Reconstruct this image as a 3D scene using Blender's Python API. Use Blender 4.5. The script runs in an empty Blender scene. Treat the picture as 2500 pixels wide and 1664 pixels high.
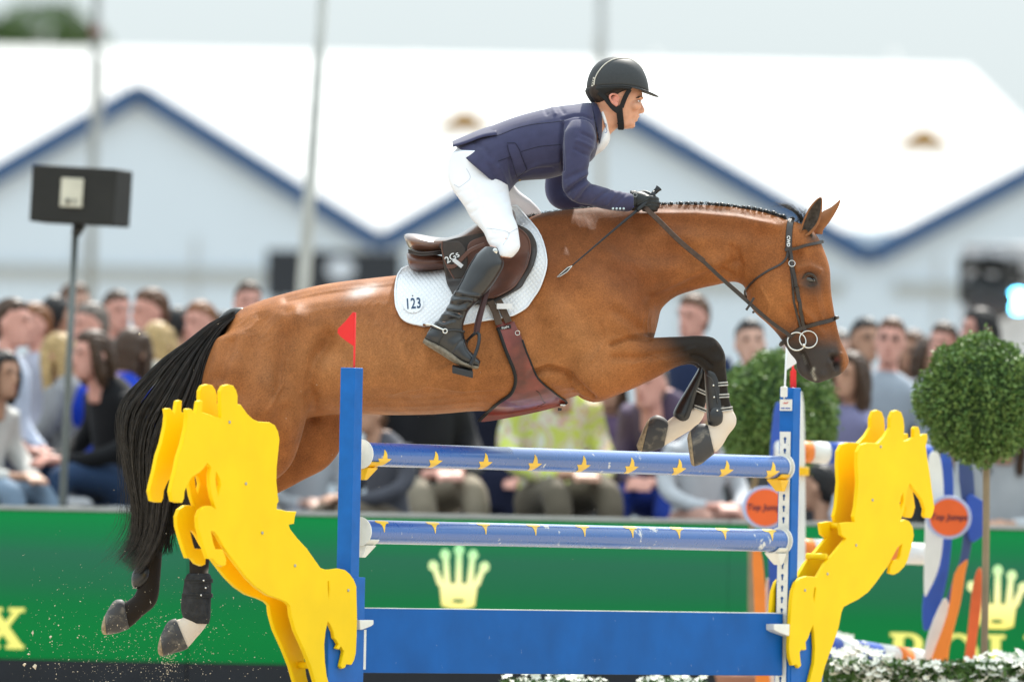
import bpy, bmesh, math, random
import numpy as np
from mathutils import Vector, Matrix
from mathutils.bvhtree import BVHTree
random.seed(7); rng = np.random.default_rng(7)
scene = bpy.context.scene
COL = scene.collection

# ------------------------------------------------------------------ camera
FPX, DIST, CAMH = 24000.0, 40.0, 1.2          # focal length in photo pixels (2500 wide), metres to the horse
PITCH, ROLL = math.atan(368 / FPX), 0.02
_f = Vector((0, math.cos(PITCH), math.sin(PITCH)))
_r0 = Vector((1, 0, 0)); _u0 = Vector((0, -math.sin(PITCH), math.cos(PITCH)))
_r = _r0 * math.cos(ROLL) + _u0 * math.sin(ROLL)
_u = _u0 * math.cos(ROLL) - _r0 * math.sin(ROLL)
CAM = Vector((0, -DIST, CAMH))
cd = bpy.data.cameras.new('camera'); cam = bpy.data.objects.new('camera', cd); COL.objects.link(cam)
cd.sensor_width = 36; cd.sensor_fit = 'HORIZONTAL'; cd.lens = FPX / 2500 * 36
cd.clip_start = 1; cd.clip_end = 2000
cd.dof.use_dof = True; cd.dof.focus_distance = DIST - 0.05; cd.dof.aperture_fstop = 2.7
cam.matrix_world = Matrix(((_r.x, _u.x, -_f.x, CAM.x), (_r.y, _u.y, -_f.y, CAM.y), (_r.z, _u.z, -_f.z, CAM.z), (0, 0, 0, 1)))
scene.camera = cam

# ------------------------------------------------------------------ sky, sun, exposure
SUN_EL, SUN_AZ = math.radians(49), math.radians(14)    # azimuth from +Y (away from the camera) clockwise
world = bpy.data.worlds.new('World'); scene.world = world; world.use_nodes = True
nt = world.node_tree; nt.nodes.clear()
wo = nt.nodes.new('ShaderNodeOutputWorld'); bg = nt.nodes.new('ShaderNodeBackground')
sky = nt.nodes.new('ShaderNodeTexSky'); sky.sky_type = 'NISHITA'; sky.sun_disc = False
sky.sun_elevation = SUN_EL; sky.sun_rotation = SUN_AZ; sky.air_density = 1.0; sky.dust_density = 4.0; sky.ozone_density = 1.0
hz = nt.nodes.new('ShaderNodeMix'); hz.data_type = 'RGBA'; hz.inputs[0].default_value = 0.72
hz.inputs[7].default_value = (4.45, 5.15, 5.42, 1)          # thin bright high cloud over the whole sky
tc = nt.nodes.new('ShaderNodeTexCoord'); cn = nt.nodes.new('ShaderNodeTexNoise'); cn.inputs['Scale'].default_value = 2.2; cn.inputs['Detail'].default_value = 4
mp = nt.nodes.new('ShaderNodeMapRange'); mp.inputs[1].default_value = .3; mp.inputs[2].default_value = .7; mp.inputs[3].default_value = .86; mp.inputs[4].default_value = .95
nt.links.new(tc.outputs['Generated'], cn.inputs['Vector']); nt.links.new(cn.outputs['Fac'], mp.inputs[0]); nt.links.new(mp.outputs[0], hz.inputs[0])
nt.links.new(sky.outputs[0], hz.inputs[6])
# a hazy, clouded sky grows brighter from the horizon to the zenith, alike on all sides
sxyz = nt.nodes.new('ShaderNodeSeparateXYZ'); nt.links.new(tc.outputs['Generated'], sxyz.inputs[0])
zr_ = nt.nodes.new('ShaderNodeMapRange'); zr_.inputs[1].default_value = 0; zr_.inputs[2].default_value = 1; zr_.inputs[3].default_value = 1.0; zr_.inputs[4].default_value = 2.7; nt.links.new(sxyz.outputs['Z'], zr_.inputs[0])
zm = nt.nodes.new('ShaderNodeMix'); zm.data_type = 'RGBA'; zm.blend_type = 'MULTIPLY'; zm.inputs[0].default_value = 1
nt.links.new(hz.outputs[2], zm.inputs[6]); nt.links.new(zr_.outputs[0], zm.inputs[7]); nt.links.new(zm.outputs[2], bg.inputs[0]); nt.links.new(bg.outputs[0], wo.inputs[0])
bg.inputs[1].default_value = 0.10
sd = bpy.data.lights.new('sun', 'SUN'); sun = bpy.data.objects.new('sun', sd); COL.objects.link(sun)
sd.energy = 4.0; sd.angle = math.radians(1.2); sd.color = (1, .95, .87)
sdir = Vector((math.sin(SUN_AZ) * math.cos(SUN_EL), math.cos(SUN_AZ) * math.cos(SUN_EL), math.sin(SUN_EL)))
sun.rotation_euler = sdir.to_track_quat('Z', 'Y').to_euler(); sun.location = (0, -5, 12)
scene.view_settings.view_transform = 'Standard'; scene.view_settings.look = 'None'
scene.view_settings.gamma = 1; scene.view_settings.use_curve_mapping = False
scene.view_settings.exposure = 0.66
scene.cycles.use_denoising = True
scene.cycles.max_bounces = 6; scene.cycles.transparent_max_bounces = 8

# ------------------------------------------------------------------ helpers
def px(x, y, Y=0.0):
    """photo pixel (2500x1664) -> the point of the plane at depth Y seen there"""
    d = _f + _r * ((x - 1250) / FPX) + _u * ((832 - y) / FPX)
    return CAM + d * ((Y - CAM.y) / d.y)
def pxp(x, y, p0, n):
    d = _f + _r * ((x - 1250) / FPX) + _u * ((832 - y) / FPX)
    return CAM + d * ((p0 - CAM).dot(n) / d.dot(n))
def lin(r, g, b):
    return tuple(((c / 255 / 12.92) if c / 255 <= .04045 else ((c / 255 + .055) / 1.055) ** 2.4) for c in (r, g, b)) + (1,)

MATS = {}
def mat(name, col, rough=.5, spec=.4, metal=0, var=.12, vscale=8, bump=0, bscale=120, sheen=0, coat=0, emit=None, estr=1, sss=0, trans=0, alpha=1):
    if name in MATS: return MATS[name]
    m = bpy.data.materials.new(name); m.use_nodes = True; t = m.node_tree; b = t.nodes['Principled BSDF']
    if len(col) == 3: col = tuple(col) + (1,)
    if var:
        tcn = t.nodes.new('ShaderNodeTexCoord'); no = t.nodes.new('ShaderNodeTexNoise'); no.inputs['Scale'].default_value = vscale; no.inputs['Detail'].default_value = 5
        rp = t.nodes.new('ShaderNodeValToRGB'); t.links.new(tcn.outputs['Object'], no.inputs['Vector']); t.links.new(no.outputs['Fac'], rp.inputs[0])
        rp.color_ramp.elements[0].position = .3; rp.color_ramp.elements[1].position = .7
        rp.color_ramp.elements[0].color = tuple(c * (1 - var) for c in col[:3]) + (1,); rp.color_ramp.elements[1].color = tuple(min(1, c * (1 + var)) for c in col[:3]) + (1,)
        t.links.new(rp.outputs[0], b.inputs['Base Color'])
    else: b.inputs['Base Color'].default_value = col
    b.inputs['Roughness'].default_value = rough; b.inputs['Specular IOR Level'].default_value = spec; b.inputs['Metallic'].default_value = metal
    if sheen: b.inputs['Sheen Weight'].default_value = sheen; b.inputs['Sheen Roughness'].default_value = .4
    if coat: b.inputs['Coat Weight'].default_value = coat; b.inputs['Coat Roughness'].default_value = .12
    if sss: b.inputs['Subsurface Weight'].default_value = sss; b.inputs['Subsurface Radius'].default_value = (.012, .005, .003); b.inputs['Subsurface Scale'].default_value = .6
    if trans: b.inputs['Transmission Weight'].default_value = trans
    if emit: b.inputs['Emission Color'].default_value = tuple(emit[:3]) + (1,); b.inputs['Emission Strength'].default_value = estr
    if bump:
        tcn = t.nodes.new('ShaderNodeTexCoord'); no = t.nodes.new('ShaderNodeTexNoise'); no.inputs['Scale'].default_value = bscale; no.inputs['Detail'].default_value = 3
        bp = t.nodes.new('ShaderNodeBump'); bp.inputs['Strength'].default_value = bump; bp.inputs['Distance'].default_value = .002
        t.links.new(tcn.outputs['Object'], no.inputs['Vector']); t.links.new(no.outputs['Fac'], bp.inputs['Height']); t.links.new(bp.outputs[0], b.inputs['Normal'])
    MATS[name] = m
    return m

def setpar(o, p):
    o.parent = p
    o.matrix_parent_inverse = Matrix.Translation(-p.location)
def tag(o, label=None, cat=None, group=None, kind=None):
    if label: o['label'] = label
    if cat: o['category'] = cat
    if group: o['group'] = group
    if kind: o['kind'] = kind
    return o
def empty(name, loc, label, cat, group=None):
    o = bpy.data.objects.new(name, None); COL.objects.link(o); o.location = loc; o.empty_display_size = .1
    return tag(o, label, cat, group)
def obj(name, v, f, m=None, parent=None, smooth=True, loc=None):
    me = bpy.data.meshes.new(name); me.from_pydata([tuple(p) for p in v], [], [tuple(int(i) for i in q) for q in f]); me.update()
    if smooth: me.polygons.foreach_set('use_smooth', [True] * len(me.polygons))
    o = bpy.data.objects.new(name, me); COL.objects.link(o)
    if m: me.materials.append(m)
    if loc is not None: o.location = loc
    if parent is not None: setpar(o, parent)
    return o
def merge(*ms):
    V, Fc, n = [], [], 0
    for v, f in ms:
        V += [tuple(p) for p in v]; Fc += [tuple(i + n for i in q) for q in f]; n += len(v)
    return V, Fc
def box(c, s, R=None):
    """box centre c, full size s, optional 3x3 rotation"""
    c = Vector(c); v = []
    for k in range(8):
        p = Vector(((k & 1) - .5, ((k >> 1) & 1) - .5, ((k >> 2) & 1) - .5)); p = Vector((p.x * s[0], p.y * s[1], p.z * s[2]))
        v.append(c + (R @ p if R else p))
    return v, [(0, 2, 3, 1), (4, 5, 7, 6), (0, 1, 5, 4), (2, 6, 7, 3), (0, 4, 6, 2), (1, 3, 7, 5)]
def bevel(o, w=.004, seg=2, angle=.6):
    b = o.modifiers.new('bevel', 'BEVEL'); b.width = w; b.segments = seg; b.limit_method = 'ANGLE'; b.angle_limit = angle
    return o
def flatsmooth(o, a=.6):
    me = o.data
    me.set_sharp_from_angle(angle=a)
    return o
def cat_rom(P, sub):
    """Catmull-Rom through rows of an array"""
    P = np.array(P, float); n = len(P); out = []
    for i in range(n - 1):
        p0, p1, p2, p3 = P[max(i - 1, 0)], P[i], P[i + 1], P[min(i + 2, n - 1)]
        for k in range(sub):
            t = k / sub
            out.append(.5 * ((2 * p1) + (p2 - p0) * t + (2 * p0 - 5 * p1 + 4 * p2 - p3) * t * t + (3 * p1 - p0 - 3 * p2 + p3) * t ** 3))
    out.append(P[-1]); return np.array(out)
def loft(st, n=28, sub=4, e=1.0, caps=True):
    """st rows: cx,cy,cz, ux,uy,uz (half height vector), vx,vy,vz (half width vector), egg"""
    S = cat_rom(st, sub) if sub > 1 else np.array(st, float)
    V, Fc = [], []
    th = np.arange(n) / n * 2 * math.pi
    ct, sn = np.cos(th), np.sin(th); ce = np.sign(ct) * np.abs(ct) ** e; se = np.sign(sn) * np.abs(sn) ** e
    for s in S:
        c, u, v, eg = s[:3], s[3:6], s[6:9], s[9]
        V.append(c + np.outer(ce, u) + np.outer(se * (1 + eg * ct), v))
    V = np.concatenate(V)
    for i in range(len(S) - 1):
        for j in range(n):
            a, b = i * n + j, i * n + (j + 1) % n
            Fc.append((a, b, b + n, a + n))
    if caps:
        Fc.append(tuple(range(n))[::-1]); Fc.append(tuple((len(S) - 1) * n + j for j in range(n)))
    return V, Fc
def tube(P, R, n=10, sub=1, flat=None, caps=True):
    """swept tube; R radius per point (or one); flat=(nx,ny,nz,k): squashed to k along that direction"""
    P = np.array([tuple(p) for p in P], float); R = np.array([R] * len(P) if np.isscalar(R) else R, float)
    if sub > 1:
        Q = cat_rom(np.c_[P, R], sub); P, R = Q[:, :3], np.maximum(Q[:, 3], 1e-4)
    T = np.gradient(P, axis=0); T /= np.linalg.norm(T, axis=1)[:, None] + 1e-12
    a = np.array((0, 1., 0)) if abs(T[0][1]) < .9 else np.array((1., 0, 0))
    V, Fc = [], []
    nrm = np.cross(T[0], a); nrm /= np.linalg.norm(nrm)
    for i in range(len(P)):
        nrm = nrm - T[i] * nrm.dot(T[i]); nrm /= np.linalg.norm(nrm) + 1e-12; bn = np.cross(T[i], nrm)
        for j in range(n):
            w = 2 * math.pi * j / n
            V.append(P[i] + R[i] * (math.cos(w) * nrm + math.sin(w) * bn))
    for i in range(len(P) - 1):
        for j in range(n):
            a_, b_ = i * n + j, i * n + (j + 1) % n
            Fc.append((a_, b_, b_ + n, a_ + n))
    if caps: Fc.append(tuple(range(n))[::-1]); Fc.append(tuple((len(P) - 1) * n + j for j in range(n)))
    V = np.array(V)
    if flat is not None:
        d = np.array(flat[:3]); c = np.repeat(P, n, axis=0)
        V = V - np.outer((V - c) @ d, d) * (1 - flat[3])
    return V, Fc
def ball(c, r, nu=16, nv=10, R=None):
    """ellipsoid centre c, radii r (3)"""
    if np.isscalar(r): r = (r, r, r)
    V = []; Fc = []
    for i in range(1, nv):
        a = math.pi * i / nv
        for j in range(nu):
            b = 2 * math.pi * j / nu
            V.append(Vector((r[0] * math.sin(a) * math.cos(b), r[1] * math.sin(a) * math.sin(b), r[2] * math.cos(a))))
    V.append(Vector((0, 0, r[2]))); V.append(Vector((0, 0, -r[2])))
    for i in range(nv - 2):
        for j in range(nu):
            a, b = i * nu + j, i * nu + (j + 1) % nu
            Fc.append((a, a + nu, b + nu, b))
    t, bt = len(V) - 2, len(V) - 1
    for j in range(nu):
        Fc.append((t, j, (j + 1) % nu)); Fc.append((bt, (nv - 2) * nu + (j + 1) % nu, (nv - 2) * nu + j))
    c = Vector(c)
    return [c + (R @ p if R else p) for p in V], Fc
def evalmesh(o):
    dg = bpy.context.evaluated_depsgraph_get(); dg.update()
    me = bpy.data.meshes.new_from_object(o.evaluated_get(dg), depsgraph=dg)
    return me
def remesh(ms, voxel, smooth_iter=2, fac=.5):
    v, f = merge(*ms)
    me = bpy.data.meshes.new('tmp'); me.from_pydata([tuple(p) for p in v], [], f); me.update()
    bm_ = bmesh.new(); bm_.from_mesh(me)
    bmesh.ops.recalc_face_normals(bm_, faces=bm_.faces); bm_.to_mesh(me); bm_.free()
    o = bpy.data.objects.new('tmp', me); COL.objects.link(o)
    r = o.modifiers.new('r', 'REMESH'); r.mode = 'VOXEL'; r.voxel_size = voxel; r.adaptivity = 0
    e = evalmesh(o)
    V = np.empty(len(e.vertices) * 3); e.vertices.foreach_get('co', V); V = V.reshape(-1, 3)
    Fc = [tuple(p.vertices) for p in e.polygons]
    bpy.data.objects.remove(o); bpy.data.meshes.remove(me); bpy.data.meshes.remove(e)
    V = lap(V, Fc, smooth_iter, fac)
    return V, Fc
def edges_of(Fc):
    E = set()
    A = np.array([(q[0], q[1], q[2], q[3] if len(q) > 3 else q[0]) for q in Fc])
    e = np.concatenate([A[:, [0, 1]], A[:, [1, 2]], A[:, [2, 3]], A[:, [3, 0]]]); e.sort(axis=1)
    e = np.unique(e, axis=0); return e[e[:, 0] != e[:, 1]]
def lap(V, Fc, it, fac=.5, w=None):
    if it == 0: return V
    E = edges_of(Fc); n = len(V); deg = np.bincount(E.ravel(), minlength=n).astype(float); deg[deg == 0] = 1
    for _ in range(it):
        S = np.empty_like(V)
        for k in range(3):
            S[:, k] = np.bincount(E[:, 0], V[E[:, 1], k], n) + np.bincount(E[:, 1], V[E[:, 0], k], n)
        d = (S / deg[:, None] - V) * fac
        V = V + (d if w is None else d * w[:, None])
    return V
def vnormals(V, Fc):
    A = np.array([(q[0], q[1], q[2], q[3] if len(q) > 3 else q[2]) for q in Fc])
    fn = np.cross(V[A[:, 2]] - V[A[:, 0]], V[A[:, 3]] - V[A[:, 1]])
    N = np.zeros_like(V)
    for k in range(4):
        for c in range(3): N[:, c] += np.bincount(A[:, k], fn[:, c], len(V))
    return N / (np.linalg.norm(N, axis=1)[:, None] + 1e-12)
def plate(outlines, thick, bev, fr, res=1):
    """flat plate from closed 2-D outlines (the first is the border, the others holes); fr=(origin,ux,uy,uz)"""
    cu = bpy.data.curves.new('tmp', 'CURVE'); cu.dimensions = '2D'; cu.fill_mode = 'BOTH'
    cu.extrude = max(thick / 2 - bev, 1e-5); cu.bevel_depth = bev; cu.bevel_resolution = res; cu.offset = -bev
    for o_ in outlines:
        s = cu.splines.new('POLY'); s.points.add(len(o_) - 1); s.use_cyclic_u = True
        for p, q in zip(s.points, o_): p.co = (q[0], q[1], 0, 1)
    o = bpy.data.objects.new('tmp', cu); COL.objects.link(o); e = evalmesh(o)
    O, ux, uy, uz = fr
    V = [O + ux * v.co.x + uy * v.co.y + uz * v.co.z for v in e.vertices]; Fc = [tuple(p.vertices) for p in e.polygons]
    bpy.data.objects.remove(o); bpy.data.curves.remove(cu); bpy.data.meshes.remove(e)
    return V, Fc
def text_mesh(s, size, fr, extrude=.0008, bold=0, align='CENTER', shear=0):
    cu = bpy.data.curves.new('tmp', 'FONT'); cu.body = s; cu.size = size; cu.extrude = extrude; cu.offset = bold; cu.align_x = align; cu.align_y = 'CENTER'; cu.shear = shear
    cu.resolution_u = 3
    o = bpy.data.objects.new('tmp', cu); COL.objects.link(o); e = evalmesh(o)
    O, ux, uy, uz = fr
    V = [O + ux * v.co.x + uy * v.co.y + uz * v.co.z for v in e.vertices]; Fc = [tuple(p.vertices) for p in e.polygons]
    bpy.data.objects.remove(o); bpy.data.curves.remove(cu); bpy.data.meshes.remove(e)
    return V, Fc
X_, Y_, Z_ = Vector((1, 0, 0)), Vector((0, 1, 0)), Vector((0, 0, 1))
FACE = (X_, Z_, -Y_)      # flat things facing the camera: right, up, towards the camera
def smooth_closed(pts, sub=3):
    """round a closed outline with Catmull-Rom"""
    P = np.array(pts, float); n = len(P); out = []
    for i in range(n):
        p0, p1, p2, p3 = P[i - 1], P[i], P[(i + 1) % n], P[(i + 2) % n]
        for k in range(sub):
            t = k / sub
            out.append(.5 * ((2 * p1) + (p2 - p0) * t + (2 * p0 - 5 * p1 + 4 * p2 - p3) * t * t + (3 * p1 - p0 - 3 * p2 + p3) * t ** 3))
    return [tuple(p) for p in out]
# ================================================================== the setting
def ground_material():
    m = bpy.data.materials.new('sand'); m.use_nodes = True; t = m.node_tree; b = t.nodes['Principled BSDF']
    tcn = t.nodes.new('ShaderNodeTexCoord'); n1 = t.nodes.new('ShaderNodeTexNoise'); n1.inputs['Scale'].default_value = 3; n1.inputs['Detail'].default_value = 8
    rp = t.nodes.new('ShaderNodeValToRGB'); rp.color_ramp.elements[0].color = (.36, .30, .22, 1); rp.color_ramp.elements[1].color = (.50, .43, .34, 1)
    bp = t.nodes.new('ShaderNodeBump'); bp.inputs['Strength'].default_value = .6
    t.links.new(tcn.outputs['Object'], n1.inputs['Vector']); t.links.new(n1.outputs['Fac'], rp.inputs[0]); t.links.new(rp.outputs[0], b.inputs['Base Color'])
    t.links.new(n1.outputs['Fac'], bp.inputs['Height']); t.links.new(bp.outputs[0], b.inputs['Normal']); b.inputs['Roughness'].default_value = .95
    return m
G = 600
tag(obj('ground', [(-G, -60, 0), (G, -60, 0), (G, 2 * G, 0), (-G, 2 * G, 0)], [(0, 1, 2, 3)], ground_material()), kind='structure')

white_pvc = mat('tent_white', (.47, .47, .465), .6, .3, var=.03, vscale=.5)
wall_pvc = mat('tent_wall', (.56, .635, .72), .6, .3, var=.03, vscale=.4)
trim_blue = mat('tent_trim_blue', (.003, .055, .17), .5, .4, var=.05)
tan = mat('vent_tan', (.36, .19, .05), .8, .1)
steel = mat('grey_steel', (.42, .43, .42), .45, .5, .3)
blackplastic = mat('black_plastic', (.02, .021, .023), .5, .4)

# ---- row of gabled tents with blue eaves (about 116 m behind the horse)
TY = 116.0
def tent(pk, tl, tr, label):
    """pk peak pixel, tl/tr valley pixels on the front gable plane"""
    P, A, B = px(*pk, TY), px(*tl, TY), px(*tr, TY)
    L = 16.0
    e = empty('gabled_tent', ((A.x + B.x) / 2, TY, 0), label, 'tent', 'gabled tents with blue eaves')
    v = [(A.x, TY, 0), (B.x, TY, 0), (B.x, TY, B.z), (P.x, TY, P.z), (A.x, TY, A.z)]
    v += [(a, TY + L, c) for a, b, c in v]
    obj('wall', v, [(0, 1, 2, 3, 4), (5, 9, 8, 7, 6), (1, 6, 7, 2), (0, 4, 9, 5)], wall_pvc, e, False)
    ro = obj('roof', [(A.x, TY - .15, A.z + .02), (P.x, TY - .15, P.z + .02), (B.x, TY - .15, B.z + .02), (A.x, TY + L, A.z + .02), (P.x, TY + L, P.z + .02), (B.x, TY + L, B.z + .02),
          (A.x, TY - .15, A.z + .12), (P.x, TY - .15, P.z + .12), (B.x, TY - .15, B.z + .12), (A.x, TY + L, A.z + .12), (P.x, TY + L, P.z + .12), (B.x, TY + L, B.z + .12)],
        [(6, 7, 10, 9), (7, 8, 11, 10), (0, 3, 4, 1), (1, 4, 5, 2), (0, 1, 7, 6), (1, 2, 8, 7), (3, 9, 10, 4), (4, 10, 11, 5), (0, 6, 9, 3), (2, 5, 11, 8)], white_pvc, e, False)
    for p, q in ((A, P), (P, B)):
        d = (q - p).normalized(); up = Vector((-d.z, 0, d.x))
        if up.z < 0: up = -up
        t = .15
        q1, q2 = p + Vector((0, -.22, -.02)), q + Vector((0, -.22, -.02))
        vv = [q1 - up * t, q2 - up * t, q2 + up * t, q1 + up * t]; vv += [w + Vector((0, .06, 0)) for w in vv]
        obj('eave_trim', vv, [(0, 1, 2, 3), (7, 6, 5, 4), (0, 4, 5, 1), (3, 2, 6, 7), (0, 3, 7, 4), (1, 5, 6, 2)], trim_blue, e, False)
    # horizontal wall rail and the pale lower panel
    zr = px(700, 672, TY).z
    obj('wall_rail', *box(((A.x + B.x) / 2, TY - .06, zr), (B.x - A.x - .8, .1, .16)), mat('rail_grey', (.36, .37, .36), .6), e, False)
    for k in range(4):
        xx = A.x + (B.x - A.x) * (.14 + .24 * k)
        obj('wall_seam', *box((xx, TY - .02, A.z / 2), (.05, .05, A.z)), white_pvc, e, False)
    return e
tent((340, 222), (-262, 566), (930, 590), 'white gabled tent with blue eaves behind the loudspeaker')
tent((1500, 262), (930, 590), (2122, 622), 'white gabled tent with blue eaves behind the rider and helmet')
tent((2760, 290), (2122, 622), (3330, 640), 'white gabled tent with blue eaves cut off at the right edge')

# ---- large white marquee roof behind them
a0, a1 = px(-900, 95, 168), px(2362, 166, 168)
e0, e1 = px(-900, 560, 140), px(2760, 560, 140)
b1 = Vector((e1.x, 196, e1.z)); b0 = Vector((e0.x, 196, e0.z))
mq = empty('marquee', (0, 168, 0), 'large white marquee with a long hipped roof behind the gabled tents', 'tent')
obj('roof', [e0, e1, a1, a0, b0, b1], [(0, 1, 2, 3), (1, 5, 2), (3, 2, 5, 4)], white_pvc, mq, False)
obj('wall', [(e0.x, 140, 0), (e1.x, 140, 0), e1, e0, (e1.x, 196, 0), b1, (e0.x, 196, 0), b0], [(0, 1, 2, 3), (1, 4, 5, 2), (6, 0, 3, 7)], wall_pvc, mq, False)
rn = (e1 - e0).cross(a1 - e0).normalized()
for x_, y_ in ((22, 262), (1135, 300), (2255, 345)):
    c = pxp(x_, y_ + 18, e0, rn); w = .85
    obj('vent', [c + Vector((-w, -.15, -.12)), c + Vector((w, -.15, -.12)), c + Vector((0, -.15, .46)), c + Vector((0, 1.6, .46)), c + Vector((w, .3, -.1)), c + Vector((-w, .3, -.1))],
        [(0, 1, 2), (1, 4, 3, 2), (0, 2, 3, 5)], tan, mq, False)
for x_ in (330, 1010, 1600, 2180):
    p, q = pxp(x_, 130, e0, rn), pxp(x_ + 120, 420, e0, rn)
    obj('roof_seam', *tube([p - rn * .0, q], .03, 6), white_pvc, mq)

# ---- far trees over the marquee
def leaf_mesh(c, r, n, size, seed, squash=(1, 1, 1)):
    g = np.random.default_rng(seed)
    d = g.normal(size=(n, 3)); d /= np.linalg.norm(d, axis=1)[:, None]
    rad = g.uniform(.55, 1.05, n) ** .6
    lump = 1 + .16 * np.sin(d[:, 0] * 7 + seed) * np.cos(d[:, 2] * 6 + seed * 2) + .1 * np.sin(d[:, 1] * 11 + seed)
    p = d * (rad * lump)[:, None] * np.array(r) * np.array(squash) + np.array(c)
    a = g.normal(size=(n, 3)); a /= np.linalg.norm(a, axis=1)[:, None]
    a = a + d * .4
    b = np.cross(a, g.normal(size=(n, 3))); b /= np.linalg.norm(b, axis=1)[:, None]
    s = size * g.uniform(.6, 1.3, n)[:, None]
    a = a / np.linalg.norm(a, axis=1)[:, None] * s; b = b * s * .5
    V = np.empty((n, 4, 3)); V[:, 0] = p - a; V[:, 1] = p + b; V[:, 2] = p + a; V[:, 3] = p - b
    return V.reshape(-1, 3), [(4 * i, 4 * i + 1, 4 * i + 2, 4 * i + 3) for i in range(n)]
def leaf_mat(name, c1, c2, trans=.25):
    m = bpy.data.materials.new(name); m.use_nodes = True; t = m.node_tree; b = t.nodes['Principled BSDF']
    g = t.nodes.new('ShaderNodeNewGeometry'); rp = t.nodes.new('ShaderNodeValToRGB'); rp.color_ramp.elements[0].color = tuple(c1) + (1,); rp.color_ramp.elements[1].color = tuple(c2) + (1,)
    t.links.new(g.outputs['Random Per Island'], rp.inputs[0]); t.links.new(rp.outputs[0], b.inputs['Base Color'])
    b.inputs['Roughness'].default_value = .5; b.inputs['Specular IOR Level'].default_value = .25
    return m
far_leaf = leaf_mat('far_leaves', (.05, .10, .03), (.10, .17, .05))
bark = mat('bark', (.16, .12, .08), .9, .1, bump=.4, bscale=30)
for (x_, y_, r_, sd_, lb) in ((8, 95, 1.6, 3, 'dark green tree over the marquee at the left edge'), (100, 85, 2.6, 4, 'wide green tree top over the marquee left of the mast'), (195, 100, 1.3, 5, 'small green tree top over the marquee beside the mast')):
    c = px(x_, y_, 236)
    t_ = empty('background_tree', (c.x, 236, 0), lb, 'tree', 'trees behind the marquee')
    obj('crown', *leaf_mesh(c, (r_ * .55, r_ * .5, r_ * .36), 1100, .14, sd_), far_leaf, t_, False)
    obj('trunk', *tube([(c.x, 236, 0), (c.x + .1, 236, c.z * .6), (c.x, 236, c.z)], [.28, .2, .08], 8), bark, t_)

# ---- masts
def mast(name, x0, y0, x1, y1, Y, r0, r1, m, label):
    """top pixel, lower pixel; carried on to the ground"""
    p, q = px(x0, y0, Y), px(x1, y1, Y); d = (q - p); g = q + d * (q.z / -d.z); tp = p - d.normalized() * 1.5
    e = empty(name, (g.x, Y, 0), label, 'pole')
    obj('pole', *tube([tp, q, g], [r0, r1, r1], 14), m, e)
    obj('base_plate', *box((g.x, Y, .03), (.4, .4, .06)), steel, e, False)
    return e, p, q
greypole = mat('mast_grey', (.24, .245, .235), .5, .4, .1)
whitepole = mat('flagpole_white', (.46, .46, .43), .5, .3)
e, p, q = mast('light_mast', 236, 0, 222, 700, 52, .036, .045, greypole, 'tall grey mast rising behind the loudspeaker at the left')
c = px(233, 76, 52); obj('clamp', *tube([c + Vector((0, 0, -.05)), c + Vector((0, 0, .05))], .052, 12), mat('rust', (.12, .04, .03), .8), e)
c = px(244, 215, 52); obj('junction_box', *box(c, (.05, .08, .55)), steel, e, False)
mast('flagpole', 788, 0, 742, 690, 28, .026, .048, whitepole, 'white tapering flagpole rising behind the horse rump')
e, p, q = mast('floodlight_mast', 1469, 0, 1466, 450, 68, .05, .055, mat('mast_pale', (.34, .35, .35), .5), 'grey pole rising straight behind the rider helmet')
c = px(1459, 117, 68); obj('junction_box', *box(c, (.06, .08, .3)), steel, e, False)

# ---- dark display board behind the saddle
c = px(815, 672, 80); e = empty('display_board', (c.x, 80, 0), 'dark rectangular display board with pale round logo behind the saddle', 'board')
w_, h_ = (px(980, 672, 80) - px(650, 672, 80)).length, (px(815, 612, 80) - px(815, 732, 80)).length
obj('panel', *box(c, (w_, .12, h_)), mat('board_dark', (.012, .016, .024), .6), e, False)
obj('post', *tube([(c.x - w_ * .4, 80.02, 0), (c.x - w_ * .4, 80.02, c.z)], .05), steel, e)
obj('post', *tube([(c.x + w_ * .4, 80.02, 0), (c.x + w_ * .4, 80.02, c.z)], .05), steel, e)
c2 = px(832, 656, 79.9); obj('logo', *plate([[(math.cos(a) * .17, math.sin(a) * .14) for a in np.linspace(0, 2 * math.pi, 24, endpoint=False)]], .02, .002, (c2, *FACE)), mat('logo_pale', (.45, .5, .58), .6), e, False)

# ---- lighting gantry at the right edge with moving-head lamps
GY = 44.0
gx0, gx1 = px(2352, 700, GY).x, px(2620, 700, GY).x
gz0, gz1 = 0, px(2420, 602, GY).z
e = empty('lighting_gantry', ((gx0 + gx1) / 2, GY, 0), 'grey metal lighting gantry standing at the right edge', 'gantry')
zt0, zt1 = px(2420, 655, GY).z, gz1
def bar(a, b, r=.02): return tube([a, b], r, 8)
for z in (zt0, zt1):
    obj('truss_rail', *bar((gx0, GY, z), (gx1, GY, z), .028), mat('truss', (.42, .42, .44), .5, .5, .1), e)
ng = 9
for k in range(ng):
    xa = gx0 + (gx1 - gx0) * k / ng; xb = gx0 + (gx1 - gx0) * (k + 1) / ng
    obj('truss_brace', *bar((xa, GY, zt0 if k % 2 else zt1), (xb, GY, zt1 if k % 2 else zt0), .022), MATS['truss'], e)
    obj('truss_strut', *bar((xa, GY, zt0), (xa, GY, zt1), .02), MATS['truss'], e)
for xx in (gx0 + .03, gx1 - .03):
    obj('leg', *bar((xx, GY + .1, 0), (xx, GY + .1, zt1), .045), MATS['truss'], e)
obj('back_panel', *box(((gx0 + gx1) / 2, GY + .3, gz1 / 2), (gx1 - gx0, .08, gz1 - .02)), mat('gantry_panel', (.62, .64, .68), .7), e, False)
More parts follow.
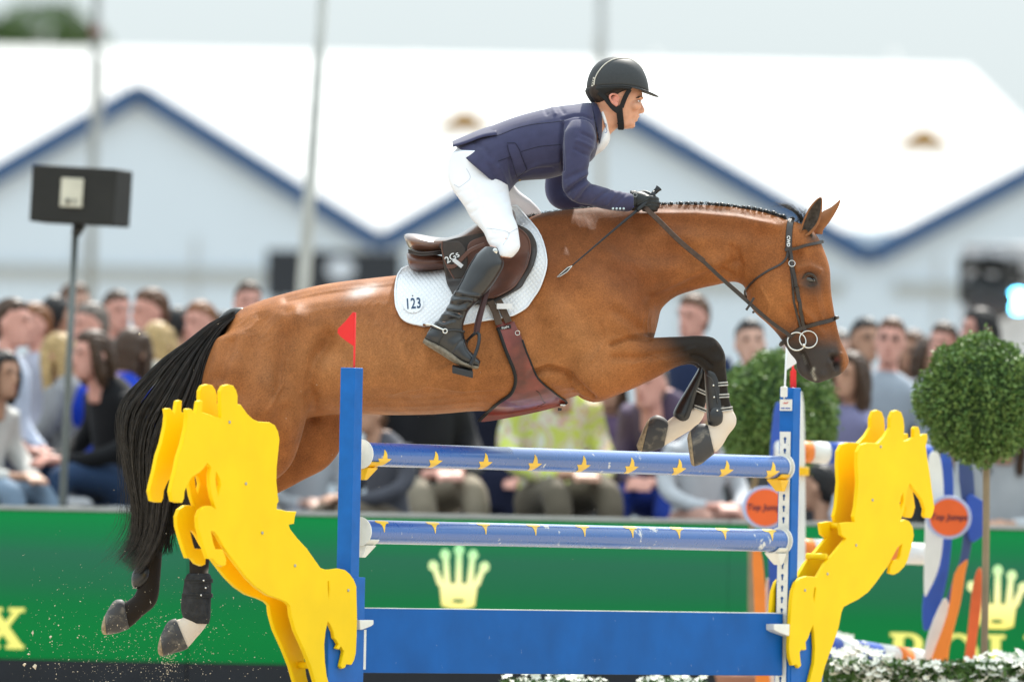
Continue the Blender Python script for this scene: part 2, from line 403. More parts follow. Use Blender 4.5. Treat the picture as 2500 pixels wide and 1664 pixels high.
def lamp(x_, y_, s, lit, label, tilt):
    c = px(x_, y_, GY - .25)
    l = empty('moving_head_lamp', (c.x, GY - .25, c.z + .18 * s), label, 'lamp', 'moving head lamps on the gantry')
    R = Matrix.Rotation(tilt, 3, 'X')
    obj('yoke', *merge(box((c.x - .13 * s, c.y + .02, c.z + .06 * s), (.04 * s, .1 * s, .26 * s)), box((c.x + .13 * s, c.y + .02, c.z + .06 * s), (.04 * s, .1 * s, .26 * s)), box((c.x, c.y + .02, c.z + .2 * s), (.3 * s, .16 * s, .08 * s))), blackplastic, l, False)
    d = R @ Vector((0, -1, 0))
    obj('head', *tube([c - d * .16 * s, c - d * .1 * s, c + d * .1 * s, c + d * .14 * s], [.06 * s, .105 * s, .115 * s, .11 * s], 18), blackplastic, l)
    lm = mat('lamp_lit', (.1, .5, .9), .3, emit=(.12, .62, 1.0), estr=14) if lit else mat('lamp_dark', (.03, .03, .04), .2, .6)
    obj('lens', *ball(c + d * .135 * s, (.098 * s, .03 * s, .098 * s)), lm, l)
lamp(2395, 715, 1.25, False, 'black unlit stage lamp hanging left on the gantry', .5)
lamp(2437, 722, 1.25, False, 'black unlit stage lamp next to the glowing blue one', .5)
lamp(2483, 736, 1.0, True, 'stage lamp glowing bright cyan at the right edge', 0)

# ---- LED perimeter boards
LY = 10.0
LZ0, LZ1 = px(0, 1606, LY).z, px(0, 1246, LY).z
def led_material(name):
    m = bpy.data.materials.new(name); m.use_nodes = True; t = m.node_tree; b = t.nodes['Principled BSDF']
    tcn = t.nodes.new('ShaderNodeTexCoord'); sx = t.nodes.new('ShaderNodeSeparateXYZ'); t.links.new(tcn.outputs['Object'], sx.inputs[0])
    mr = t.nodes.new('ShaderNodeMapRange'); mr.inputs[1].default_value = LZ0; mr.inputs[2].default_value = LZ1; t.links.new(sx.outputs['Z'], mr.inputs[0])
    rp = t.nodes.new('ShaderNodeValToRGB'); t.links.new(mr.outputs[0], rp.inputs[0]); els = rp.color_ramp.elements
    els[0].position = 0; els[0].color = lin(0, 134, 62); els[1].position = 1; els[1].color = lin(6, 152, 76)
    for p_, c_ in ((.2, (0, 138, 64)), (.38, (8, 132, 68)), (.52, (34, 122, 80)), (.72, (46, 120, 90)), (.86, (22, 138, 80))):
        n_ = els.new(p_); n_.color = lin(*c_)
    wv = t.nodes.new('ShaderNodeTexWave'); wv.bands_direction = 'Z'; wv.inputs['Scale'].default_value = 22; wv.inputs['Distortion'].default_value = .6; wv.inputs['Detail'].default_value = 2; wv.inputs['Detail Scale'].default_value = 3
    t.links.new(tcn.outputs['Object'], wv.inputs['Vector'])
    m2 = t.nodes.new('ShaderNodeMapRange'); m2.inputs[3].default_value = .74; m2.inputs[4].default_value = 1.14; t.links.new(wv.outputs['Fac'], m2.inputs[0])
    mx = t.nodes.new('ShaderNodeMix'); mx.data_type = 'RGBA'; mx.blend_type = 'MULTIPLY'; mx.inputs[0].default_value = 1
    t.links.new(rp.outputs[0], mx.inputs[6]); t.links.new(m2.outputs[0], mx.inputs[7])
    b.inputs['Base Color'].default_value = (.004, .012, .006, 1); b.inputs['Roughness'].default_value = .7; b.inputs['Specular IOR Level'].default_value = .1
    t.links.new(mx.outputs[2], b.inputs['Emission Color']); b.inputs['Emission Strength'].default_value = .54
    return m
led_m = led_material('led_screen')
def crown_material():
    m = bpy.data.materials.new('led_crown'); m.use_nodes = True; t = m.node_tree; b = t.nodes['Principled BSDF']
    tcn = t.nodes.new('ShaderNodeTexCoord'); sx = t.nodes.new('ShaderNodeSeparateXYZ'); t.links.new(tcn.outputs['Object'], sx.inputs[0])
    mr = t.nodes.new('ShaderNodeMapRange'); mr.inputs[1].default_value = LZ0 + .26; mr.inputs[2].default_value = LZ1 - .12; t.links.new(sx.outputs['Z'], mr.inputs[0])
    rp = t.nodes.new('ShaderNodeValToRGB'); t.links.new(mr.outputs[0], rp.inputs[0])
    rp.color_ramp.elements[0].color = lin(255, 235, 110); rp.color_ramp.elements[1].color = lin(150, 235, 165)
    n_ = rp.color_ramp.elements.new(.45); n_.color = lin(252, 245, 170)
    b.inputs['Base Color'].default_value = (.02, .02, .02, 1)
    t.links.new(rp.outputs[0], b.inputs['Emission Color']); b.inputs['Emission Strength'].default_value = .8
    return m
crown_m = crown_material(); letter_m = mat('led_letter', (.02, .02, .02), .6, var=0, emit=lin(245, 240, 120), estr=.7)
def stroke(p, q, w):
    p, q = np.array(p, float), np.array(q, float); d = (q - p) / np.linalg.norm(q - p); n = np.array((-d[1], d[0])) * w / 2
    return [tuple(p + n), tuple(q + n), tuple(q - n), tuple(p - n)]
def ellipse(cx, cy, rx, ry, n=22): return [(cx + rx * math.cos(a), cy + ry * math.sin(a)) for a in np.linspace(0, 2 * math.pi, n, endpoint=False)]
def letter(ch, fr, h):
    """slab-serif capitals in a box of height 1, as overlapping flat pieces stepped in depth"""
    S = {'X': ([stroke((.1, .96), (.66, .04), .2), stroke((.66, .96), (.1, .04), .12), [(0, 1), (.34, 1), (.34, .9), (0, .9)], [(.46, 1), (.78, 1), (.78, .9), (.46, .9)], [(0, .1), (.3, .1), (.3, 0), (0, 0)], [(.42, .1), (.78, .1), (.78, 0), (.42, 0)]], []),
         'E': ([[(.08, 1), (.27, 1), (.27, 0), (.08, 0)], [(0, 1), (.62, 1), (.62, .9), (0, .9)], [(0, .1), (.64, .1), (.64, 0), (0, 0)], [(.27, .56), (.5, .56), (.5, .46), (.27, .46)], [(.54, 1), (.62, 1), (.62, .74), (.54, .82)], [(.56, 0), (.64, 0), (.64, .28), (.56, .2)]], []),
         'L': ([[(.08, 1), (.27, 1), (.27, 0), (.08, 0)], [(0, 1), (.36, 1), (.36, .9), (0, .9)], [(0, .1), (.6, .1), (.6, 0), (0, 0)], [(.52, 0), (.6, 0), (.6, .3), (.52, .2)]], []),
         'R': ([[(.08, 1), (.27, 1), (.27, 0), (.08, 0)], [(0, 1), (.3, 1), (.3, .9), (0, .9)], [(0, .1), (.36, .1), (.36, 0), (0, 0)], stroke((.36, .48), (.66, .05), .16), [(.56, .1), (.76, .1), (.76, 0), (.56, 0)]], [(ellipse(.36, .73, .3, .27), ellipse(.36, .73, .13, .18))]),
         'O': ([], [(ellipse(.42, .5, .42, .51), ellipse(.42, .5, .22, .42))])}[ch]
    ms = []
    O, ux, uy, uz = fr
    k = 0
    for pl in S[0]:
        ms.append(plate([[(x * h, y * h) for x, y in pl]], .004, .0005, (O + uz * (k * .0006), ux, uy, uz))); k += 1
    for a_, b_ in S[1]:
        ms.append(plate([[(x * h, y * h) for x, y in a_], [(x * h, y * h) for x, y in b_]], .004, .0005, (O + uz * (k * .0006), ux, uy, uz))); k += 1
    return merge(*ms)
def led_board(xc, label):
    c = px(xc, 1400, LY); half = 1315 / 2 / FPX * (DIST + LY)
    e = empty('led_board', (c.x, LY, 0), label, 'LED board', 'LED boards along the arena')
    obj('screen', *box((c.x, LY + .05, (LZ0 + LZ1) / 2), (half * 2 - .0008, .1, LZ1 - LZ0)), led_m, e, False)
    obj('cabinet', *box((c.x, LY + .1, LZ1 / 2 + .01), (half * 2 - .0006, .18, LZ1 - .0)), blackplastic, e, False)
    obj('skirt', *box((c.x, LY + .03, LZ0 / 2 - .002), (half * 2 - .003, .12, LZ0)), mat('skirt_black', (.012, .014, .02), .7), e, False)
    obj('top_cap', *box((c.x, LY + .08, LZ1 + .018), (half * 2 - .005, .2, .02)), mat('cap_grey', (.33, .35, .35), .5), e, False)
    k = (DIST + LY) / FPX; O = px(xc, 1400, LY); O.y = LY - .004
    dy = {-198: -20, 1120: 0, 2436: 50}[xc]; base = px(xc, 1482 + dy, LY).z - O.z; u = 1.0 * k
    spk = []
    # coronet outline: base, five rays with balls
    rays = [(-62, 100), (-34, 128), (0, 140), (34, 128), (62, 100)]
    out = [(-38, 0)]
    bx = [-44, -28, 0, 28, 44]
    pts = [(-40, 4), (-46, 52)]
    for i, (rx, ry) in enumerate(rays):
        d = np.array((rx - bx[i] * .7, ry - 40.)); d /= np.linalg.norm(d); n = np.array((d[1], -d[0]))
        tip = np.array((rx, ry))
        pts += [tuple(np.array((bx[i], 58)) - n * 8), tuple(tip - n * 7 - d * 12), tuple(tip - n * 13 + d * 0), tuple(tip - n * 7 + d * 12), tuple(tip + d * 14), tuple(tip + n * 7 + d * 12), tuple(tip + n * 13), tuple(tip + n * 7 - d * 12), tuple(np.array((bx[i], 58)) + n * 8)]
    pts += [(46, 52), (40, 4), (20, -2), (-20, -2)]
    pts = [(x * u, y * u + base) for x, y in pts][::-1]
    hole = [(x * u, y * u + base) for x, y in ellipse(0, 16, 16, 5)]
    obj('crown', *plate([pts, hole], .006, .001, (O, *FACE)), crown_m, e, False)
    h = 100 * k; adv = [0, .92, 1.92, 2.66, 3.44]; tot = 4.22
    zb = px(xc, 1598 + dy, LY).z - O.z
    sc_ = 520 * k / (tot * h)
    for ch, ax in zip('ROLEX', adv):
        m_ = letter(ch, (O + X_ * ((ax - tot / 2) * h * sc_) + Z_ * zb, X_ * sc_, Z_, -Y_), h)
        obj('letter', *m_, letter_m, e, False)
led_board(-198, 'green LED board at the left edge behind the hind hooves')
led_board(1120, 'green LED board with a coronet seen between the jump poles')
led_board(2436, 'green LED board with a coronet behind the yellow wing at the right')

# ---- spectators' terrace
TZ = .80
tag(obj('terrace', *box((0, 18.6, TZ / 2), (16, 14.0, TZ)), mat('terrace_dark', (.03, .032, .036), .8), None, False), kind='structure')

# ---- loudspeaker on its stand
SY = 11.0
c = px(198, 479, SY); k = (DIST + SY) / FPX
e = empty('loudspeaker', (c.x, SY, 0), 'black loudspeaker on a thin steel stand in front of the crowd', 'loudspeaker')
R = Matrix.Rotation(ROLL + .02, 3, 'Y') @ Matrix.Rotation(-.25, 3, 'Z')
bevel(obj('cabinet', *box(c, (215 * k, .3, 138 * k), R), mat('speaker_black', (.02, .02, .019), .7, .3), e, False), .008)
fcen = c + R @ Vector((-.003, -.158, .012))
bevel(obj('connector_plate', *box(fcen, (56 * k, .012, 70 * k), R), mat('plate_beige', (.55, .53, .44), .6), e, False), .003)
obj('socket', *tube([fcen + Vector((-.02, -.012, -.045)), fcen + Vector((-.02, .004, -.045))], .012, 10), blackplastic, e)
obj('socket', *tube([fcen + Vector((.02, -.012, -.045)), fcen + Vector((.02, .004, -.045))], .012, 10), blackplastic, e)
obj('bracket', *tube([c + R @ Vector((0, 0, -68 * k)), px(184, 575, SY)], [.035, .022], 12), blackplastic, e)
pt, pm, pb = px(184, 565, SY), px(152, 1240, SY), px(140, 1240, SY); pb.z = 0; pb.x = pm.x - .02
obj('pole', *tube([pt, px(168, 900, SY), pm, pb], [.017, .019, .02, .022], 12), mat('stand_grey', (.13, .145, .14), .45, .5, .3), e)
for a_ in (.4, 2.5, 4.6):
    obj('foot', *tube([(pb.x, SY, .35), (pb.x + .3 * math.cos(a_), SY + .18 * math.sin(a_), .012)], .012, 8), MATS['stand_grey'], e)

# ---- topiary balls
def topiary(xc, yc, rx, rz, Y, trunk, seed, label):
    c = px(xc, yc, Y); k = (DIST + Y) / FPX
    e = empty('topiary_tree', (px(*trunk, Y).x, Y, 0), label, 'topiary', 'clipped ball trees')
    g = np.random.default_rng(seed); n = 15000
    d = g.normal(size=(n, 3)); d /= np.linalg.norm(d, axis=1)[:, None]
    rr = 1 - np.abs(g.normal(size=n)) * .10
    lump = 1 + .05 * np.sin(d[:, 0] * 7 + seed) * np.sin(d[:, 2] * 6 + seed) + .04 * np.sin(d[:, 1] * 11 + d[:, 2] * 7 + seed) + .03 * np.sin(d[:, 0] * 17)
    tuft = g.random(n) > .96; rr = np.where(tuft, rr + g.uniform(.02, .12, n), rr)
    p = d * (rr * lump)[:, None] * np.array((rx * k, rx * k, rz * k)) + np.array(c)
    a = d * .7 + g.normal(size=(n, 3)) * .6; a /= np.linalg.norm(a, axis=1)[:, None]
    b = np.cross(a, g.normal(size=(n, 3))); b /= np.linalg.norm(b, axis=1)[:, None]
    s = (.010 * g.uniform(.7, 1.4, n))[:, None]
    V = np.empty((n, 4, 3)); V[:, 0] = p - a * s; V[:, 1] = p + b * s * .55; V[:, 2] = p + a * s * 1.2; V[:, 3] = p - b * s * .55
    obj('crown', V.reshape(-1, 3), [(4 * i, 4 * i + 1, 4 * i + 2, 4 * i + 3) for i in range(n)], leaf_mat('box_leaves', (.06, .135, .03), (.20, .30, .085)), e, False)
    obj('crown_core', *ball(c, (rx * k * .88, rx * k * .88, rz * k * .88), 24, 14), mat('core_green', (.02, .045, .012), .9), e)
    t0 = px(*trunk, Y); t1 = px(trunk[0] - 6, 1660, Y); tb = Vector((t1.x, Y, 0))
    obj('trunk', *tube([c, t0, t1, tb], [.016, .016, .017, .02], 10, 3), mat('topiary_bark', (.26, .2, .13), .9, .2, bump=.6, bscale=60), e)
    pot = [(.0, .13), (.30, .17), (.33, .18), (.33, .155)]
    Vp, Fp = [], []
    for i, (z, r) in enumerate(pot):
        for j in range(20): Vp.append((tb.x + r * math.cos(j * math.pi / 10), Y + r * math.sin(j * math.pi / 10), z))
    for i in range(3):
        for j in range(20): Fp.append((i * 20 + j, i * 20 + (j + 1) % 20, (i + 1) * 20 + (j + 1) % 20, (i + 1) * 20 + j))
    Fp.append(tuple(range(60, 80)))
    obj('pot', Vp, Fp, mat('terracotta', (.3, .13, .08), .8), e)
    return e
topiary(2392, 975, 156, 158, 4.8, (2408, 1135), 11, 'clipped green ball tree on a thin trunk at the right edge')
topiary(1895, 1012, 155, 152, 8.0, (1840, 1190), 12, 'clipped green ball tree behind the horse muzzle')
# ================================================================== spectators
skin_c = {'pale': (.62, .36, .27), 'pink': (.66, .33, .26), 'tan': (.48, .26, .17), 'brown': (.34, .17, .10)}
for k_, c_ in skin_c.items(): mat('skin_' + k_, c_, .5, .35, var=.06, vscale=12)
hair_c = {'black': (.012, .010, .010), 'brown': (.055, .028, .015), 'chestnut': (.10, .045, .022), 'blond': (.42, .28, .12), 'grey': (.16, .13, .11), 'ginger': (.2, .08, .03)}
for k_, c_ in hair_c.items(): mat('hair_' + k_, c_, .5, .3, var=.3, vscale=30)
def hring(z, hx, hy, x=0, y=0): return (x, y, z, 0, hy, 0, hx, 0, 0, 0)
def head_parts(zc=0.0):
    """head in a local frame: centre at 0, facing -Y, about 0.24 m tall"""
    st = []
    for z, hx, yf, yb in ((-.125, .03, -.085, -.03), (-.11, .045, -.098, .0), (-.08, .056, -.102, .045), (-.04, .066, -.097, .082), (0, .073, -.095, .1), (.04, .076, -.097, .104), (.08, .07, -.085, .092), (.108, .05, -.055, .065), (.122, .022, -.02, .03)):
        st.append((0, (yf + yb) / 2, z + zc, 0, (yb - yf) / 2, 0, hx, 0, 0, 0))
    ms = [loft(st, 24, 3)]
    nose = [(0, -.097, .022 + zc), (0, -.108, -.004 + zc), (0, -.119, -.03 + zc), (0, -.102, -.042 + zc)]
    ms.append(tube(nose, [.009, .011, .014, .012], 8, 3))
    ms.append(ball((0, -.1, -.068 + zc), (.024, .011, .011), 12, 8))
    ms.append(ball((0, -.092, -.1 + zc), (.022, .016, .016), 12, 8))
    for s in (-1, 1):
        ms.append(ball((s * .031, -.094, .03 + zc), (.024, .012, .008), 12, 8))
        ms.append(ball((s * .078, .012, -.012 + zc), (.012, .02, .032), 10, 8))
    return ms
def limb(ps, rs, n=12): return tube(ps, rs, n, 3)
def make_pose(kind):
    """returns dict of (v,f): body, top, legs, shoes; head centre position"""
    if kind == 'stand':
        hip, kn, an, sh = .92, .50, .09, 1.43
        H = Vector((0, -.03, 1.63))
        tors = [hring(hip - .06, .155, .115), hring(hip + .08, .15, .11), hring(1.12, .14, .105), hring(1.28, .165, .115), hring(1.38, .175, .11), hring(1.44, .13, .085), hring(1.48, .06, .06)]
        arms = lambda s: [(s * .17, 0, 1.40), (s * .215, .02, 1.24), (s * .235, .02, 1.12), (s * .2, -.08, 1.0), (s * .13, -.17, .95)]
        legs = lambda s: [(s * .085, 0, hip), (s * .095, 0, .7), (s * .1, -.01, kn), (s * .1, .01, .3), (s * .1, .02, .07)]
        foot = lambda s: [(s * .1, .06, .045), (s * .105, -.02, .05), (s * .11, -.14, .03)]
        hands = lambda s: (s * .1, -.2, .93)
    else:
        L = .10 if kind == 'sit' else .28
        hip, kn = .48, .52
        H = Vector((0, -.08 - L, 1.20 - L * .35))
        def sh_(z): return -(z - hip) / .95 * L * 1.1
        tors = [hring(hip - .08, .175, .14), hring(hip + .06, .165, .13, 0, sh_(hip + .06)), hring(.70, .15, .12, 0, sh_(.7)), hring(.86, .168, .12, 0, sh_(.86)), hring(.96, .178, .11, 0, sh_(.96)), hring(1.02, .13, .085, 0, sh_(1.02)), hring(1.07, .06, .06, 0, sh_(1.07) - .02)]
        arms = lambda s: [(s * .17, sh_(.98), .97), (s * .225, sh_(.8), .80), (s * .235, -.1 - L * .4, .68), (s * .15, -.3, .62), (s * .06, -.4, .62)]
        legs = lambda s: [(s * .09, 0, hip), (s * .11, -.22, .53), (s * .13, -.44, kn), (s * .13, -.46, .3), (s * .13, -.42, .07)]
        foot = lambda s: [(s * .13, -.38, .045), (s * .135, -.46, .05), (s * .14, -.58, .03)]
        hands = lambda s: (s * .035, -.43, .62)
    neck = tube([(0, H.y + .045, H.z - .24), (0, H.y + .03, H.z - .13), (0, H.y + .02, H.z - .05)], [.058, .052, .05], 14)
    hd = [([Vector(p) + H for p in v], f) for v, f in head_parts()]
    body = hd + [neck, loft([t[:3] + tuple(c * .9 for c in t[3:9]) + (0,) for t in tors], 20, 3)]
    top = [loft(tors, 24, 3)]; legm = []; shoes = []
    for s in (-1, 1):
        A = arms(s); body.append(limb(A, [.05, .042, .038, .034, .026])); hx, hy, hz_ = hands(s)
        body.append(ball((hx, hy, hz_), (.045, .05, .03), 10, 8))
        for q in range(4): body.append(tube([(hx - s * (.03 - .02 * q), hy - .02, hz_), (hx - s * (.035 - .02 * q), hy - .07, hz_ - .012), (hx - s * (.03 - .02 * q), hy - .085, hz_ - .04)], [.011, .01, .008], 6))
        top.append(limb(A[:4] + [tuple(np.array(A[3]) * .3 + np.array(A[4]) * .7)], [.068, .06, .055, .048, .042]))
        Lg = legs(s); body.append(limb(Lg, [.075, .065, .05, .048, .036])); legm.append(limb(Lg, [.105, .09, .072, .066, .055]))
        body.append(tube(foot(s), [.032, .034, .02], 8)); shoes.append(tube(foot(s), [.042, .046, .032], 10, 3))
    legm.append(loft([hring(hip - .14, .15, .12, 0, -.01), hring(hip, .17, .125), hring(hip + .1, .155, .118)], 20, 3))
    return {'body': remesh(body, .011, 2), 'shirt': remesh(top, .016, 4), 'trousers': remesh(legm, .018, 4), 'shoes': shoes, 'H': H}
POSE = {k: make_pose(k) for k in ('stand', 'sit', 'lean')}
def hair_mesh(style):
    def cap(lo, k=1.0):
        st = []
        for z, hx, yf, yb in ((-.02, .078, -.02, .106), (.03, .083, -.05, .114), (.07, .081, -.086, .108), (.1, .066, -.088, .09), (.125, .045, -.06, .06), (.138, .015, -.02, .02)):
            st.append((0, (yf + yb) / 2, z, 0, (yb - yf) / 2, 0, hx, 0, 0, 0))
        return loft(st, 24, 3)
    ms = [cap(0)]
    ms.append(loft([(0, .055, -.085, 0, .03, 0, .05, 0, 0, 0), (0, .058, -.04, 0, .05, 0, .068, 0, 0, 0), (0, .05, .02, 0, .06, 0, .078, 0, 0, 0)], 18, 3))
    if style in ('long', 'bob'):
        low = -.3 if style == 'long' else -.16
        for s in (-1, 1):
            ms.append(tube([(s * .05, -.03, .09), (s * .083, -.03, .02), (s * .09, -.005, -.08), (s * .085, .02, low)], [.03, .03, .036, .022], 10, 3))
        ms.append(loft([(0, .07, low, 0, .03, 0, .07, 0, 0, 0), (0, .085, low * .5, 0, .04, 0, .09, 0, 0, 0), (0, .06, .03, 0, .06, 0, .085, 0, 0, 0)], 18, 3))
    V, Fc = remesh(ms, .009, 3)
    N = vnormals(V, Fc)
    V = V + N * (.004 * np.sin(V[:, 0] * 210 + np.sin(V[:, 2] * 40) * 2) * (np.abs(np.sin(V[:, 1] * 60)) * .6 + .4))[:, None]
    return V, Fc
HAIR = {k: hair_mesh(k) for k in ('short', 'long', 'bob')}
_me = {}
def shared(name, key, vf):
    if key not in _me:
        me = bpy.data.meshes.new(name); me.from_pydata([tuple(p) for p in vf[0]], [], [tuple(q) for q in vf[1]]); me.update()
        me.polygons.foreach_set('use_smooth', [True] * len(me.polygons)); me.materials.append(None); _me[key] = me
    o = bpy.data.objects.new(name, _me[key]); COL.objects.link(o); o.material_slots[0].link = 'OBJECT'
    return o
CL = {}
def plaid():
    m = mat('plaid_shirt', (.7, .72, .16), .85, .2, var=0); t = m.node_tree; b = t.nodes['Principled BSDF']
    tcn = t.nodes.new('ShaderNodeTexCoord'); no = t.nodes.new('ShaderNodeTexNoise'); no.inputs['Scale'].default_value = 13; no.inputs['Detail'].default_value = 1
    rp = t.nodes.new('ShaderNodeValToRGB'); rp.color_ramp.interpolation = 'CONSTANT'; t.links.new(tcn.outputs['Object'], no.inputs['Vector']); t.links.new(no.outputs['Fac'], rp.inputs[0]); t.links.new(rp.outputs[0], b.inputs['Base Color'])
    e = rp.color_ramp.elements; e[0].color = (.60, .66, .14, 1); e[1].position = .45; e[1].color = (.70, .66, .52, 1)
    for p_, c_ in ((.52, (.66, .42, .36, 1)), (.57, (.64, .68, .2, 1)), (.66, (.74, .74, .66, 1))): n_ = e.new(p_); n_.color = c_
    return m
def cloth(c):
    if c == (.70, .72, .16): return MATS.get('plaid_shirt') or plaid()
    if c not in CL: CL[c] = mat('cloth_%d' % len(CL), tuple(v * .78 for v in c), .85, .2, var=.12, vscale=6, sheen=.1)
    return CL[c]
def person(hx, hy, Y, yaw, pose, skin, hair, hcol, top, bot, label, sc=1.0, shoe=(.03, .03, .03), seat=True):
    """head centre at photo pixel (hx,hy); yaw 0 faces the camera, + turns to the photo's right"""
    Y = Y * 2; P = POSE[pose]; h = px(hx, hy, Y); H = P['H'] * sc
    Rz = Matrix.Rotation(yaw, 3, 'Z')
    gr = random.Random(int(hx * 7 + hy)); tx, ty = (gr.uniform(-.07, .07), gr.uniform(-.09, .09)) if pose == 'stand' else (gr.uniform(-.05, .08), gr.uniform(-.06, .06))
    Rz = (Rz @ Matrix.Rotation(ty, 3, 'Y') @ Matrix.Rotation(tx, 3, 'X'))
    base = h - Rz @ H
    o = shared('person', 'b' + pose, P['body']); o.material_slots[0].material = MATS['skin_' + skin]
    o.location = base; o.rotation_euler = Rz.to_euler(); o.scale = (sc,) * 3
    tag(o, label, 'person', 'spectators on the terrace')
    def kid(name, key, vf, m, loc=(0, 0, 0)):
        c = shared(name, key, vf); c.material_slots[0].material = m; c.parent = o; c.location = loc; return c
    kid('shirt', 's' + pose, P['shirt'], cloth(top)); kid('trousers', 't' + pose, P['trousers'], cloth(bot))
    for i in (0, 1): kid('shoe', 'h%d' % i + pose, P['shoes'][i], cloth(shoe))
    if hair: kid('hair', 'r' + hair, HAIR[hair], MATS['hair_' + hcol], P['H'])
    for s in (-1, 1):
        kid('eye', 'eye', ball((0, 0, 0), (.012, .006, .007), 10, 6), mat('eye_dark', (.03, .02, .015), .2, .5, var=0), P['H'] + Vector((s * .031, -.098, .017)))
        kid('eyebrow', 'brow', tube([(-.016, 0, 0), (0, -.004, .004), (.016, 0, 0)], [.002, .004, .002], 6), MATS['hair_' + (hcol or 'brown')], P['H'] + Vector((s * .031, -.104, .036)))
    if True:
        kid('mouth', 'mouth', ball((0, 0, 0), (.02, .006, .004), 10, 6), mat('lip', (.4, .12, .1), .5, var=0), P['H'] + Vector((0, -.108, -.066)))
    if 'glasses' in label:
        for s in (-1, 1): kid('spectacles', 'spec', tube([(.018 * math.cos(a), 0, .015 * math.sin(a)) for a in np.linspace(0, 2 * math.pi, 17)], .0022, 6), mat('spec_dark', (.03, .03, .035), .3, var=0), P['H'] + Vector((s * .031, -.112, .016)))
    if pose != 'stand' and seat:
        b = base + Rz @ Vector((0, .05, 0))
        s_ = empty('stool', (b.x, b.y, TZ), 'pale cube seat under the ' + ' '.join(label.replace('seated ', '').split()[:9]), 'seat', 'pale cube seats')
        zt = base.z + .37 * sc
        if zt > TZ + .15:
            R = Matrix.Rotation(yaw, 3, 'Z')
            bevel(obj('seat_cushion', *box((b.x, b.y, zt - .03), (.48, .48, .08), R), cloth((.72, .72, .72)), s_, False), .015)
            bevel(obj('seat_base', *box((b.x, b.y, (zt - .07 + TZ) / 2), (.44, .44, zt - .072 - TZ), R), cloth((.6, .6, .6)), s_, False), .008)
        else: bpy.data.objects.remove(s_)
    return o
W_, NAVY = (.72, .74, .78), (.02, .03, .08)
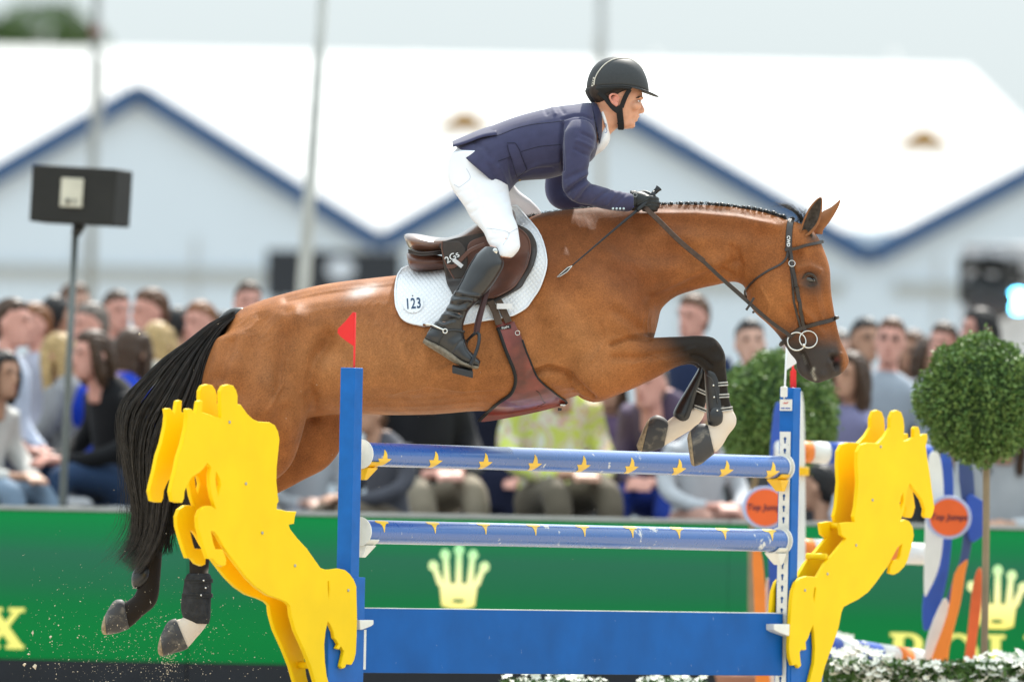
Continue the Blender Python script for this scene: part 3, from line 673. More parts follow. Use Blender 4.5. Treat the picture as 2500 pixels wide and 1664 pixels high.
# yaw: +1.2 faces right in the photo, -1.2 faces left
PEOPLE = [
 (28, 790, 7.0, 1.2, 'stand', 'pink', 'short', 'brown', (.62, .68, .82), (.1, .1, .14), 'man with tousled brown hair in a pale blue shirt at the left edge', 1.03),
 (84, 795, 8.2, -.9, 'stand', 'pink', 'short', 'ginger', (.5, .5, .6), (.1, .1, .12), 'reddish-faced man half hidden behind the man in the pale blue shirt', .98),
 (4, 915, 6.6, .8, 'sit', 'tan', 'bob', 'black', (.72, .70, .66), (.24, .32, .42), 'dark-haired woman in a white blouse and blue jeans seated at the left edge', 1.0),
 (136, 775, 8.4, 2.6, 'stand', 'tan', 'short', 'black', (.3, .26, .2), (.1, .1, .1), 'black-haired man seen from behind beside the loudspeaker stand', .95),
 (142, 872, 7.4, -2.2, 'sit', 'tan', 'long', 'blond', (.30, .30, .31), (.26, .26, .27), 'blond long-haired woman in a grey coat behind the loudspeaker stand', 1.0),
 (222, 795, 8.2, -1.1, 'stand', 'pink', 'short', 'grey', (.45, .42, .4), (.12, .12, .12), 'grey-haired man looking left behind the woman in black', .98),
 (226, 868, 6.7, -1.0, 'sit', 'pink', 'bob', 'brown', (.012, .012, .014), (.03, .06, .13), 'brown-haired woman in a black top and dark jeans seated by the stand', 1.04),
 (285, 762, 9.0, .5, 'stand', 'pink', 'short', 'brown', (.35, .3, .26), (.1, .1, .12), 'brown-haired man standing behind the woman in royal blue', .97),
 (368, 762, 8.6, -1.1, 'stand', 'pink', 'short', 'chestnut', (.36, .27, .5), (.12, .12, .14), 'tall man in a lilac shirt looking left', 1.02),
 (322, 862, 7.3, 2.6, 'sit', 'tan', 'long', 'brown', (.01, .05, .5), (.03, .05, .12), 'woman with long brown hair in a royal blue top', 1.05),
 (384, 842, 8.0, 2.9, 'sit', 'pale', 'long', 'blond', (.6, .55, .45), (.1, .1, .1), 'blond woman seen from behind next to the royal blue top', 1.0),
 (436, 800, 9.0, 2.5, 'stand', 'tan', 'short', 'black', (.2, .2, .22), (.1, .1, .1), 'short dark-haired person behind the lilac shirt', .9),
 (490, 790, 8.6, -.8, 'stand', 'pink', 'short', 'ginger', (.4, .3, .26), (.1, .1, .1), 'ginger man just above the horse tail', .98),
 (606, 742, 9.2, .2, 'stand', 'pink', 'short', 'brown', (.3, .3, .34), (.1, .1, .1), 'brown-haired person peeping over the horse croup', 1.0),
 (905, 1010, 6.4, -.9, 'sit', 'tan', 'short', 'chestnut', (.10, .10, .12), (.2, .16, .12), 'brown-haired person in a dark grey top beside the blue post', .86),
 (1040, 880, 7.0, .3, 'sit', 'pink', 'short', 'grey', (.02, .02, .024), (.36, .30, .22), 'seated man in a black jacket and beige trousers under the horse belly', 1.15),
 (1215, 880, 7.8, .0, 'stand', 'pink', 'short', 'brown', (.012, .014, .03), (.016, .02, .05), 'person in navy suit and trousers below the girth', 1.0),
 (1375, 880, 6.8, .35, 'sit', 'tan', 'short', 'grey', (.70, .72, .16), (.17, .14, .10), 'seated man in a yellow patterned shirt and brown trousers below the elbow', 1.15),
 (1585, 935, 6.8, -.4, 'lean', 'pink', 'short', 'grey', (.14, .10, .16), (.02, .05, .32), 'seated person in blue trousers behind the front hooves', 1.12),
 (1692, 775, 8.2, -.6, 'stand', 'pink', 'short', 'chestnut', (.03, .045, .11), (.03, .035, .07), 'red-haired man in a navy suit behind the folded foreleg', 1.0),
 (1832, 838, 7.6, .1, 'stand', 'pale', 'short', 'black', (.5, .5, .55), (.1, .1, .1), 'dark-haired man behind the ball tree under the horse jaw', 1.03),
 (1740, 1010, 6.4, .4, 'sit', 'pink', None, None, (.62, .63, .66), (.50, .28, .22), 'seated person in a pale top with bare knees behind the pole end', .9),
 (2112, 832, 8.4, .4, 'stand', 'tan', 'short', 'black', (.2, .2, .24), (.1, .1, .1), 'dark-haired man left of the man with glasses', 1.0),
 (2174, 835, 7.6, -.1, 'stand', 'pink', 'short', 'chestnut', (.42, .47, .54), (.1, .1, .14), 'man with glasses in a grey-blue sweater beside the ball tree', 1.04),
 (2078, 918, 6.9, -.7, 'stand', 'tan', 'long', 'brown', (.25, .24, .40), (.05, .05, .07), 'woman with long brown hair in a lilac top next to the muzzle', 1.0),
 (2302, 842, 8.8, -.4, 'stand', 'pink', 'short', 'brown', (.3, .3, .34), (.1, .1, .1), 'brown-haired man just left of the right ball tree', 1.0),
 (2268, 875, 9.4, .7, 'stand', 'tan', 'bob', 'brown', (.06, .06, .07), (.1, .1, .1), 'dark-haired woman behind the ball tree edge', .95),
 (2392, 808, 8.8, -1.2, 'stand', 'pink', 'bob', 'black', (.2, .18, .2), (.1, .1, .1), 'person with dark hair just above the right ball tree', 1.0),
 (1998, 1190, 6.2, -2.0, 'lean', 'tan', 'short', 'black', (.66, .69, .78), (.16, .07, .05), 'dark-haired person in a white shirt crouching behind the orange pole', .95),
 (2452, 1010, 6.4, -.2, 'sit', 'tan', 'long', 'brown', (.58, .60, .62), (.26, .13, .09), 'seated person in a pale grey wrap at the right edge', 1.1),
]
PEOPLE += [
 (1945, 862, 8.8, .3, 'stand', 'pink', 'short', 'brown', (.5, .42, .4), (.1, .1, .1), 'brown-haired person between the horse jaw and the white flag', 1.0),
 (2228, 858, 9.6, -.5, 'stand', 'tan', 'long', 'chestnut', (.3, .22, .2), (.1, .1, .1), 'chestnut-haired woman right of the man with glasses', .96),
 (2045, 860, 9.4, .5, 'stand', 'pale', 'short', 'grey', (.4, .42, .46), (.1, .1, .1), 'grey-haired man directly behind the horse nose', 1.0),
 (1490, 950, 8.4, -.2, 'stand', 'tan', 'bob', 'brown', (.16, .1, .18), (.1, .1, .1), 'woman in a plum top behind the forearm of the horse', .95),
 (750, 1015, 9.2, .2, 'sit', 'pale', 'short', 'brown', (.55, .57, .6), (.3, .3, .34), 'pale-shirted person half hidden behind the left blue post', .95),
 (182, 742, 10.0, .9, 'stand', 'pale', 'short', 'chestnut', (.5, .5, .52), (.1, .1, .1), 'chestnut-haired man at the back right of the loudspeaker stand', .95),
 (545, 812, 9.8, -.3, 'stand', 'tan', 'short', 'black', (.3, .3, .36), (.1, .1, .1), 'dark-haired man just behind the tail root', .95),
]
for p_ in PEOPLE: person(*p_)
# ================================================================== the jump
blue_paint = mat('blue_paint', (.002, .115, .43), .5, .25, var=.10, vscale=14, coat=.05, bump=.15, bscale=90)
yellow_paint = mat('yellow_paint', (.93, .60, .001), .5, .2, var=.05, vscale=5, bump=.04, bscale=60)
white_plastic = mat('white_plastic', (.78, .77, .71), .35, .5, var=.08, vscale=20)
yellow_plastic = mat('yellow_plastic', (.88, .50, .003), .35, .5, var=.06, vscale=20)
red_cloth = mat('red_flag', (.75, .03, .03), .6, .3, var=.05)
white_cloth = mat('white_flag', (.8, .8, .8), .6, .3, var=.05)
YL, YR = -.9, 1.9
PLp, PRp = px(849, 1300, YL), px(1917, 1300, YR)
A_ = Vector((PRp.x - PLp.x, PRp.y - PLp.y, 0)).normalized()      # along the poles, left to right (and away)
N_ = Vector((A_.y, -A_.x, 0))                                     # front of the jump
if N_.y > 0: N_ = -N_
RF = Matrix((A_, N_, Z_)).transposed()                            # local (along, front, up) -> world
def fbox(c, s): return box(c, s, RF)
def fx(x, y, off=0.0):  return pxp(x, y, PLp + N_ * off, N_)      # pixel -> fence plane shifted off to the front
def uv(p): d = p - PLp; return (d.dot(A_), d.z)
def fplate(outs, thick, bev, off): return plate([[uv(fx(x, y, off)) for x, y in o] for o in outs], thick, bev, (PLp + N_ * off, A_, Z_, N_), 2)

def sub(pts, s, ox, oy): return [(x / s + ox, y / s + oy) for x, y in pts]
L_up = sub([(505, 150), (506, 100), (525, 62), (560, 52), (597, 60), (617, 92), (628, 130), (627, 190), (650, 195), (668, 220), (700, 265), (740, 300), (775, 315), (855, 320), (892, 340), (915, 385), (925, 440), (915, 540), (905, 640), (903, 740), (912, 830), (920, 880), (908, 900), (905, 935), (940, 940), (975, 950), (1045, 952), (1034, 990), (1027, 1038), (990, 1045), (1000, 1075), (1050, 1140), (1120, 1215), (1180, 1300), (1215, 1350), (1250, 1362), (1290, 1362), (1345, 1355), (1390, 1365), (1425, 1395), (1450, 1430), (1470, 1480), (1471, 1540)], 2.9037, 360, 920)
L_tail = sub([(1575, 1100), (1577, 1200), (1575, 1300), (1570, 1400), (1560, 1440), (1545, 1468), (1515, 1465), (1507, 1485), (1490, 1490), (1482, 1475), (1495, 1420), (1500, 1390), (1484, 1362), (1472, 1380), (1458, 1372), (1470, 1350), (1456, 1325), (1445, 1315), (1440, 1280), (1425, 1245), (1408, 1218), (1395, 1280), (1388, 1350), (1392, 1450), (1402, 1530), (1420, 1600), (1440, 1680), (1455, 1760)], 2.361, 200, 1000)
L_leg = sub([(1395, 1760), (1370, 1670), (1335, 1568), (1310, 1480), (1270, 1380), (1220, 1270), (1195, 1180), (1190, 1130), (1170, 1108), (1130, 1090)], 2.361, 200, 1000)
L_dn = sub([(840, 1545), (760, 1490), (690, 1420), (620, 1330), (560, 1250), (520, 1190), (485, 1125), (460, 1095), (438, 1090), (455, 1170), (470, 1218), (520, 1220), (530, 1240), (548, 1290), (545, 1330), (520, 1342), (480, 1325), (450, 1288), (415, 1285), (395, 1230), (370, 1150), (345, 1060), (342, 990), (360, 940), (400, 912), (440, 910), (472, 932), (460, 895), (445, 850), (430, 770), (428, 700), (438, 640), (413, 608), (390, 645), (360, 675), (310, 705), (280, 745), (252, 810), (248, 860), (235, 890), (200, 890), (165, 880), (150, 810), (160, 760), (185, 660), (205, 560), (235, 470), (262, 350), (270, 270), (262, 228), (280, 222), (300, 225), (318, 247), (327, 262), (333, 245), (345, 172), (362, 165), (380, 170), (375, 248), (420, 262), (470, 280), (512, 291)], 2.9037, 360, 920)
L_out = L_up + L_tail + L_leg + L_dn
L_h1 = sub([(475, 670), (500, 720), (508, 760), (490, 840), (478, 780), (471, 720)], 2.9037, 360, 920)
L_h2 = sub([(1408, 985), (1413, 985), (1417, 1030), (1413, 1082), (1409, 1040)], 2.361, 200, 1000)
R_out = sub([(617, 145), (618, 90), (632, 55), (655, 47), (680, 58), (693, 95), (697, 140), (694, 220), (720, 215), (750, 197), (750, 150), (758, 138), (775, 140), (783, 160), (786, 190), (800, 182), (825, 180), (828, 205), (818, 245), (825, 310), (838, 390), (850, 480), (866, 590), (855, 635), (845, 652), (815, 648), (808, 635), (812, 600), (795, 550), (775, 520), (750, 490), (728, 455), (712, 500), (705, 560), (695, 610), (676, 668), (700, 658), (725, 668), (745, 700), (750, 750), (735, 820), (715, 890), (695, 925), (665, 955), (640, 967), (615, 960), (620, 920), (640, 885), (665, 880), (675, 860), (686, 795), (660, 815), (630, 870), (605, 920), (575, 960), (540, 1010), (495, 1065), (440, 1105), (390, 1130), (358, 1148), (345, 1180), (330, 1260), (305, 1340), (275, 1420), (250, 1490), (232, 1568), (210, 1660), (195, 1760), (130, 1760), (148, 1660), (165, 1568), (180, 1510), (192, 1460), (197, 1380), (192, 1300), (186, 1250), (175, 1275), (160, 1320), (145, 1345), (148, 1385), (135, 1390), (122, 1385), (112, 1400), (115, 1440), (120, 1475), (105, 1490), (95, 1470), (70, 1475), (55, 1430), (50, 1370), (55, 1290), (60, 1200), (65, 1120), (72, 1060), (90, 1010), (115, 985), (150, 975), (210, 980), (250, 910), (310, 840), (372, 766), (345, 745), (335, 680), (380, 672), (420, 672), (413, 640), (425, 590), (432, 520), (438, 450), (432, 350), (435, 280), (455, 240), (490, 230), (550, 232), (590, 190)], 2.2925, 1900, 980)
R_h1 = sub([(680, 530), (690, 508), (693, 560), (678, 602), (671, 570)], 2.2925, 1900, 980)
R_h2 = sub([(195, 1035), (202, 1042), (192, 1117), (187, 1090)], 2.2925, 1900, 980)

PW_A, PW_N = .062, .068                     # post section along / across
TH = .018
def standard(cx, topy, label, outs, px0, px1, py_panel, kind):
    """jump wing: post, lower panel and two cut-out horse plates"""
    c = fx(cx, 1400); e = empty('jump_wing', (c.x, c.y, 0), label, 'jump wing', 'wings of the blue and yellow jump')
    zt = fx(cx, topy).z
    bevel(obj('post', *fbox((c.x, c.y, zt / 2), (PW_A, PW_N, zt)), blue_paint, e, False), .003)
    o0, o1 = fx(px0, py_panel), fx(px1, py_panel)
    cc = (o0 + o1) / 2; wd = (o1 - o0).dot(A_)
    bevel(obj('lower_panel', *fbox((cc.x, cc.y, o0.z / 2), (wd, PW_N + .008, o0.z)), blue_paint, e, False), .003)
    off = PW_N / 2 + .006 + TH / 2
    fl = obj('horse_cutout', *fplate(outs, TH, .0035, off), yellow_paint, e); flatsmooth(fl, .5)
    bk = fl.copy(); COL.objects.link(bk); bk.location = -N_ * (2 * off)
    bk.parent = e; bk.matrix_parent_inverse = Matrix.Translation(-e.location)
    for du, dz in (((.25, .5), (.45, .8)) if kind == 'L' else ((.12, .95), (.3, 1.08))):
        u0 = uv(fx((px0 + px1) / 2 + (-1 if kind == 'L' else 1) * du * 300, py_panel))
        p = PLp + A_ * u0[0] + Z_ * (dz - PLp.z)
        obj('spacer', *tube([p - N_ * off, p + N_ * off], .014, 10), yellow_paint, e)
    for (bx_, by_) in (((560, 1030), (600, 1180), (640, 1300), (850, 1440), (720, 1380)) if kind == 'L' else ((2150, 1090), (2130, 1220), (2090, 1330), (1965, 1440), (2020, 1400))):
        p = fx(bx_, by_, off + TH / 2 + .001)
        obj('bolt', *tube([p - N_ * .002, p + N_ * .003], .006, 8), steel, e)
    foot = box((cc.x, cc.y, .03), (.12, 1.0, .06), RF)
    obj('foot', *foot, blue_paint, e, False)
    return e, c, zt
eL, cL, zL = standard(849, 897, 'near jump wing of yellow horse cut-outs on a blue post, left', [L_out, L_h1, L_h2], 786, 873, 1407, 'L')
eR, cR, zR = standard(1921, 946, 'far jump wing of yellow horse cut-outs with white keyhole strip, right', [R_out, R_h1, R_h2], 1917, 1996, 1427, 'R')

# keyhole strips on the inner faces of the posts
def keyhole(u, z, s=1.0):
    r = .0075 * s; pts = [(u + r * math.cos(a), z + r * math.sin(a)) for a in np.linspace(-math.pi * .28, math.pi * 1.28, 12)]
    return pts + [(u - .0042 * s, z - .02 * s), (u + .0042 * s, z - .02 * s)]
def strip(c, zt0, zb, sgn, e, gaps):
    ux = N_ * sgn; O = Vector((c.x, c.y, 0)) + A_ * (sgn * -1 * (PW_A / 2 + .004)); w = .026
    holes = []
    z = zt0 - .03
    while z > zb + .04:
        if not any(a < z < b for a, b in gaps): holes.append(keyhole(0, z))
        z -= .0485
    seg = [[(-w, zb), (w, zb), (w, zt0), (-w, zt0)]] + holes
    # -A face on the right post: right axis is -N... pick a right-handed frame pointing out of the face
    uz = -A_ * sgn
    ux = Z_.cross(uz)
    obj('keyhole_strip', *plate(seg, .005, .0006, (O, ux, Z_, uz)), white_plastic, e, False)
    for hz_ in range(int((zt0 - zb) / .145)):
        zz = zt0 - .055 - .145 * hz_
        for s2 in (-1, 1): obj('screw', *ball(O + ux * (.019 * s2) + Z_ * zz + uz * .003, .0022, 6, 4), steel, e)
strip(cR, fx(1910, 1053).z, .12, 1, eR, [])
strip(cL, fx(849, 1040).z, .12, -1, eL, [])
# maker's plate on the right post
O = Vector((cR.x, cR.y, fx(1915, 988).z)) - A_ * (PW_A / 2 + .003); ux = Z_.cross(-A_)
obj('maker_plate', *plate([[(-.03, -.024), (.03, -.024), (.03, .024), (-.03, .024)]], .004, .0005, (O, ux, Z_, -A_)), white_plastic, eR, False)
O2 = O - A_ * .0026
obj('emblem', *tube([O2 + ux * x * .001 + Z_ * z * .001 for x, z in ((-13, 6), (-8, 9), (0, 7), (8, 9), (13, 13))], [.001, .0022, .0024, .002, .0008], 6), mat('emblem_red', (.6, .03, .02), .5, var=0), eR)
for i, (x0, x1) in enumerate(((-23, -4), (0, 22))):
    obj('emblem_line', *box(O2 + ux * ((x0 + x1) / 2000) - Z_ * .014, ((x1 - x0) / 1000, .0015, .005), Matrix((ux, -A_, Z_)).transposed()), mat('emblem_blue', (.02, .08, .4), .5, var=0), eR, False)

# flags on the wing tops
def flag(bx, by, tx, ty, Y, poly, m, ms, label):
    b, t = px(bx, by, Y), px(tx, ty, Y)
    e = empty('flag', b, label, 'flag', 'flags on the jump wings')
    obj('stick', *tube([b - Z_ * .02, b, t], .0042, 10), ms, e)
    pts = [px(x, y, Y) for x, y in poly]; n = len(pts)
    o = obj('pennant', *plate([[((p - b).x, (p - b).z) for p in pts]], .003, .0008, (b, X_, Z_, -Y_)), m, e, False)
    return e
flag(864.5, 897, 867, 763, cL.y, [(868, 762), (861, 762), (845, 782), (825, 802), (824, 812), (830, 820), (845, 832), (864, 845)], red_cloth, red_cloth, 'small red flag on the left wing post')
cRy = cR.y
flag(1915, 962, 1921, 850, cRy - .02, [(1917, 846), (1926, 850), (1940, 862), (1954, 878), (1950, 884), (1936, 892), (1921, 903)], white_cloth, white_cloth, 'small white flag on the right wing post')
flag(1934, 946, 1937, 858, cRy + .03, [(1929, 946), (1944, 946), (1944, 905), (1938, 898), (1929, 906)], red_cloth, red_cloth, 'small red flag right behind the white flag')
bevel(obj('flag_holder', *box(px(1914, 956, cRy - .055), (.03, .02, .045)), white_plastic, eR, False), .004)

# poles
def pole_material(name, sc_):
    m = bpy.data.materials.new(name); m.use_nodes = True; t = m.node_tree; b = t.nodes['Principled BSDF']
    tcn = t.nodes.new('ShaderNodeTexCoord'); mpn = t.nodes.new('ShaderNodeMapping'); mpn.inputs['Scale'].default_value = (1, 1, 1)
    n1 = t.nodes.new('ShaderNodeTexNoise'); n1.inputs['Scale'].default_value = 16; n1.inputs['Detail'].default_value = 9; n1.inputs['Roughness'].default_value = .68
    t.links.new(tcn.outputs['Object'], n1.inputs['Vector'])
    n2 = t.nodes.new('ShaderNodeTexNoise'); n2.inputs['Scale'].default_value = 3.1; n2.inputs['Detail'].default_value = 3
    t.links.new(tcn.outputs['Object'], n2.inputs['Vector'])
    ad = t.nodes.new('ShaderNodeMath'); ad.operation = 'ADD'; mu = t.nodes.new('ShaderNodeMath'); mu.operation = 'MULTIPLY'; mu.inputs[1].default_value = .55
    t.links.new(n2.outputs['Fac'], mu.inputs[0]); t.links.new(n1.outputs['Fac'], ad.inputs[0]); t.links.new(mu.outputs[0], ad.inputs[1])
    rp = t.nodes.new('ShaderNodeValToRGB'); rp.color_ramp.elements[0].position = .93 * sc_; rp.color_ramp.elements[1].position = .965 * sc_
    rp.color_ramp.elements[0].color = (.003, .095, .38, 1); rp.color_ramp.elements[1].color = (.62, .64, .64, 1)
    t.links.new(ad.outputs[0], rp.inputs[0]); t.links.new(rp.outputs[0], b.inputs['Base Color'])
    rr = t.nodes.new('ShaderNodeMapRange'); rr.inputs[3].default_value = .16; rr.inputs[4].default_value = .42; t.links.new(n1.outputs['Fac'], rr.inputs[0]); t.links.new(rr.outputs[0], b.inputs['Roughness'])
    b.inputs['Specular IOR Level'].default_value = .6; b.inputs['Coat Weight'].default_value = .6; b.inputs['Coat Roughness'].default_value = .2; b.inputs['Coat IOR'].default_value = 1.6
    return m
PR = .0475
star_up = [(12, -1.5, -.5), (6, -1.5, 4.2), (0, -2.4, 6), (-5, -4, 6.4), (-9, -5, 6.4), (-9.6, -16, 17), (-14, -14, 12), (-19, -12.5, 5.5), (-23, -14, -1), (-26.5, -19, -8)]
star_dn = [(27.3, -17, 6), (25.5, -17.5, 14), (22, -12, 17), (20.5, -3.5, 11), (15, 1.5, 8.6), (7, 4.8, 8.2), (0, 6, 7.6)]
def jump_pole(xl, yl, xr, yr, rows, stars, label, seed):
    off = .0
    p = fx(xl, yl, off); q = fx(xr, yr, off)
    d = (q - p).normalized(); nn = Vector((d.y, -d.x, 0)).normalized()
    if nn.y > 0: nn = -nn
    up = nn.cross(d); up = -up if up.z < 0 else up
    e = empty('jump_pole', (p + q) / 2, label, 'pole', 'blue jump poles')
    L = (q - p).length; seg = 40
    obj('shaft', *tube([p + d * (L * i / seg) for i in range(seg + 1)], PR, 40, caps=False), pole_material('pole_blue_%d' % seed, 1.0), e)
    for s_, c_ in ((-1, p), (1, q)):
        o = obj('end_cap', *tube([c_ - d * (s_ * .002), c_ + d * (s_ * .008), c_ + d * (s_ * .012)], [PR + .0012, PR + .0012, PR - .004], 40), white_plastic, e)
        flatsmooth(o, .5)
    for sx in stars:
        k = (fx(sx, (yl + yr) / 2) - fx(sx + 1, (yl + yr) / 2)).length       # metres along the pole per pixel
        c = fx(sx, yl + (yr - yl) * (sx - xl) / (xr - xl)); c = p + d * (c - p).dot(d)
        km = (c.y + DIST) / FPX
        V, Fc = [], []
        R2 = []
        for (v0, a0, b0), (v1, a1, b1) in zip(rows[:-1], rows[1:]):
            ns = max(1, int(abs(v0 - v1) / 1.5))
            for j in range(ns): t = j / ns; R2.append((v0 + (v1 - v0) * t, a0 + (a1 - a0) * t, b0 + (b1 - b0) * t))
        R2.append(rows[-1])
        for v, a, b in R2:
            ph = math.asin(max(-1, min(1, v * km / PR)))
            rad = nn * math.cos(ph) + up * math.sin(ph)
            sh = -(nn.x * PR * math.cos(ph)) / (abs(d.x) + 1e-6)              # undo the sideways shift of the near face
            for w in (a, b): V.append(c + d * (w * k + sh) + rad * (PR + .0008))
        for i in range(len(R2) - 1): Fc.append((2 * i, 2 * i + 1, 2 * i + 3, 2 * i + 2))
        obj('star_mark', V, Fc, mat('star_yellow', (.90, .55, .01), .35, .5, var=.05, coat=.3), e)
    return e, p, q, d, nn
s1 = [940, 1064, 1185.5, 1306, 1424.5, 1541.5, 1657.5, 1773, 1885.5]
s2 = [932, 1056, 1179.5, 1301, 1420.5, 1537.5, 1651, 1763, 1877.5]
P1 = jump_pole(886, 1108, 1906, 1140, star_up, s1, 'upper blue jump pole with upright yellow marks', 1)
P2 = jump_pole(882, 1297, 1901, 1319, star_dn, s2, 'lower blue jump pole with inverted yellow marks', 2)
def cup(P, end, m, label):
    e_, p, q, d, nn = P; c = p if end == 'L' else q; s = 1 if end == 'L' else -1
    up = nn.cross(d); up = -up if up.z < 0 else up
    root = empty('pole_cup', c - Z_ * .06, label, 'pole cup', 'pole cups')
    # trough under the pole
    V, Fc = [], []
    prof = [(.9, PR + .0025), (.9, PR + .0085)]
    na = 9
    for t in (0.0, .07):
        for i in range(na):
            a = -math.pi / 2 + (i / (na - 1) - .5) * 1.9
            for r in (PR + .003, PR + .009): V.append(c + d * (s * (t - .006)) + nn * (math.cos(a) * r) + Z_ * (math.sin(a) * r))
    m_ = 2 * na
    for i in range(na - 1):
        a = 2 * i
        Fc += [(a, a + 2, a + 2 + m_, a + m_), (a + 1, a + 1 + m_, a + 3 + m_, a + 3), (a, a + 1, a + 3, a + 2), (a + m_, a + 2 + m_, a + 3 + m_, a + 1 + m_)]
    Fc += [(0, m_, m_ + 1, 1), (m_ - 2, m_ - 1, 2 * m_ - 1, 2 * m_ - 2)]
    obj('trough', V, Fc, m, root, False)
    # tapering bracket below, against the post
    zt, zb = c.z - PR - .006, c.z - PR - .055
    V = []
    for (z, w, t0, t1) in ((zt, .036, -.012, .06), (zb, .016, -.012, .012)):
        for a, b in ((-w, t0), (w, t0), (w, t1), (-w, t1)): V.append(Vector((c.x, c.y, z)) + nn * a + d * (s * b))
    bevel(obj('bracket', V, [(0, 1, 2, 3), (7, 6, 5, 4), (0, 4, 5, 1), (1, 5, 6, 2), (2, 6, 7, 3), (3, 7, 4, 0)], m, root, False), .003)
    # round back plate against the strip
    bc = c - d * (s * .016)
    flatsmooth(obj('back_plate', *tube([bc - d * .003, bc + d * .003], PR + .012, 32), white_plastic, root), .5)
    return root
cup(P1, 'L', yellow_plastic, 'yellow cup under the left end of the upper pole'); cup(P1, 'R', yellow_plastic, 'yellow cup under the right end of the upper pole')
cup(P2, 'L', white_plastic, 'white cup under the left end of the lower pole'); cup(P2, 'R', white_plastic, 'white cup under the right end of the lower pole')

# plank
def plank_material():
    m = mat('plank_blue', (.001, .095, .36), .6, .2, var=.12, vscale=5)
    t = m.node_tree; b = t.nodes['Principled BSDF']
    tcn = t.nodes.new('ShaderNodeTexCoord'); n1 = t.nodes.new('ShaderNodeTexNoise'); n1.inputs['Scale'].default_value = 22; n1.inputs['Detail'].default_value = 8; n1.inputs['Roughness'].default_value = .7
    t.links.new(tcn.outputs['Object'], n1.inputs['Vector']); rp = t.nodes.new('ShaderNodeValToRGB'); rp.color_ramp.elements[0].position = .66; rp.color_ramp.elements[1].position = .76
    t.links.new(n1.outputs['Fac'], rp.inputs[0]); mx = t.nodes.new('ShaderNodeMix'); mx.data_type = 'RGBA'
    src = b.inputs['Base Color'].links[0].from_socket; t.links.new(rp.outputs[0], mx.inputs[0]); t.links.new(src, mx.inputs[6]); mx.inputs[7].default_value = (.45, .5, .55, 1)
    t.links.new(mx.outputs[2], b.inputs['Base Color']); return m
p0, p1, p2, p3 = fx(873, 1641), fx(1903, 1648), fx(1905, 1497), fx(873, 1484)
e = empty('jump_plank', (p0 + p1) / 2, 'wide flat blue plank hanging under the poles', 'plank')
bevel(obj('board', *plate([[uv(q) for q in (p0, p1, p2, p3)]], .03, .003, (PLp, A_, Z_, N_)), plank_material(), e, False), .001)
obj('top_edge', *plate([[uv(p3), uv(p2), (uv(p2)[0], uv(p2)[1] + .004), (uv(p3)[0], uv(p3)[1] + .004)]], .026, .0005, (PLp, A_, Z_, N_)), mat('worn_edge', (.6, .62, .62), .6), e, False)
off = .015 + .005
for (x0, y0, x1, y1) in ((876, 1536, 891, 1633),):
    a, b = uv(fx(x0, y0, off)), uv(fx(x1, y1, off))
    obj('hanger_strip', *plate([[(a[0], b[1]), (b[0], b[1]), (b[0], a[1]), (a[0], a[1])]], .008, .001, (PLp + N_ * off, A_, Z_, N_)), white_plastic, e, False)
    for y_ in (1548, 1588, 1622):
        p = fx(883, y_, off + .005); obj('screw', *ball(p, .003, 8, 5), steel, e)
def hook(cx, cy, w, h, s, label):
    r = empty('plank_hook', fx(cx, cy, .03), label, 'plank hook', 'plank hooks')
    pts = [(-w, h), (w, h), (w, h * .1), (w * .7, -h * .25), (-w * .6, -h), (-w * .9, -h)]
    pts = [(cx + s * x, cy - y) for x, y in pts]
    bevel(obj('hook_body', *fplate([pts if s < 0 else pts[::-1]], .05, .004, .03), white_plastic, r, False), .001)
hook(883, 1524, 17, 12, 1, 'white hook at the left end of the plank'); hook(1902, 1537, 24, 15, -1, 'white hook at the right end of the plank')

# ================================================================== second jump behind (orange, white and blue)
orange = mat('orange_paint', (.80, .22, .03), .45, .4, var=.06); white_paint = mat('white_paint', (.76, .76, .73), .45, .4, var=.06); royal = mat('royal_blue', (.03, .09, .42), .45, .4, var=.08); orange_red = mat('sign_orange', (.78, .13, .03), .5, .3, var=.04)
BY = 5.6
def banded_pole(x0, y0, x1, y1, Y0, Y1, r, bands, label):
    p, q = px(x0, y0, Y0), px(x1, y1, Y1); e = empty('striped_pole', (p + q) / 2, label, 'pole', 'striped orange and white poles')
    t = 0; tot = sum(b[0] for b in bands)
    for w, m in bands:
        a, b = p.lerp(q, t / tot), p.lerp(q, (t + w) / tot); t += w
        obj('band', *tube([a, b], r, 24), m, e)
O_, Wp, B_ = orange, white_paint, royal
banded_pole(1900, 1101, 2268, 1112, BY, BY + .4, .050, [(48, Wp), (28, O_), (40, Wp), (70, B_), (50, Wp), (30, O_), (40, Wp), (60, B_)], 'upper orange, white and blue pole of the jump behind')
banded_pole(1900, 1338, 2262, 1352, BY, BY + .4, .050, [(46, Wp), (26, O_), (60, Wp), (90, Wp), (40, O_), (70, Wp)], 'lower orange and white pole of the jump behind')
banded_pole(1975, 1572, 2262, 1614, BY - .6, BY + .3, .052, [(30, Wp), (30, B_), (40, Wp), (55, B_), (40, Wp), (30, O_), (50, Wp)], 'striped pole lying low among the white flowers')
def shape(poly, Y, th, m, name, par, sm=True):
    b = px(2300, 1400, Y); P = smooth_closed(poly, 3) if sm else poly
    return obj(name, *plate([[((px(x, y, Y) - b).x, (px(x, y, Y) - b).z) for x, y in P][::-1]], th, .004, (b, X_, Z_, -Y_)), m, par, False)
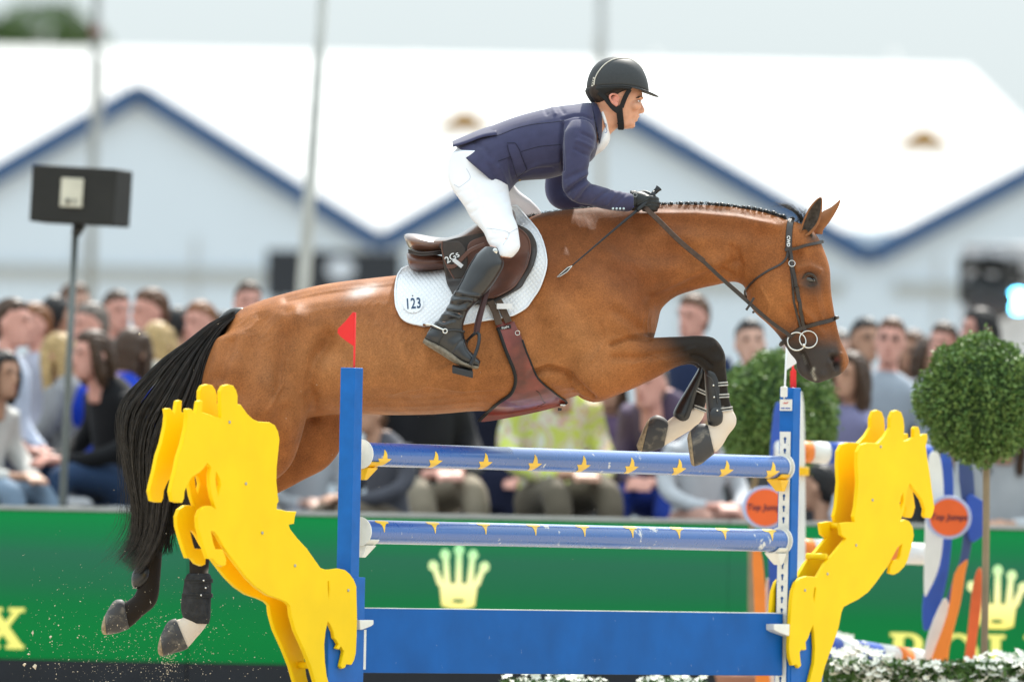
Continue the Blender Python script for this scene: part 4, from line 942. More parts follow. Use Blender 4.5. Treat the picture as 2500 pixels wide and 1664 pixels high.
def sign(cx, cy, Y, par, r=50, txt=True):
    c = px(cx, cy, Y); k = (DIST + Y) / FPX
    s = obj('sign_disc', *plate([ellipse(0, 0, (r + 6) * k, (r + 3) * k, 40)], .03, .003, (c, *FACE)), mat('sign_rim', (.42, .48, .72), .5), par, False)
    o = obj('sign_face', *plate([ellipse(0, 0, r * k * .93, r * k * .9, 40)], .01, .001, (c - Y_ * .018, *FACE)), orange_red, s, False)
    if txt: obj('lettering', *text_mesh('Top Jumps', 21 * k, (c - Y_ * .025, X_, Z_, -Y_), .001, .0008, shear=.15), mat('sign_ink', (.12, .03, .05), .6, var=0), s, False)
c = px(2320, 1400, BY)
e2 = empty('orange_jump_wing', (c.x, BY, 0), 'white, blue and orange jump wing with a round orange sign beside the trunk', 'jump wing', 'wings of the orange jump')
shape([(2268, 1112), (2292, 1108), (2303, 1180), (2303, 1300), (2293, 1380), (2268, 1440), (2256, 1445), (2258, 1300), (2262, 1200)], BY, .03, white_paint, 'white_slat', e2)
shape([(2296, 1112), (2322, 1120), (2328, 1220), (2322, 1340), (2306, 1440), (2278, 1520), (2254, 1535), (2254, 1452), (2280, 1420), (2298, 1350), (2304, 1250)], BY + .05, .03, royal, 'blue_slat', e2)
shape([(2340, 1130), (2372, 1130), (2380, 1240), (2370, 1340), (2345, 1430), (2318, 1480), (2310, 1460), (2340, 1380), (2352, 1280)], BY + .12, .03, mat('dark_blue', (.05, .08, .2), .5), 'dark_slat', e2)
shape([(2360, 1212), (2390, 1216), (2412, 1240), (2416, 1275), (2400, 1306), (2366, 1318)], BY + .10, .03, royal, 'blue_lobe', e2)
shape([(2302, 1462), (2316, 1475), (2314, 1510), (2290, 1570), (2272, 1640), (2272, 1760), (2256, 1760), (2254, 1620), (2268, 1540)], BY + .02, .03, white_paint, 'white_foot', e2)
shape([(2358, 1366), (2362, 1372), (2356, 1400), (2345, 1470), (2318, 1580), (2300, 1700), (2240, 1760), (2270, 1620), (2312, 1500), (2330, 1400)], BY - .06, .03, orange, 'orange_leg', e2)
shape([(2384, 1394), (2397, 1392), (2395, 1480), (2380, 1600), (2372, 1760), (2335, 1760), (2358, 1580), (2372, 1450)], BY + .3, .03, mat('orange_deep', (.66, .12, .03), .5), 'orange_leg', e2)
sign(2316, 1262, BY - .1, e2)
c = px(1900, 1400, BY)
e3 = empty('orange_jump_wing', (c.x, BY, 0), 'orange jump wing half hidden by the keyhole post, with a round orange sign', 'jump wing', 'wings of the orange jump')
shape([(1888, 1010), (1905, 985), (1920, 1060), (1918, 1300), (1905, 1480), (1880, 1480), (1876, 1200)], BY + .05, .03, royal, 'blue_slat', e3)
shape([(1948, 985), (1962, 985), (1966, 1200), (1964, 1420), (1945, 1500), (1940, 1300)], BY, .03, white_paint, 'white_slat', e3)
shape([(1838, 1345), (1858, 1345), (1868, 1430), (1870, 1520), (1884, 1760), (1850, 1760), (1842, 1480)], BY + .02, .03, orange, 'orange_leg', e3)
shape([(1868, 1440), (1885, 1425), (1890, 1500), (1890, 1760), (1872, 1760)], BY + .08, .03, white_paint, 'white_foot', e3)
sign(1868, 1238, BY - .1, e3)
for (x_, y_) in ((1962, 1150), (1958, 1385)):
    bevel(obj('cup', *box(px(x_, y_, BY - .02), (.05, .06, .04)), yellow_plastic if y_ < 1200 else white_plastic, e3, False), .006)

# flower beds: white blossoms over dark leaves in low planters
petal = mat('petal_white', (.82, .80, .70), .6, .2, var=.06, vscale=40); fl_leaf = leaf_mat('flower_leaves', (.04, .10, .02), (.10, .18, .05)); earth = mat('planter_black', (.015, .015, .015), .8)
def flower_bed(x0, x1, ytop, Y, dep, n, seed, label):
    a, b = px(x0, ytop, Y), px(x1, ytop + (x1 - x0) * .02, Y); g = np.random.default_rng(seed)
    e = empty('flower_box', ((a.x + b.x) / 2, Y, 0), label, 'flower box', 'boxes of white flowers')
    zt = (a.z + b.z) / 2
    obj('planter', *box(((a.x + b.x) / 2, Y, (zt - .12) / 2), (b.x - a.x, dep, zt - .12)), earth, e, False)
    m_ = n * 12
    P = np.c_[g.uniform(a.x, b.x, m_), g.uniform(Y - dep / 2, Y + dep / 2, m_), zt - .13 + g.random(m_) ** .7 * .11]; fr_ = g.random(m_) < .45; P[fr_, 1] = Y - dep / 2 - g.uniform(-.03, .04, fr_.sum()); P[fr_, 2] = zt - g.uniform(.02, .22, fr_.sum())
    A1 = g.normal(size=(m_, 3)); A1[:, 2] = np.abs(A1[:, 2]); A1 /= np.linalg.norm(A1, axis=1)[:, None]; B1 = np.cross(A1, g.normal(size=(m_, 3))); B1 /= np.linalg.norm(B1, axis=1)[:, None]
    V = np.empty((m_, 4, 3)); V[:, 0] = P - A1 * .02; V[:, 1] = P + B1 * .008; V[:, 2] = P + A1 * .03; V[:, 3] = P - B1 * .008
    tag(obj('leaves', V.reshape(-1, 3), [(4 * i, 4 * i + 1, 4 * i + 2, 4 * i + 3) for i in range(m_)], fl_leaf, e, False), kind='stuff')
    Vs, Fs, q = [], [], 0
    for i in range(n):
        c = np.array((g.uniform(a.x, b.x), g.uniform(Y - dep / 2, Y + dep / 2), 0)); c[2] = zt - .06 + g.uniform(-.10, .07) + .03 * math.sin(c[0] * 9); c[1] = c[1] if c[2] > zt - .02 else Y - dep / 2 - g.uniform(-.02, .05)
        up = np.array((g.normal() * .5, -.5 + g.normal() * .4, 1.)); up /= np.linalg.norm(up); u1 = np.cross(up, (1, 0, .1)); u1 /= np.linalg.norm(u1); u2 = np.cross(up, u1)
        r = g.uniform(.014, .026)
        for k in range(6):
            w = k * math.pi / 3; d1 = math.cos(w) * u1 + math.sin(w) * u2; d2 = -math.sin(w) * u1 + math.cos(w) * u2
            Vs += [c, c + d1 * r * .6 + d2 * r * .35 + up * r * .25, c + d1 * r * 1.1 + up * r * .4, c + d1 * r * .6 - d2 * r * .35 + up * r * .25]; Fs.append((q, q + 1, q + 2, q + 3)); q += 4
    tag(obj('blossoms', Vs, Fs, petal, e, False), kind='stuff')
flower_bed(2030, 2620, 1600, 4.0, .5, 620, 1, 'mass of white flowers in a low box at the bottom right')
flower_bed(1225, 1480, 1650, 3.4, .4, 200, 2, 'white flowers in a low box seen just under the plank')
flower_bed(1560, 1720, 1650, 3.6, .4, 120, 3, 'small clump of white flowers under the plank near its right end')
flower_bed(2000, 2080, 1566, 7.2, .3, 120, 4, 'pale blossoms in a box behind the low striped pole')
# ================================================================== the horse
def st(T, B, w, yc=0.0, egg=0.0):
    t, b = px(*T, 0), px(*B, 0); c = (t + b) / 2; u = (t - b) / 2
    return (c.x, yc, c.z, u.x, 0, u.z, 0, w, 0, egg)
trunk = [st((556, 785), (520, 905), .07), st((590, 752), (545, 985), .2), st((650, 729), (610, 1030), .265, 0, -.05), st((730, 707), (700, 1030), .285, 0, -.08), st((806, 691), (790, 1014), .288, 0, -.1), st((902, 679), (885, 1012), .31, 0, -.12),
         st((1000, 668), (985, 1013), .33, 0, -.12), st((1085, 653), (1075, 1010), .335, 0, -.14), st((1170, 622), (1165, 1003), .325, 0, -.2), st((1240, 570), (1250, 1005), .305, 0, -.32), st((1300, 526), (1345, 985), .285, 0, -.36),
         st((1380, 514), (1440, 955), .265, 0, -.34), st((1450, 522), (1530, 915), .25, 0, -.26), st((1510, 570), (1586, 848), .215, 0, -.2), st((1560, 650), (1606, 790), .15), st((1590, 706), (1612, 756), .06)]
neck = [st((1290, 532), (1480, 900), .17, 0, -.32), st((1360, 514), (1560, 830), .185, 0, -.32), st((1440, 506), (1606, 765), .168, 0, -.34), st((1530, 500), (1645, 727), .135, 0, -.36), st((1620, 498), (1700, 707), .108, 0, -.35), st((1710, 499), (1750, 696), .098, 0, -.3),
        st((1790, 504), (1790, 688), .092, 0, -.25), st((1860, 516), (1815, 697), .09, 0, -.15), st((1915, 533), (1826, 715), .09)]
head = [st((1915, 535), (1835, 620), .07), st((1957, 546), (1825, 670), .088, 0, .05), st((1994, 574), (1820, 706), .096, 0, .05), st((2013, 613), (1827, 739), .102, 0, .06), st((2026, 655), (1845, 765), .100, 0, .08), st((2029, 708), (1871, 788), .084, 0, .0),
        st((2036, 755), (1893, 810), .068, 0, -.05), st((2044, 797), (1911, 834), .056, 0, -.05), st((2053, 830), (1928, 862), .05), st((2066, 858), (1944, 882), .055, 0, .1), st((2073, 882), (1946, 906), .054, 0, .12), st((2062, 905), (1970, 927), .046), st((2046, 917), (1998, 935), .03)]
def mir(sts, dy): return [s[:1] + (s[1] * -1 + dy,) + s[2:] for s in sts]
fore = [st((1420, 740), (1400, 950), .085, -.165), st((1500, 795), (1452, 980), .095, -.185), st((1560, 822), (1528, 955), .082, -.18), st((1620, 823), (1600, 922), .066, -.17), st((1665, 822), (1655, 893), .054, -.16), st((1702, 820), (1690, 886), .048, -.155),
        st((1742, 826), (1704, 892), .052, -.15), st((1766, 858), (1714, 902), .052, -.15), st((1771, 890), (1719, 912), .047, -.15)]
cannon = [st((1768, 880), (1716, 895), .045, -.15), st((1771, 905), (1720, 918), .04, -.15), st((1774, 932), (1726, 938), .034, -.15), st((1777, 965), (1730, 968), .032, -.15), st((1786, 998), (1736, 1003), .033, -.15), st((1796, 1019), (1738, 1026), .036, -.15),
          st((1794, 1040), (1737, 1024), .035, -.15), st((1777, 1062), (1728, 1034), .032, -.15), st((1762, 1088), (1718, 1046), .033, -.15), st((1744, 1106), (1713, 1060), .034, -.15)]
forefar = [(s[0] - .005, -s[1], s[2] - .004) + s[3:] for s in fore]
cannonfar = [st((1764, 870), (1705, 885), .045, .145), st((1760, 893), (1708, 897), .04, .145), st((1748, 925), (1708, 918), .033, .145), st((1735, 955), (1697, 945), .03, .145), st((1724, 988), (1682, 976), .031, .145), st((1721, 1014), (1668, 998), .036, .145),
             st((1702, 1040), (1654, 1008), .034, .145), st((1672, 1059), (1640, 1018), .032, .145), st((1642, 1077), (1630, 1026), .033, .145), st((1620, 1090), (1626, 1035), .034, .145)]
thigh = [st((740, 790), (530, 820), .09, -.14), st((768, 880), (500, 905), .125, -.165), st((760, 975), (491, 975), .13, -.175), st((740, 1065), (492, 1050), .115, -.175), st((708, 1142), (482, 1115), .09, -.17), st((645, 1188), (462, 1165), .068, -.16), st((575, 1212), (440, 1205), .052, -.145),
         st((535, 1245), (436, 1250), .046, -.135), st((528, 1300), (455, 1300), .042, -.125), st((514, 1370), (464, 1370), .034, -.12), st((509, 1440), (462, 1440), .032, -.12), st((514, 1497), (456, 1488), .037, -.12), st((506, 1526), (449, 1506), .035, -.12), st((480, 1558), (434, 1510), .034, -.12), st((460, 1580), (428, 1514), .035, -.12), st((442, 1582), (416, 1520), .034, -.12)]
thighfar = [st((780, 800), (530, 820), .09, .14), st((815, 900), (510, 905), .12, .165), st((836, 990), (530, 975), .12, .175), st((838, 1075), (580, 1020), .105, .175), st((800, 1137), (575, 1050), .09, .17), st((740, 1171), (545, 1085), .072, .16), st((668, 1208), (505, 1120), .058, .15), st((580, 1240), (452, 1158), .048, .14),
            st((500, 1266), (396, 1192), .043, .13), st((440, 1292), (360, 1242), .04, .125), st((400, 1325), (346, 1310), .035, .12), st((392, 1380), (345, 1385), .032, .12), st((386, 1448), (330, 1442), .037, .12), st((375, 1479), (319, 1458), .035, .12), st((347, 1503), (308, 1466), .034, .12), st((315, 1532), (303, 1470), .035, .12), st((292, 1536), (286, 1474), .034, .12)]
parts = [loft(trunk, 40, 6), loft(neck, 32, 6), loft(head, 36, 6, .88)] + [loft(s, 24, 6) for s in (fore, cannon, forefar, cannonfar, thigh, thighfar)]
HV, HF = remesh(parts, .0052, 8, .5)

def topx(V):
    d = V - np.array(CAM); zf = d @ np.array(_f)
    return np.c_[1250 + FPX * (d @ np.array(_r)) / zf, 832 - FPX * (d @ np.array(_u)) / zf]
def sstep(a, b, x): t = np.clip((x - a) / (b - a), 0, 1); return t * t * (3 - 2 * t)
def seg_dist(P, path):
    path = np.array(path, float); best = np.full(len(P), 1e9)
    for a, b in zip(path[:-1], path[1:]):
        ab = b - a; t = np.clip(((P - a) @ ab) / (ab @ ab), 0, 1); best = np.minimum(best, np.linalg.norm(P - (a + t[:, None] * ab), axis=1))
    if len(path) == 1: best = np.linalg.norm(P - path[0], axis=1)
    return best
# soften the unions where limbs meet the trunk
PXY = topx(HV)
wsm = np.zeros(len(HV))
for c_, r_ in (((1440, 850), 130), ((1560, 800), 70), ((640, 950), 170), ((770, 980), 60), ((1820, 640), 90), ((1330, 650), 130), ((1480, 620), 150), ((1580, 760), 60), ((566, 800), 70)):
    wsm = np.maximum(wsm, np.exp(-((PXY[:, 0] - c_[0]) ** 2 + (PXY[:, 1] - c_[1]) ** 2) / (2 * (r_ * .6) ** 2)))
wsm *= (PXY[:, 1] < 1060)
HV = lap(HV, HF, 45, .5, np.clip(wsm * 1.3, 0, 1))
PXY = topx(HV); HV = lap(HV, HF, 120, .5, np.clip(1.6 * np.exp(-((PXY[:, 0] - 578) ** 2 + (PXY[:, 1] - 800) ** 2) / (2 * 34 ** 2)), 0, 1))
# muscle and bone relief
PXY = topx(HV); HN = vnormals(HV, HF)
sidew = np.clip(np.abs(HN[:, 1]) * 1.6 - .15, 0, 1)
near = (HV[:, 1] < .02)
D_ = np.zeros(len(HV))
def relief(path, amp, r, only=None):
    global D_
    head_ = np.mean([p[0] for p in path]) > 1815
    g = amp * (1.9 if head_ else 2.9 if np.mean([p[0] for p in path]) < 850 else 1.9) * np.exp(-(seg_dist(PXY, path) / r) ** 2)
    if only is not None: g = g * only
    D_ = D_ + g * sidew
relief([(1345, 560), (1420, 610), (1500, 665), (1570, 735)], -.0075, 36)
relief([(1385, 640), (1450, 720), (1510, 790)], .013, 60)
relief([(1360, 770), (1415, 850), (1440, 920)], .018, 42)
relief([(1290, 690), (1315, 790), (1325, 870)], -.010, 28)
relief([(1300, 915), (1340, 902), (1385, 908), (1420, 935), (1446, 968)], -.016, 8)
relief([(1345, 930), (1390, 940), (1425, 965)], .006, 14)
relief([(1590, 735), (1680, 690), (1750, 668), (1795, 640)], -.008, 15)
relief([(1600, 715), (1690, 670), (1760, 640)], .008, 14)
relief([(1560, 527), (1700, 527), (1800, 536), (1900, 556)], .008, 11)
relief([(1560, 556), (1700, 556), (1800, 566), (1880, 580)], -.004, 16)
relief([(1470, 575), (1560, 615), (1650, 622), (1740, 600)], -.005, 24)
relief([(1500, 630), (1580, 660), (1650, 655)], .008, 24)
relief([(1858, 570), (1842, 625), (1828, 690)], -.006, 16)
relief([(1800, 610), (1812, 650), (1806, 690)], -.008, 7); relief([(1785, 600), (1795, 640)], -.006, 6); relief([(1765, 660), (1790, 672)], -.006, 6)
relief([(1885, 690)], .012, 50)
relief([(1862, 770), (1900, 800)], .004, 12)
relief([(1940, 735), (1985, 780), (2005, 812)], .007, 8); relief([(1925, 760), (1965, 800)], -.005, 11)
relief([(2008, 700), (2024, 770), (2036, 830)], -.005, 10)
relief([(1950, 655), (1975, 650), (1998, 662)], .011, 9); relief([(1948, 622)], -.012, 16)
relief([(1955, 695), (1975, 703), (1995, 698)], .005, 6)
relief([(2034, 872), (2046, 877), (2043, 892)], -.022, 8); relief([(2030, 862), (2026, 885), (2036, 903)], .007, 6); relief([(2052, 866), (2058, 884)], .006, 6)
relief([(1958, 862), (1970, 888), (1980, 912), (1992, 930)], -.012, 5.5)
relief([(1950, 890), (1962, 912)], .006, 9); relief([(2010, 915)], .006, 10)
relief([(768, 1010), (755, 945), (768, 880), (800, 815)], -.011, 17)
relief([(800, 850)], -.014, 42); relief([(712, 778)], .014, 30)
relief([(640, 775), (612, 860), (590, 960)], -.006, 20); relief([(705, 770), (690, 860), (680, 960)], -.008, 18)
relief([(655, 950), (680, 1040)], .012, 45); relief([(560, 900)], .008, 40)
relief([(700, 728), (850, 702), (960, 692)], -.006, 13)
relief([(1500, 872), (1580, 872), (1665, 858)], -.008, 9); relief([(1492, 842), (1530, 828), (1585, 828)], -.010, 5)
relief([(1690, 868), (1712, 872), (1735, 890)], -.006, 5); relief([(1742, 845)], .005, 10); relief([(1755, 880)], .004, 10)
relief([(560, 830), (540, 920)], -.008, 16); relief([(690, 1000), (660, 1090)], -.009, 20); relief([(620, 1010)], .012, 45); relief([(1230, 760), (1250, 860)], -.005, 30); relief([(860, 960), (1000, 985), (1150, 975)], -.006, 22); relief([(1620, 560), (1700, 590)], .007, 26); relief([(1500, 760), (1560, 800)], -.008, 14)
for i, (x_, a_) in enumerate(((930, .003), (985, .0035), (1040, .003))): relief([(x_ - 10, 800), (x_, 880), (x_ - 25, 960)], a_, 13)   # ribs just showing
def folds(c, rad, ang, wl, amp, seed):
    """fine skin folds: warped thin ridges inside a soft round region"""
    global D_
    m = np.exp(-(((PXY[:, 0] - c[0]) / rad[0]) ** 2 + ((PXY[:, 1] - c[1]) / rad[1]) ** 2)); u = PXY[:, 0] * math.cos(ang) + PXY[:, 1] * math.sin(ang); v = -PXY[:, 0] * math.sin(ang) + PXY[:, 1] * math.cos(ang)
    w = u / wl * 2 * math.pi + 1.6 * np.sin(v / 23 + seed) + 1.1 * np.sin(v / 9.1 + u / 31 + seed * 2) + .8 * np.sin(u / 47 + v / 61)
    D_ = D_ + amp * m * (np.clip(np.sin(w), 0, 1) ** 3 - .25) * (.5 + .5 * np.sin(v / 37 + seed * 3)) * sidew
folds((930, 830), (110, 110), .55, 17, .0030, 1); folds((1370, 905), (60, 40), 1.0, 13, .0040, 2); folds((1530, 660), (80, 70), -.5, 19, .0035, 3); folds((1795, 645), (40, 50), .25, 12, .0050, 4)
folds((1530, 835), (60, 22), 1.35, 9, .0040, 5); folds((775, 930), (40, 80), .25, 13, .0045, 6); folds((1180, 880), (120, 90), .5, 22, .0022, 7); folds((640, 800), (90, 60), .8, 18, .0025, 8); folds((1420, 620), (80, 70), -.3, 20, .0030, 9); folds((1580, 790), (30, 45), .15, 10, .005, 10)
def vein(p, a=.0035): relief(p, a, 3.2)
vein([(1545, 890), (1600, 868), (1650, 862), (1695, 850)]); vein([(1600, 868), (1630, 885), (1660, 880)], .0025); vein([(1925, 735), (1948, 765), (1942, 800), (1925, 815)]); vein([(1948, 765), (1975, 790), (2005, 838)], .003); vein([(1990, 720), (2000, 760), (2018, 800)], .0025)
vein([(960, 960), (1040, 940), (1130, 955), (1230, 945)]); vein([(1040, 940), (1060, 905), (1110, 885)], .0025); vein([(650, 1000), (690, 940), (700, 880)], .003); vein([(1450, 880), (1480, 830), (1470, 780)], .003); vein([(1860, 700), (1880, 740), (1872, 775)], .003)
V2 = HV + HN * D_[:, None]
rngn = np.random.default_rng(3)
HV = lap(V2, HF, 1, .4)

horse = obj('horse', HV, HF)
tag(horse, 'bay horse with braided mane leaping over the blue and yellow jump', 'horse')
PXY = topx(HV); X, Y = PXY[:, 0], PXY[:, 1]
foreleg = (X > 1540) & (X < 1812) & (Y > 812)
blk = np.where(foreleg, np.maximum(sstep(1545, 1695, X - (Y - 865) * .75), sstep(900, 925, Y) * sstep(1625, 1660, X)), 0)
hind = (X < 700) & (Y > 1100)
blk = np.maximum(blk, np.where(hind, sstep(1150, 1265, Y + (620 - X) * .28), 0))
wht = np.where(foreleg, sstep(992, 1003, Y + 3 * np.sin(X * .3)), 0)
wht = np.maximum(wht, np.where((X > 402) & (X < 600), sstep(1498, 1508, Y), 0)); 
wht = np.maximum(wht, .8 * np.exp(-((X - 512) ** 2 + (Y - 1398) ** 2) / 70))
mz = np.where((X > 1895) & (X < 2120) & (Y > 770), sstep(785, 858, Y + (2000 - X) * .12) * (1 - .85 * sstep(2040, 2062, X - (Y - 850) * .12)), 0)
mz = np.maximum(mz, .95 * np.exp(-(((X - 1980) / 33) ** 2 + ((Y - 688) / 30) ** 2)))
mz = np.maximum(mz, .8 * np.exp(-((X - 1985) ** 2 + (Y - 580) ** 2) / 240))
mz = np.maximum(mz, .35 * np.where(X < 1830, np.exp(-(seg_dist(PXY, [(1300, 526), (1600, 500), (1900, 530)]) / 9) ** 2), 0))
foam = (.25 * np.exp(-(seg_dist(PXY, [(1961, 866), (1968, 886)]) / 3) ** 2) + .9 * np.exp(-(seg_dist(PXY, [(1986, 900), (1984, 908), (1991, 925)]) / 3.6) ** 2)) * (.6 + .4 * np.sin(X * 1.1) * np.sin(Y * .8))
foam = foam * (HN[:, 1] < 0) * (X > 1900)
sweat_sheen = .95 * np.exp(-(((X - 888) / 34) ** 2 + ((Y - 710 + (X - 888) * .25) / 14) ** 2))  # pale loin patch: sweat, with its bright sheen painted into the coat colour
ca = horse.data.color_attributes.new('coat', 'FLOAT_COLOR', 'POINT')
ca.data.foreach_set('color', np.c_[blk, wht, mz, np.clip(foam + sweat_sheen * 0, 0, 1)].ravel())
cb = horse.data.color_attributes.new('coat2', 'FLOAT_COLOR', 'POINT')
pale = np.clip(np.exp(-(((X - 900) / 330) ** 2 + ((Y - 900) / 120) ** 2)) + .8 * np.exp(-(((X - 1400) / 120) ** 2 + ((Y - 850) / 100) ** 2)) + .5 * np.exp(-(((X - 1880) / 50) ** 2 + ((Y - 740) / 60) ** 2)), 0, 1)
dusk = np.exp(-(seg_dist(PXY, [(1380, 540), (1500, 620), (1590, 690)]) / 95) ** 2) + .7 * np.exp(-(seg_dist(PXY, [(1450, 515), (1650, 520), (1850, 545)]) / 45) ** 2) + .5 * np.exp(-(((X - 560) / 70) ** 2 + ((Y - 1010) / 110) ** 2)) + .35 * np.exp(-(((X - 690) / 40) ** 2 + ((Y - 880) / 120) ** 2)) + .6 * np.exp(-(((X - 1330) / 60) ** 2 + ((Y - 590) / 60) ** 2))  # darker coat areas; the neck-base stroke also paints in shade of the hollow
pnk = np.exp(-(((X - 2043) / 6) ** 2 + ((Y - 877) / 6) ** 2)) * (HN[:, 1] < .3)
cb.data.foreach_set('color', np.c_[sweat_sheen, pale, np.clip(dusk, 0, 1), pnk].ravel())

def coat_material():
    m = bpy.data.materials.new('bay_coat'); m.use_nodes = True; t = m.node_tree; b = t.nodes['Principled BSDF']; L = t.links.new
    def N(k): return t.nodes.new(k)
    a = N('ShaderNodeAttribute'); a.attribute_name = 'coat'; s = N('ShaderNodeSeparateColor'); L(a.outputs['Color'], s.inputs[0])
    a2 = N('ShaderNodeAttribute'); a2.attribute_name = 'coat2'; s2 = N('ShaderNodeSeparateColor'); L(a2.outputs['Color'], s2.inputs[0])
    tcn = N('ShaderNodeTexCoord')
    n1 = N('ShaderNodeTexNoise'); n1.inputs['Scale'].default_value = 5; n1.inputs['Detail'].default_value = 6; L(tcn.outputs['Object'], n1.inputs['Vector'])
    rp = N('ShaderNodeValToRGB'); rp.color_ramp.elements[0].position = .3; rp.color_ramp.elements[1].position = .72
    rp.color_ramp.elements[0].color = (.225, .073, .022, 1); rp.color_ramp.elements[1].color = (.36, .128, .038, 1); L(n1.outputs['Fac'], rp.inputs[0])
    # fine hair streaks
    mp_ = N('ShaderNodeMapping'); mp_.inputs['Scale'].default_value = (60, 60, 260); mp_.inputs['Rotation'].default_value = (0, .5, 0); L(tcn.outputs['Object'], mp_.inputs['Vector'])
    n2 = N('ShaderNodeTexNoise'); n2.inputs['Scale'].default_value = 3; n2.inputs['Detail'].default_value = 4; L(mp_.outputs[0], n2.inputs['Vector'])
    def mix(fac, c1, c2, bt='MIX'):
        x = N('ShaderNodeMix'); x.data_type = 'RGBA'; x.blend_type = bt
        if hasattr(fac, 'is_output'): L(fac, x.inputs[0])
        else: x.inputs[0].default_value = fac
        for i, c in ((6, c1), (7, c2)):
            if hasattr(c, 'is_output'): L(c, x.inputs[i])
            else: x.inputs[i].default_value = c
        return x.outputs[2]
    def math_(op, p, q):
        x = N('ShaderNodeMath'); x.operation = op
        for i, c in ((0, p), (1, q)):
            if hasattr(c, 'is_output'): L(c, x.inputs[i])
            else: x.inputs[i].default_value = c
        return x.outputs[0]
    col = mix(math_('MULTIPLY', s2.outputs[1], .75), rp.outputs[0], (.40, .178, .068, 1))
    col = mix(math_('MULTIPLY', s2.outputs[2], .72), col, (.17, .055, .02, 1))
    hs = N('ShaderNodeMapRange'); hs.inputs[3].default_value = .70; hs.inputs[4].default_value = 1.30; L(n2.outputs['Fac'], hs.inputs[0])
    col = mix(1.0, col, hs.outputs[0], 'MULTIPLY')
    fs = N('ShaderNodeTexNoise'); fs.inputs['Scale'].default_value = 170; fs.inputs['Detail'].default_value = 3; L(tcn.outputs['Object'], fs.inputs['Vector'])
    fm = N('ShaderNodeMapRange'); fm.inputs[1].default_value = .25; fm.inputs[2].default_value = .75; fm.inputs[3].default_value = .72; fm.inputs[4].default_value = 1.28; L(fs.outputs['Fac'], fm.inputs[0])
    col = mix(1.0, col, fm.outputs[0], 'MULTIPLY')
    md = N('ShaderNodeTexNoise'); md.inputs['Scale'].default_value = 17; md.inputs['Detail'].default_value = 5; L(tcn.outputs['Object'], md.inputs['Vector'])
    mm = N('ShaderNodeMapRange'); mm.inputs[1].default_value = .3; mm.inputs[2].default_value = .7; mm.inputs[3].default_value = .86; mm.inputs[4].default_value = 1.12; L(md.outputs['Fac'], mm.inputs[0])
    col = mix(1.0, col, mm.outputs[0], 'MULTIPLY')
    col = mix(s.outputs[2], col, (.056, .045, .040, 1))
    col = mix(s.outputs[0], col, (.020, .015, .012, 1))
    col = mix(s.outputs[1], col, (.70, .60, .50, 1))
    sp = N('ShaderNodeTexNoise'); sp.inputs['Scale'].default_value = 26; sp.inputs['Detail'].default_value = 6; L(tcn.outputs['Object'], sp.inputs['Vector'])
    col = mix(math_('MULTIPLY', s2.outputs[0], math_('MULTIPLY', sp.outputs['Fac'], 1.3)), col, (.85, .80, .76, 1))
    col = mix(a.outputs['Alpha'], col, (.72, .68, .58, 1))
    col = mix(a2.outputs['Alpha'], col, (.26, .09, .08, 1))
    L(col, b.inputs['Base Color'])
    rv = N('ShaderNodeMapRange'); rv.inputs[3].default_value = .40; rv.inputs[4].default_value = .66; L(sp.outputs['Fac'], rv.inputs[0]); L(rv.outputs[0], b.inputs['Roughness']); b.inputs['Specular IOR Level'].default_value = .13
    b.inputs['Sheen Weight'].default_value = .02; b.inputs['Sheen Roughness'].default_value = .35; b.inputs['Sheen Tint'].default_value = (1, .75, .5, 1)
    # skin wrinkles and hair relief
    n3 = N('ShaderNodeTexNoise'); n3.noise_type = 'RIDGED_MULTIFRACTAL'; n3.inputs['Scale'].default_value = 11; n3.inputs['Detail'].default_value = 5; n3.inputs['Distortion'].default_value = .5
    mp3 = N('ShaderNodeMapping'); mp3.inputs['Rotation'].default_value = (0, -.7, 0); mp3.inputs['Scale'].default_value = (.55, 1, 1.6); L(tcn.outputs['Object'], mp3.inputs['Vector']); L(mp3.outputs[0], n3.inputs['Vector'])
    b1 = N('ShaderNodeBump'); b1.inputs['Strength'].default_value = .4; b1.inputs['Distance'].default_value = .005; L(n3.outputs['Fac'], b1.inputs['Height'])
    b2 = N('ShaderNodeBump'); b2.inputs['Strength'].default_value = .5; b2.inputs['Distance'].default_value = .002; L(n2.outputs['Fac'], b2.inputs['Height']); L(b1.outputs[0], b2.inputs['Normal'])
    L(b2.outputs[0], b.inputs['Normal'])
    return m
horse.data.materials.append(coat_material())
HB = BVHTree.FromPolygons([Vector(v) for v in HV], [tuple(q) for q in HF])
def surf(x, y, side=-1, default=None):
    """point and normal of the horse where the photo pixel's ray meets it (side -1: seen side, +1: far side, same place mirrored)"""
    p = px(x, y, 0); 
    o = Vector((p.x, side * 3.0, p.z)); hit = HB.ray_cast(o, Vector((0, -side, 0)))
    return (hit[0], hit[1]) if hit[0] is not None else (None, None)

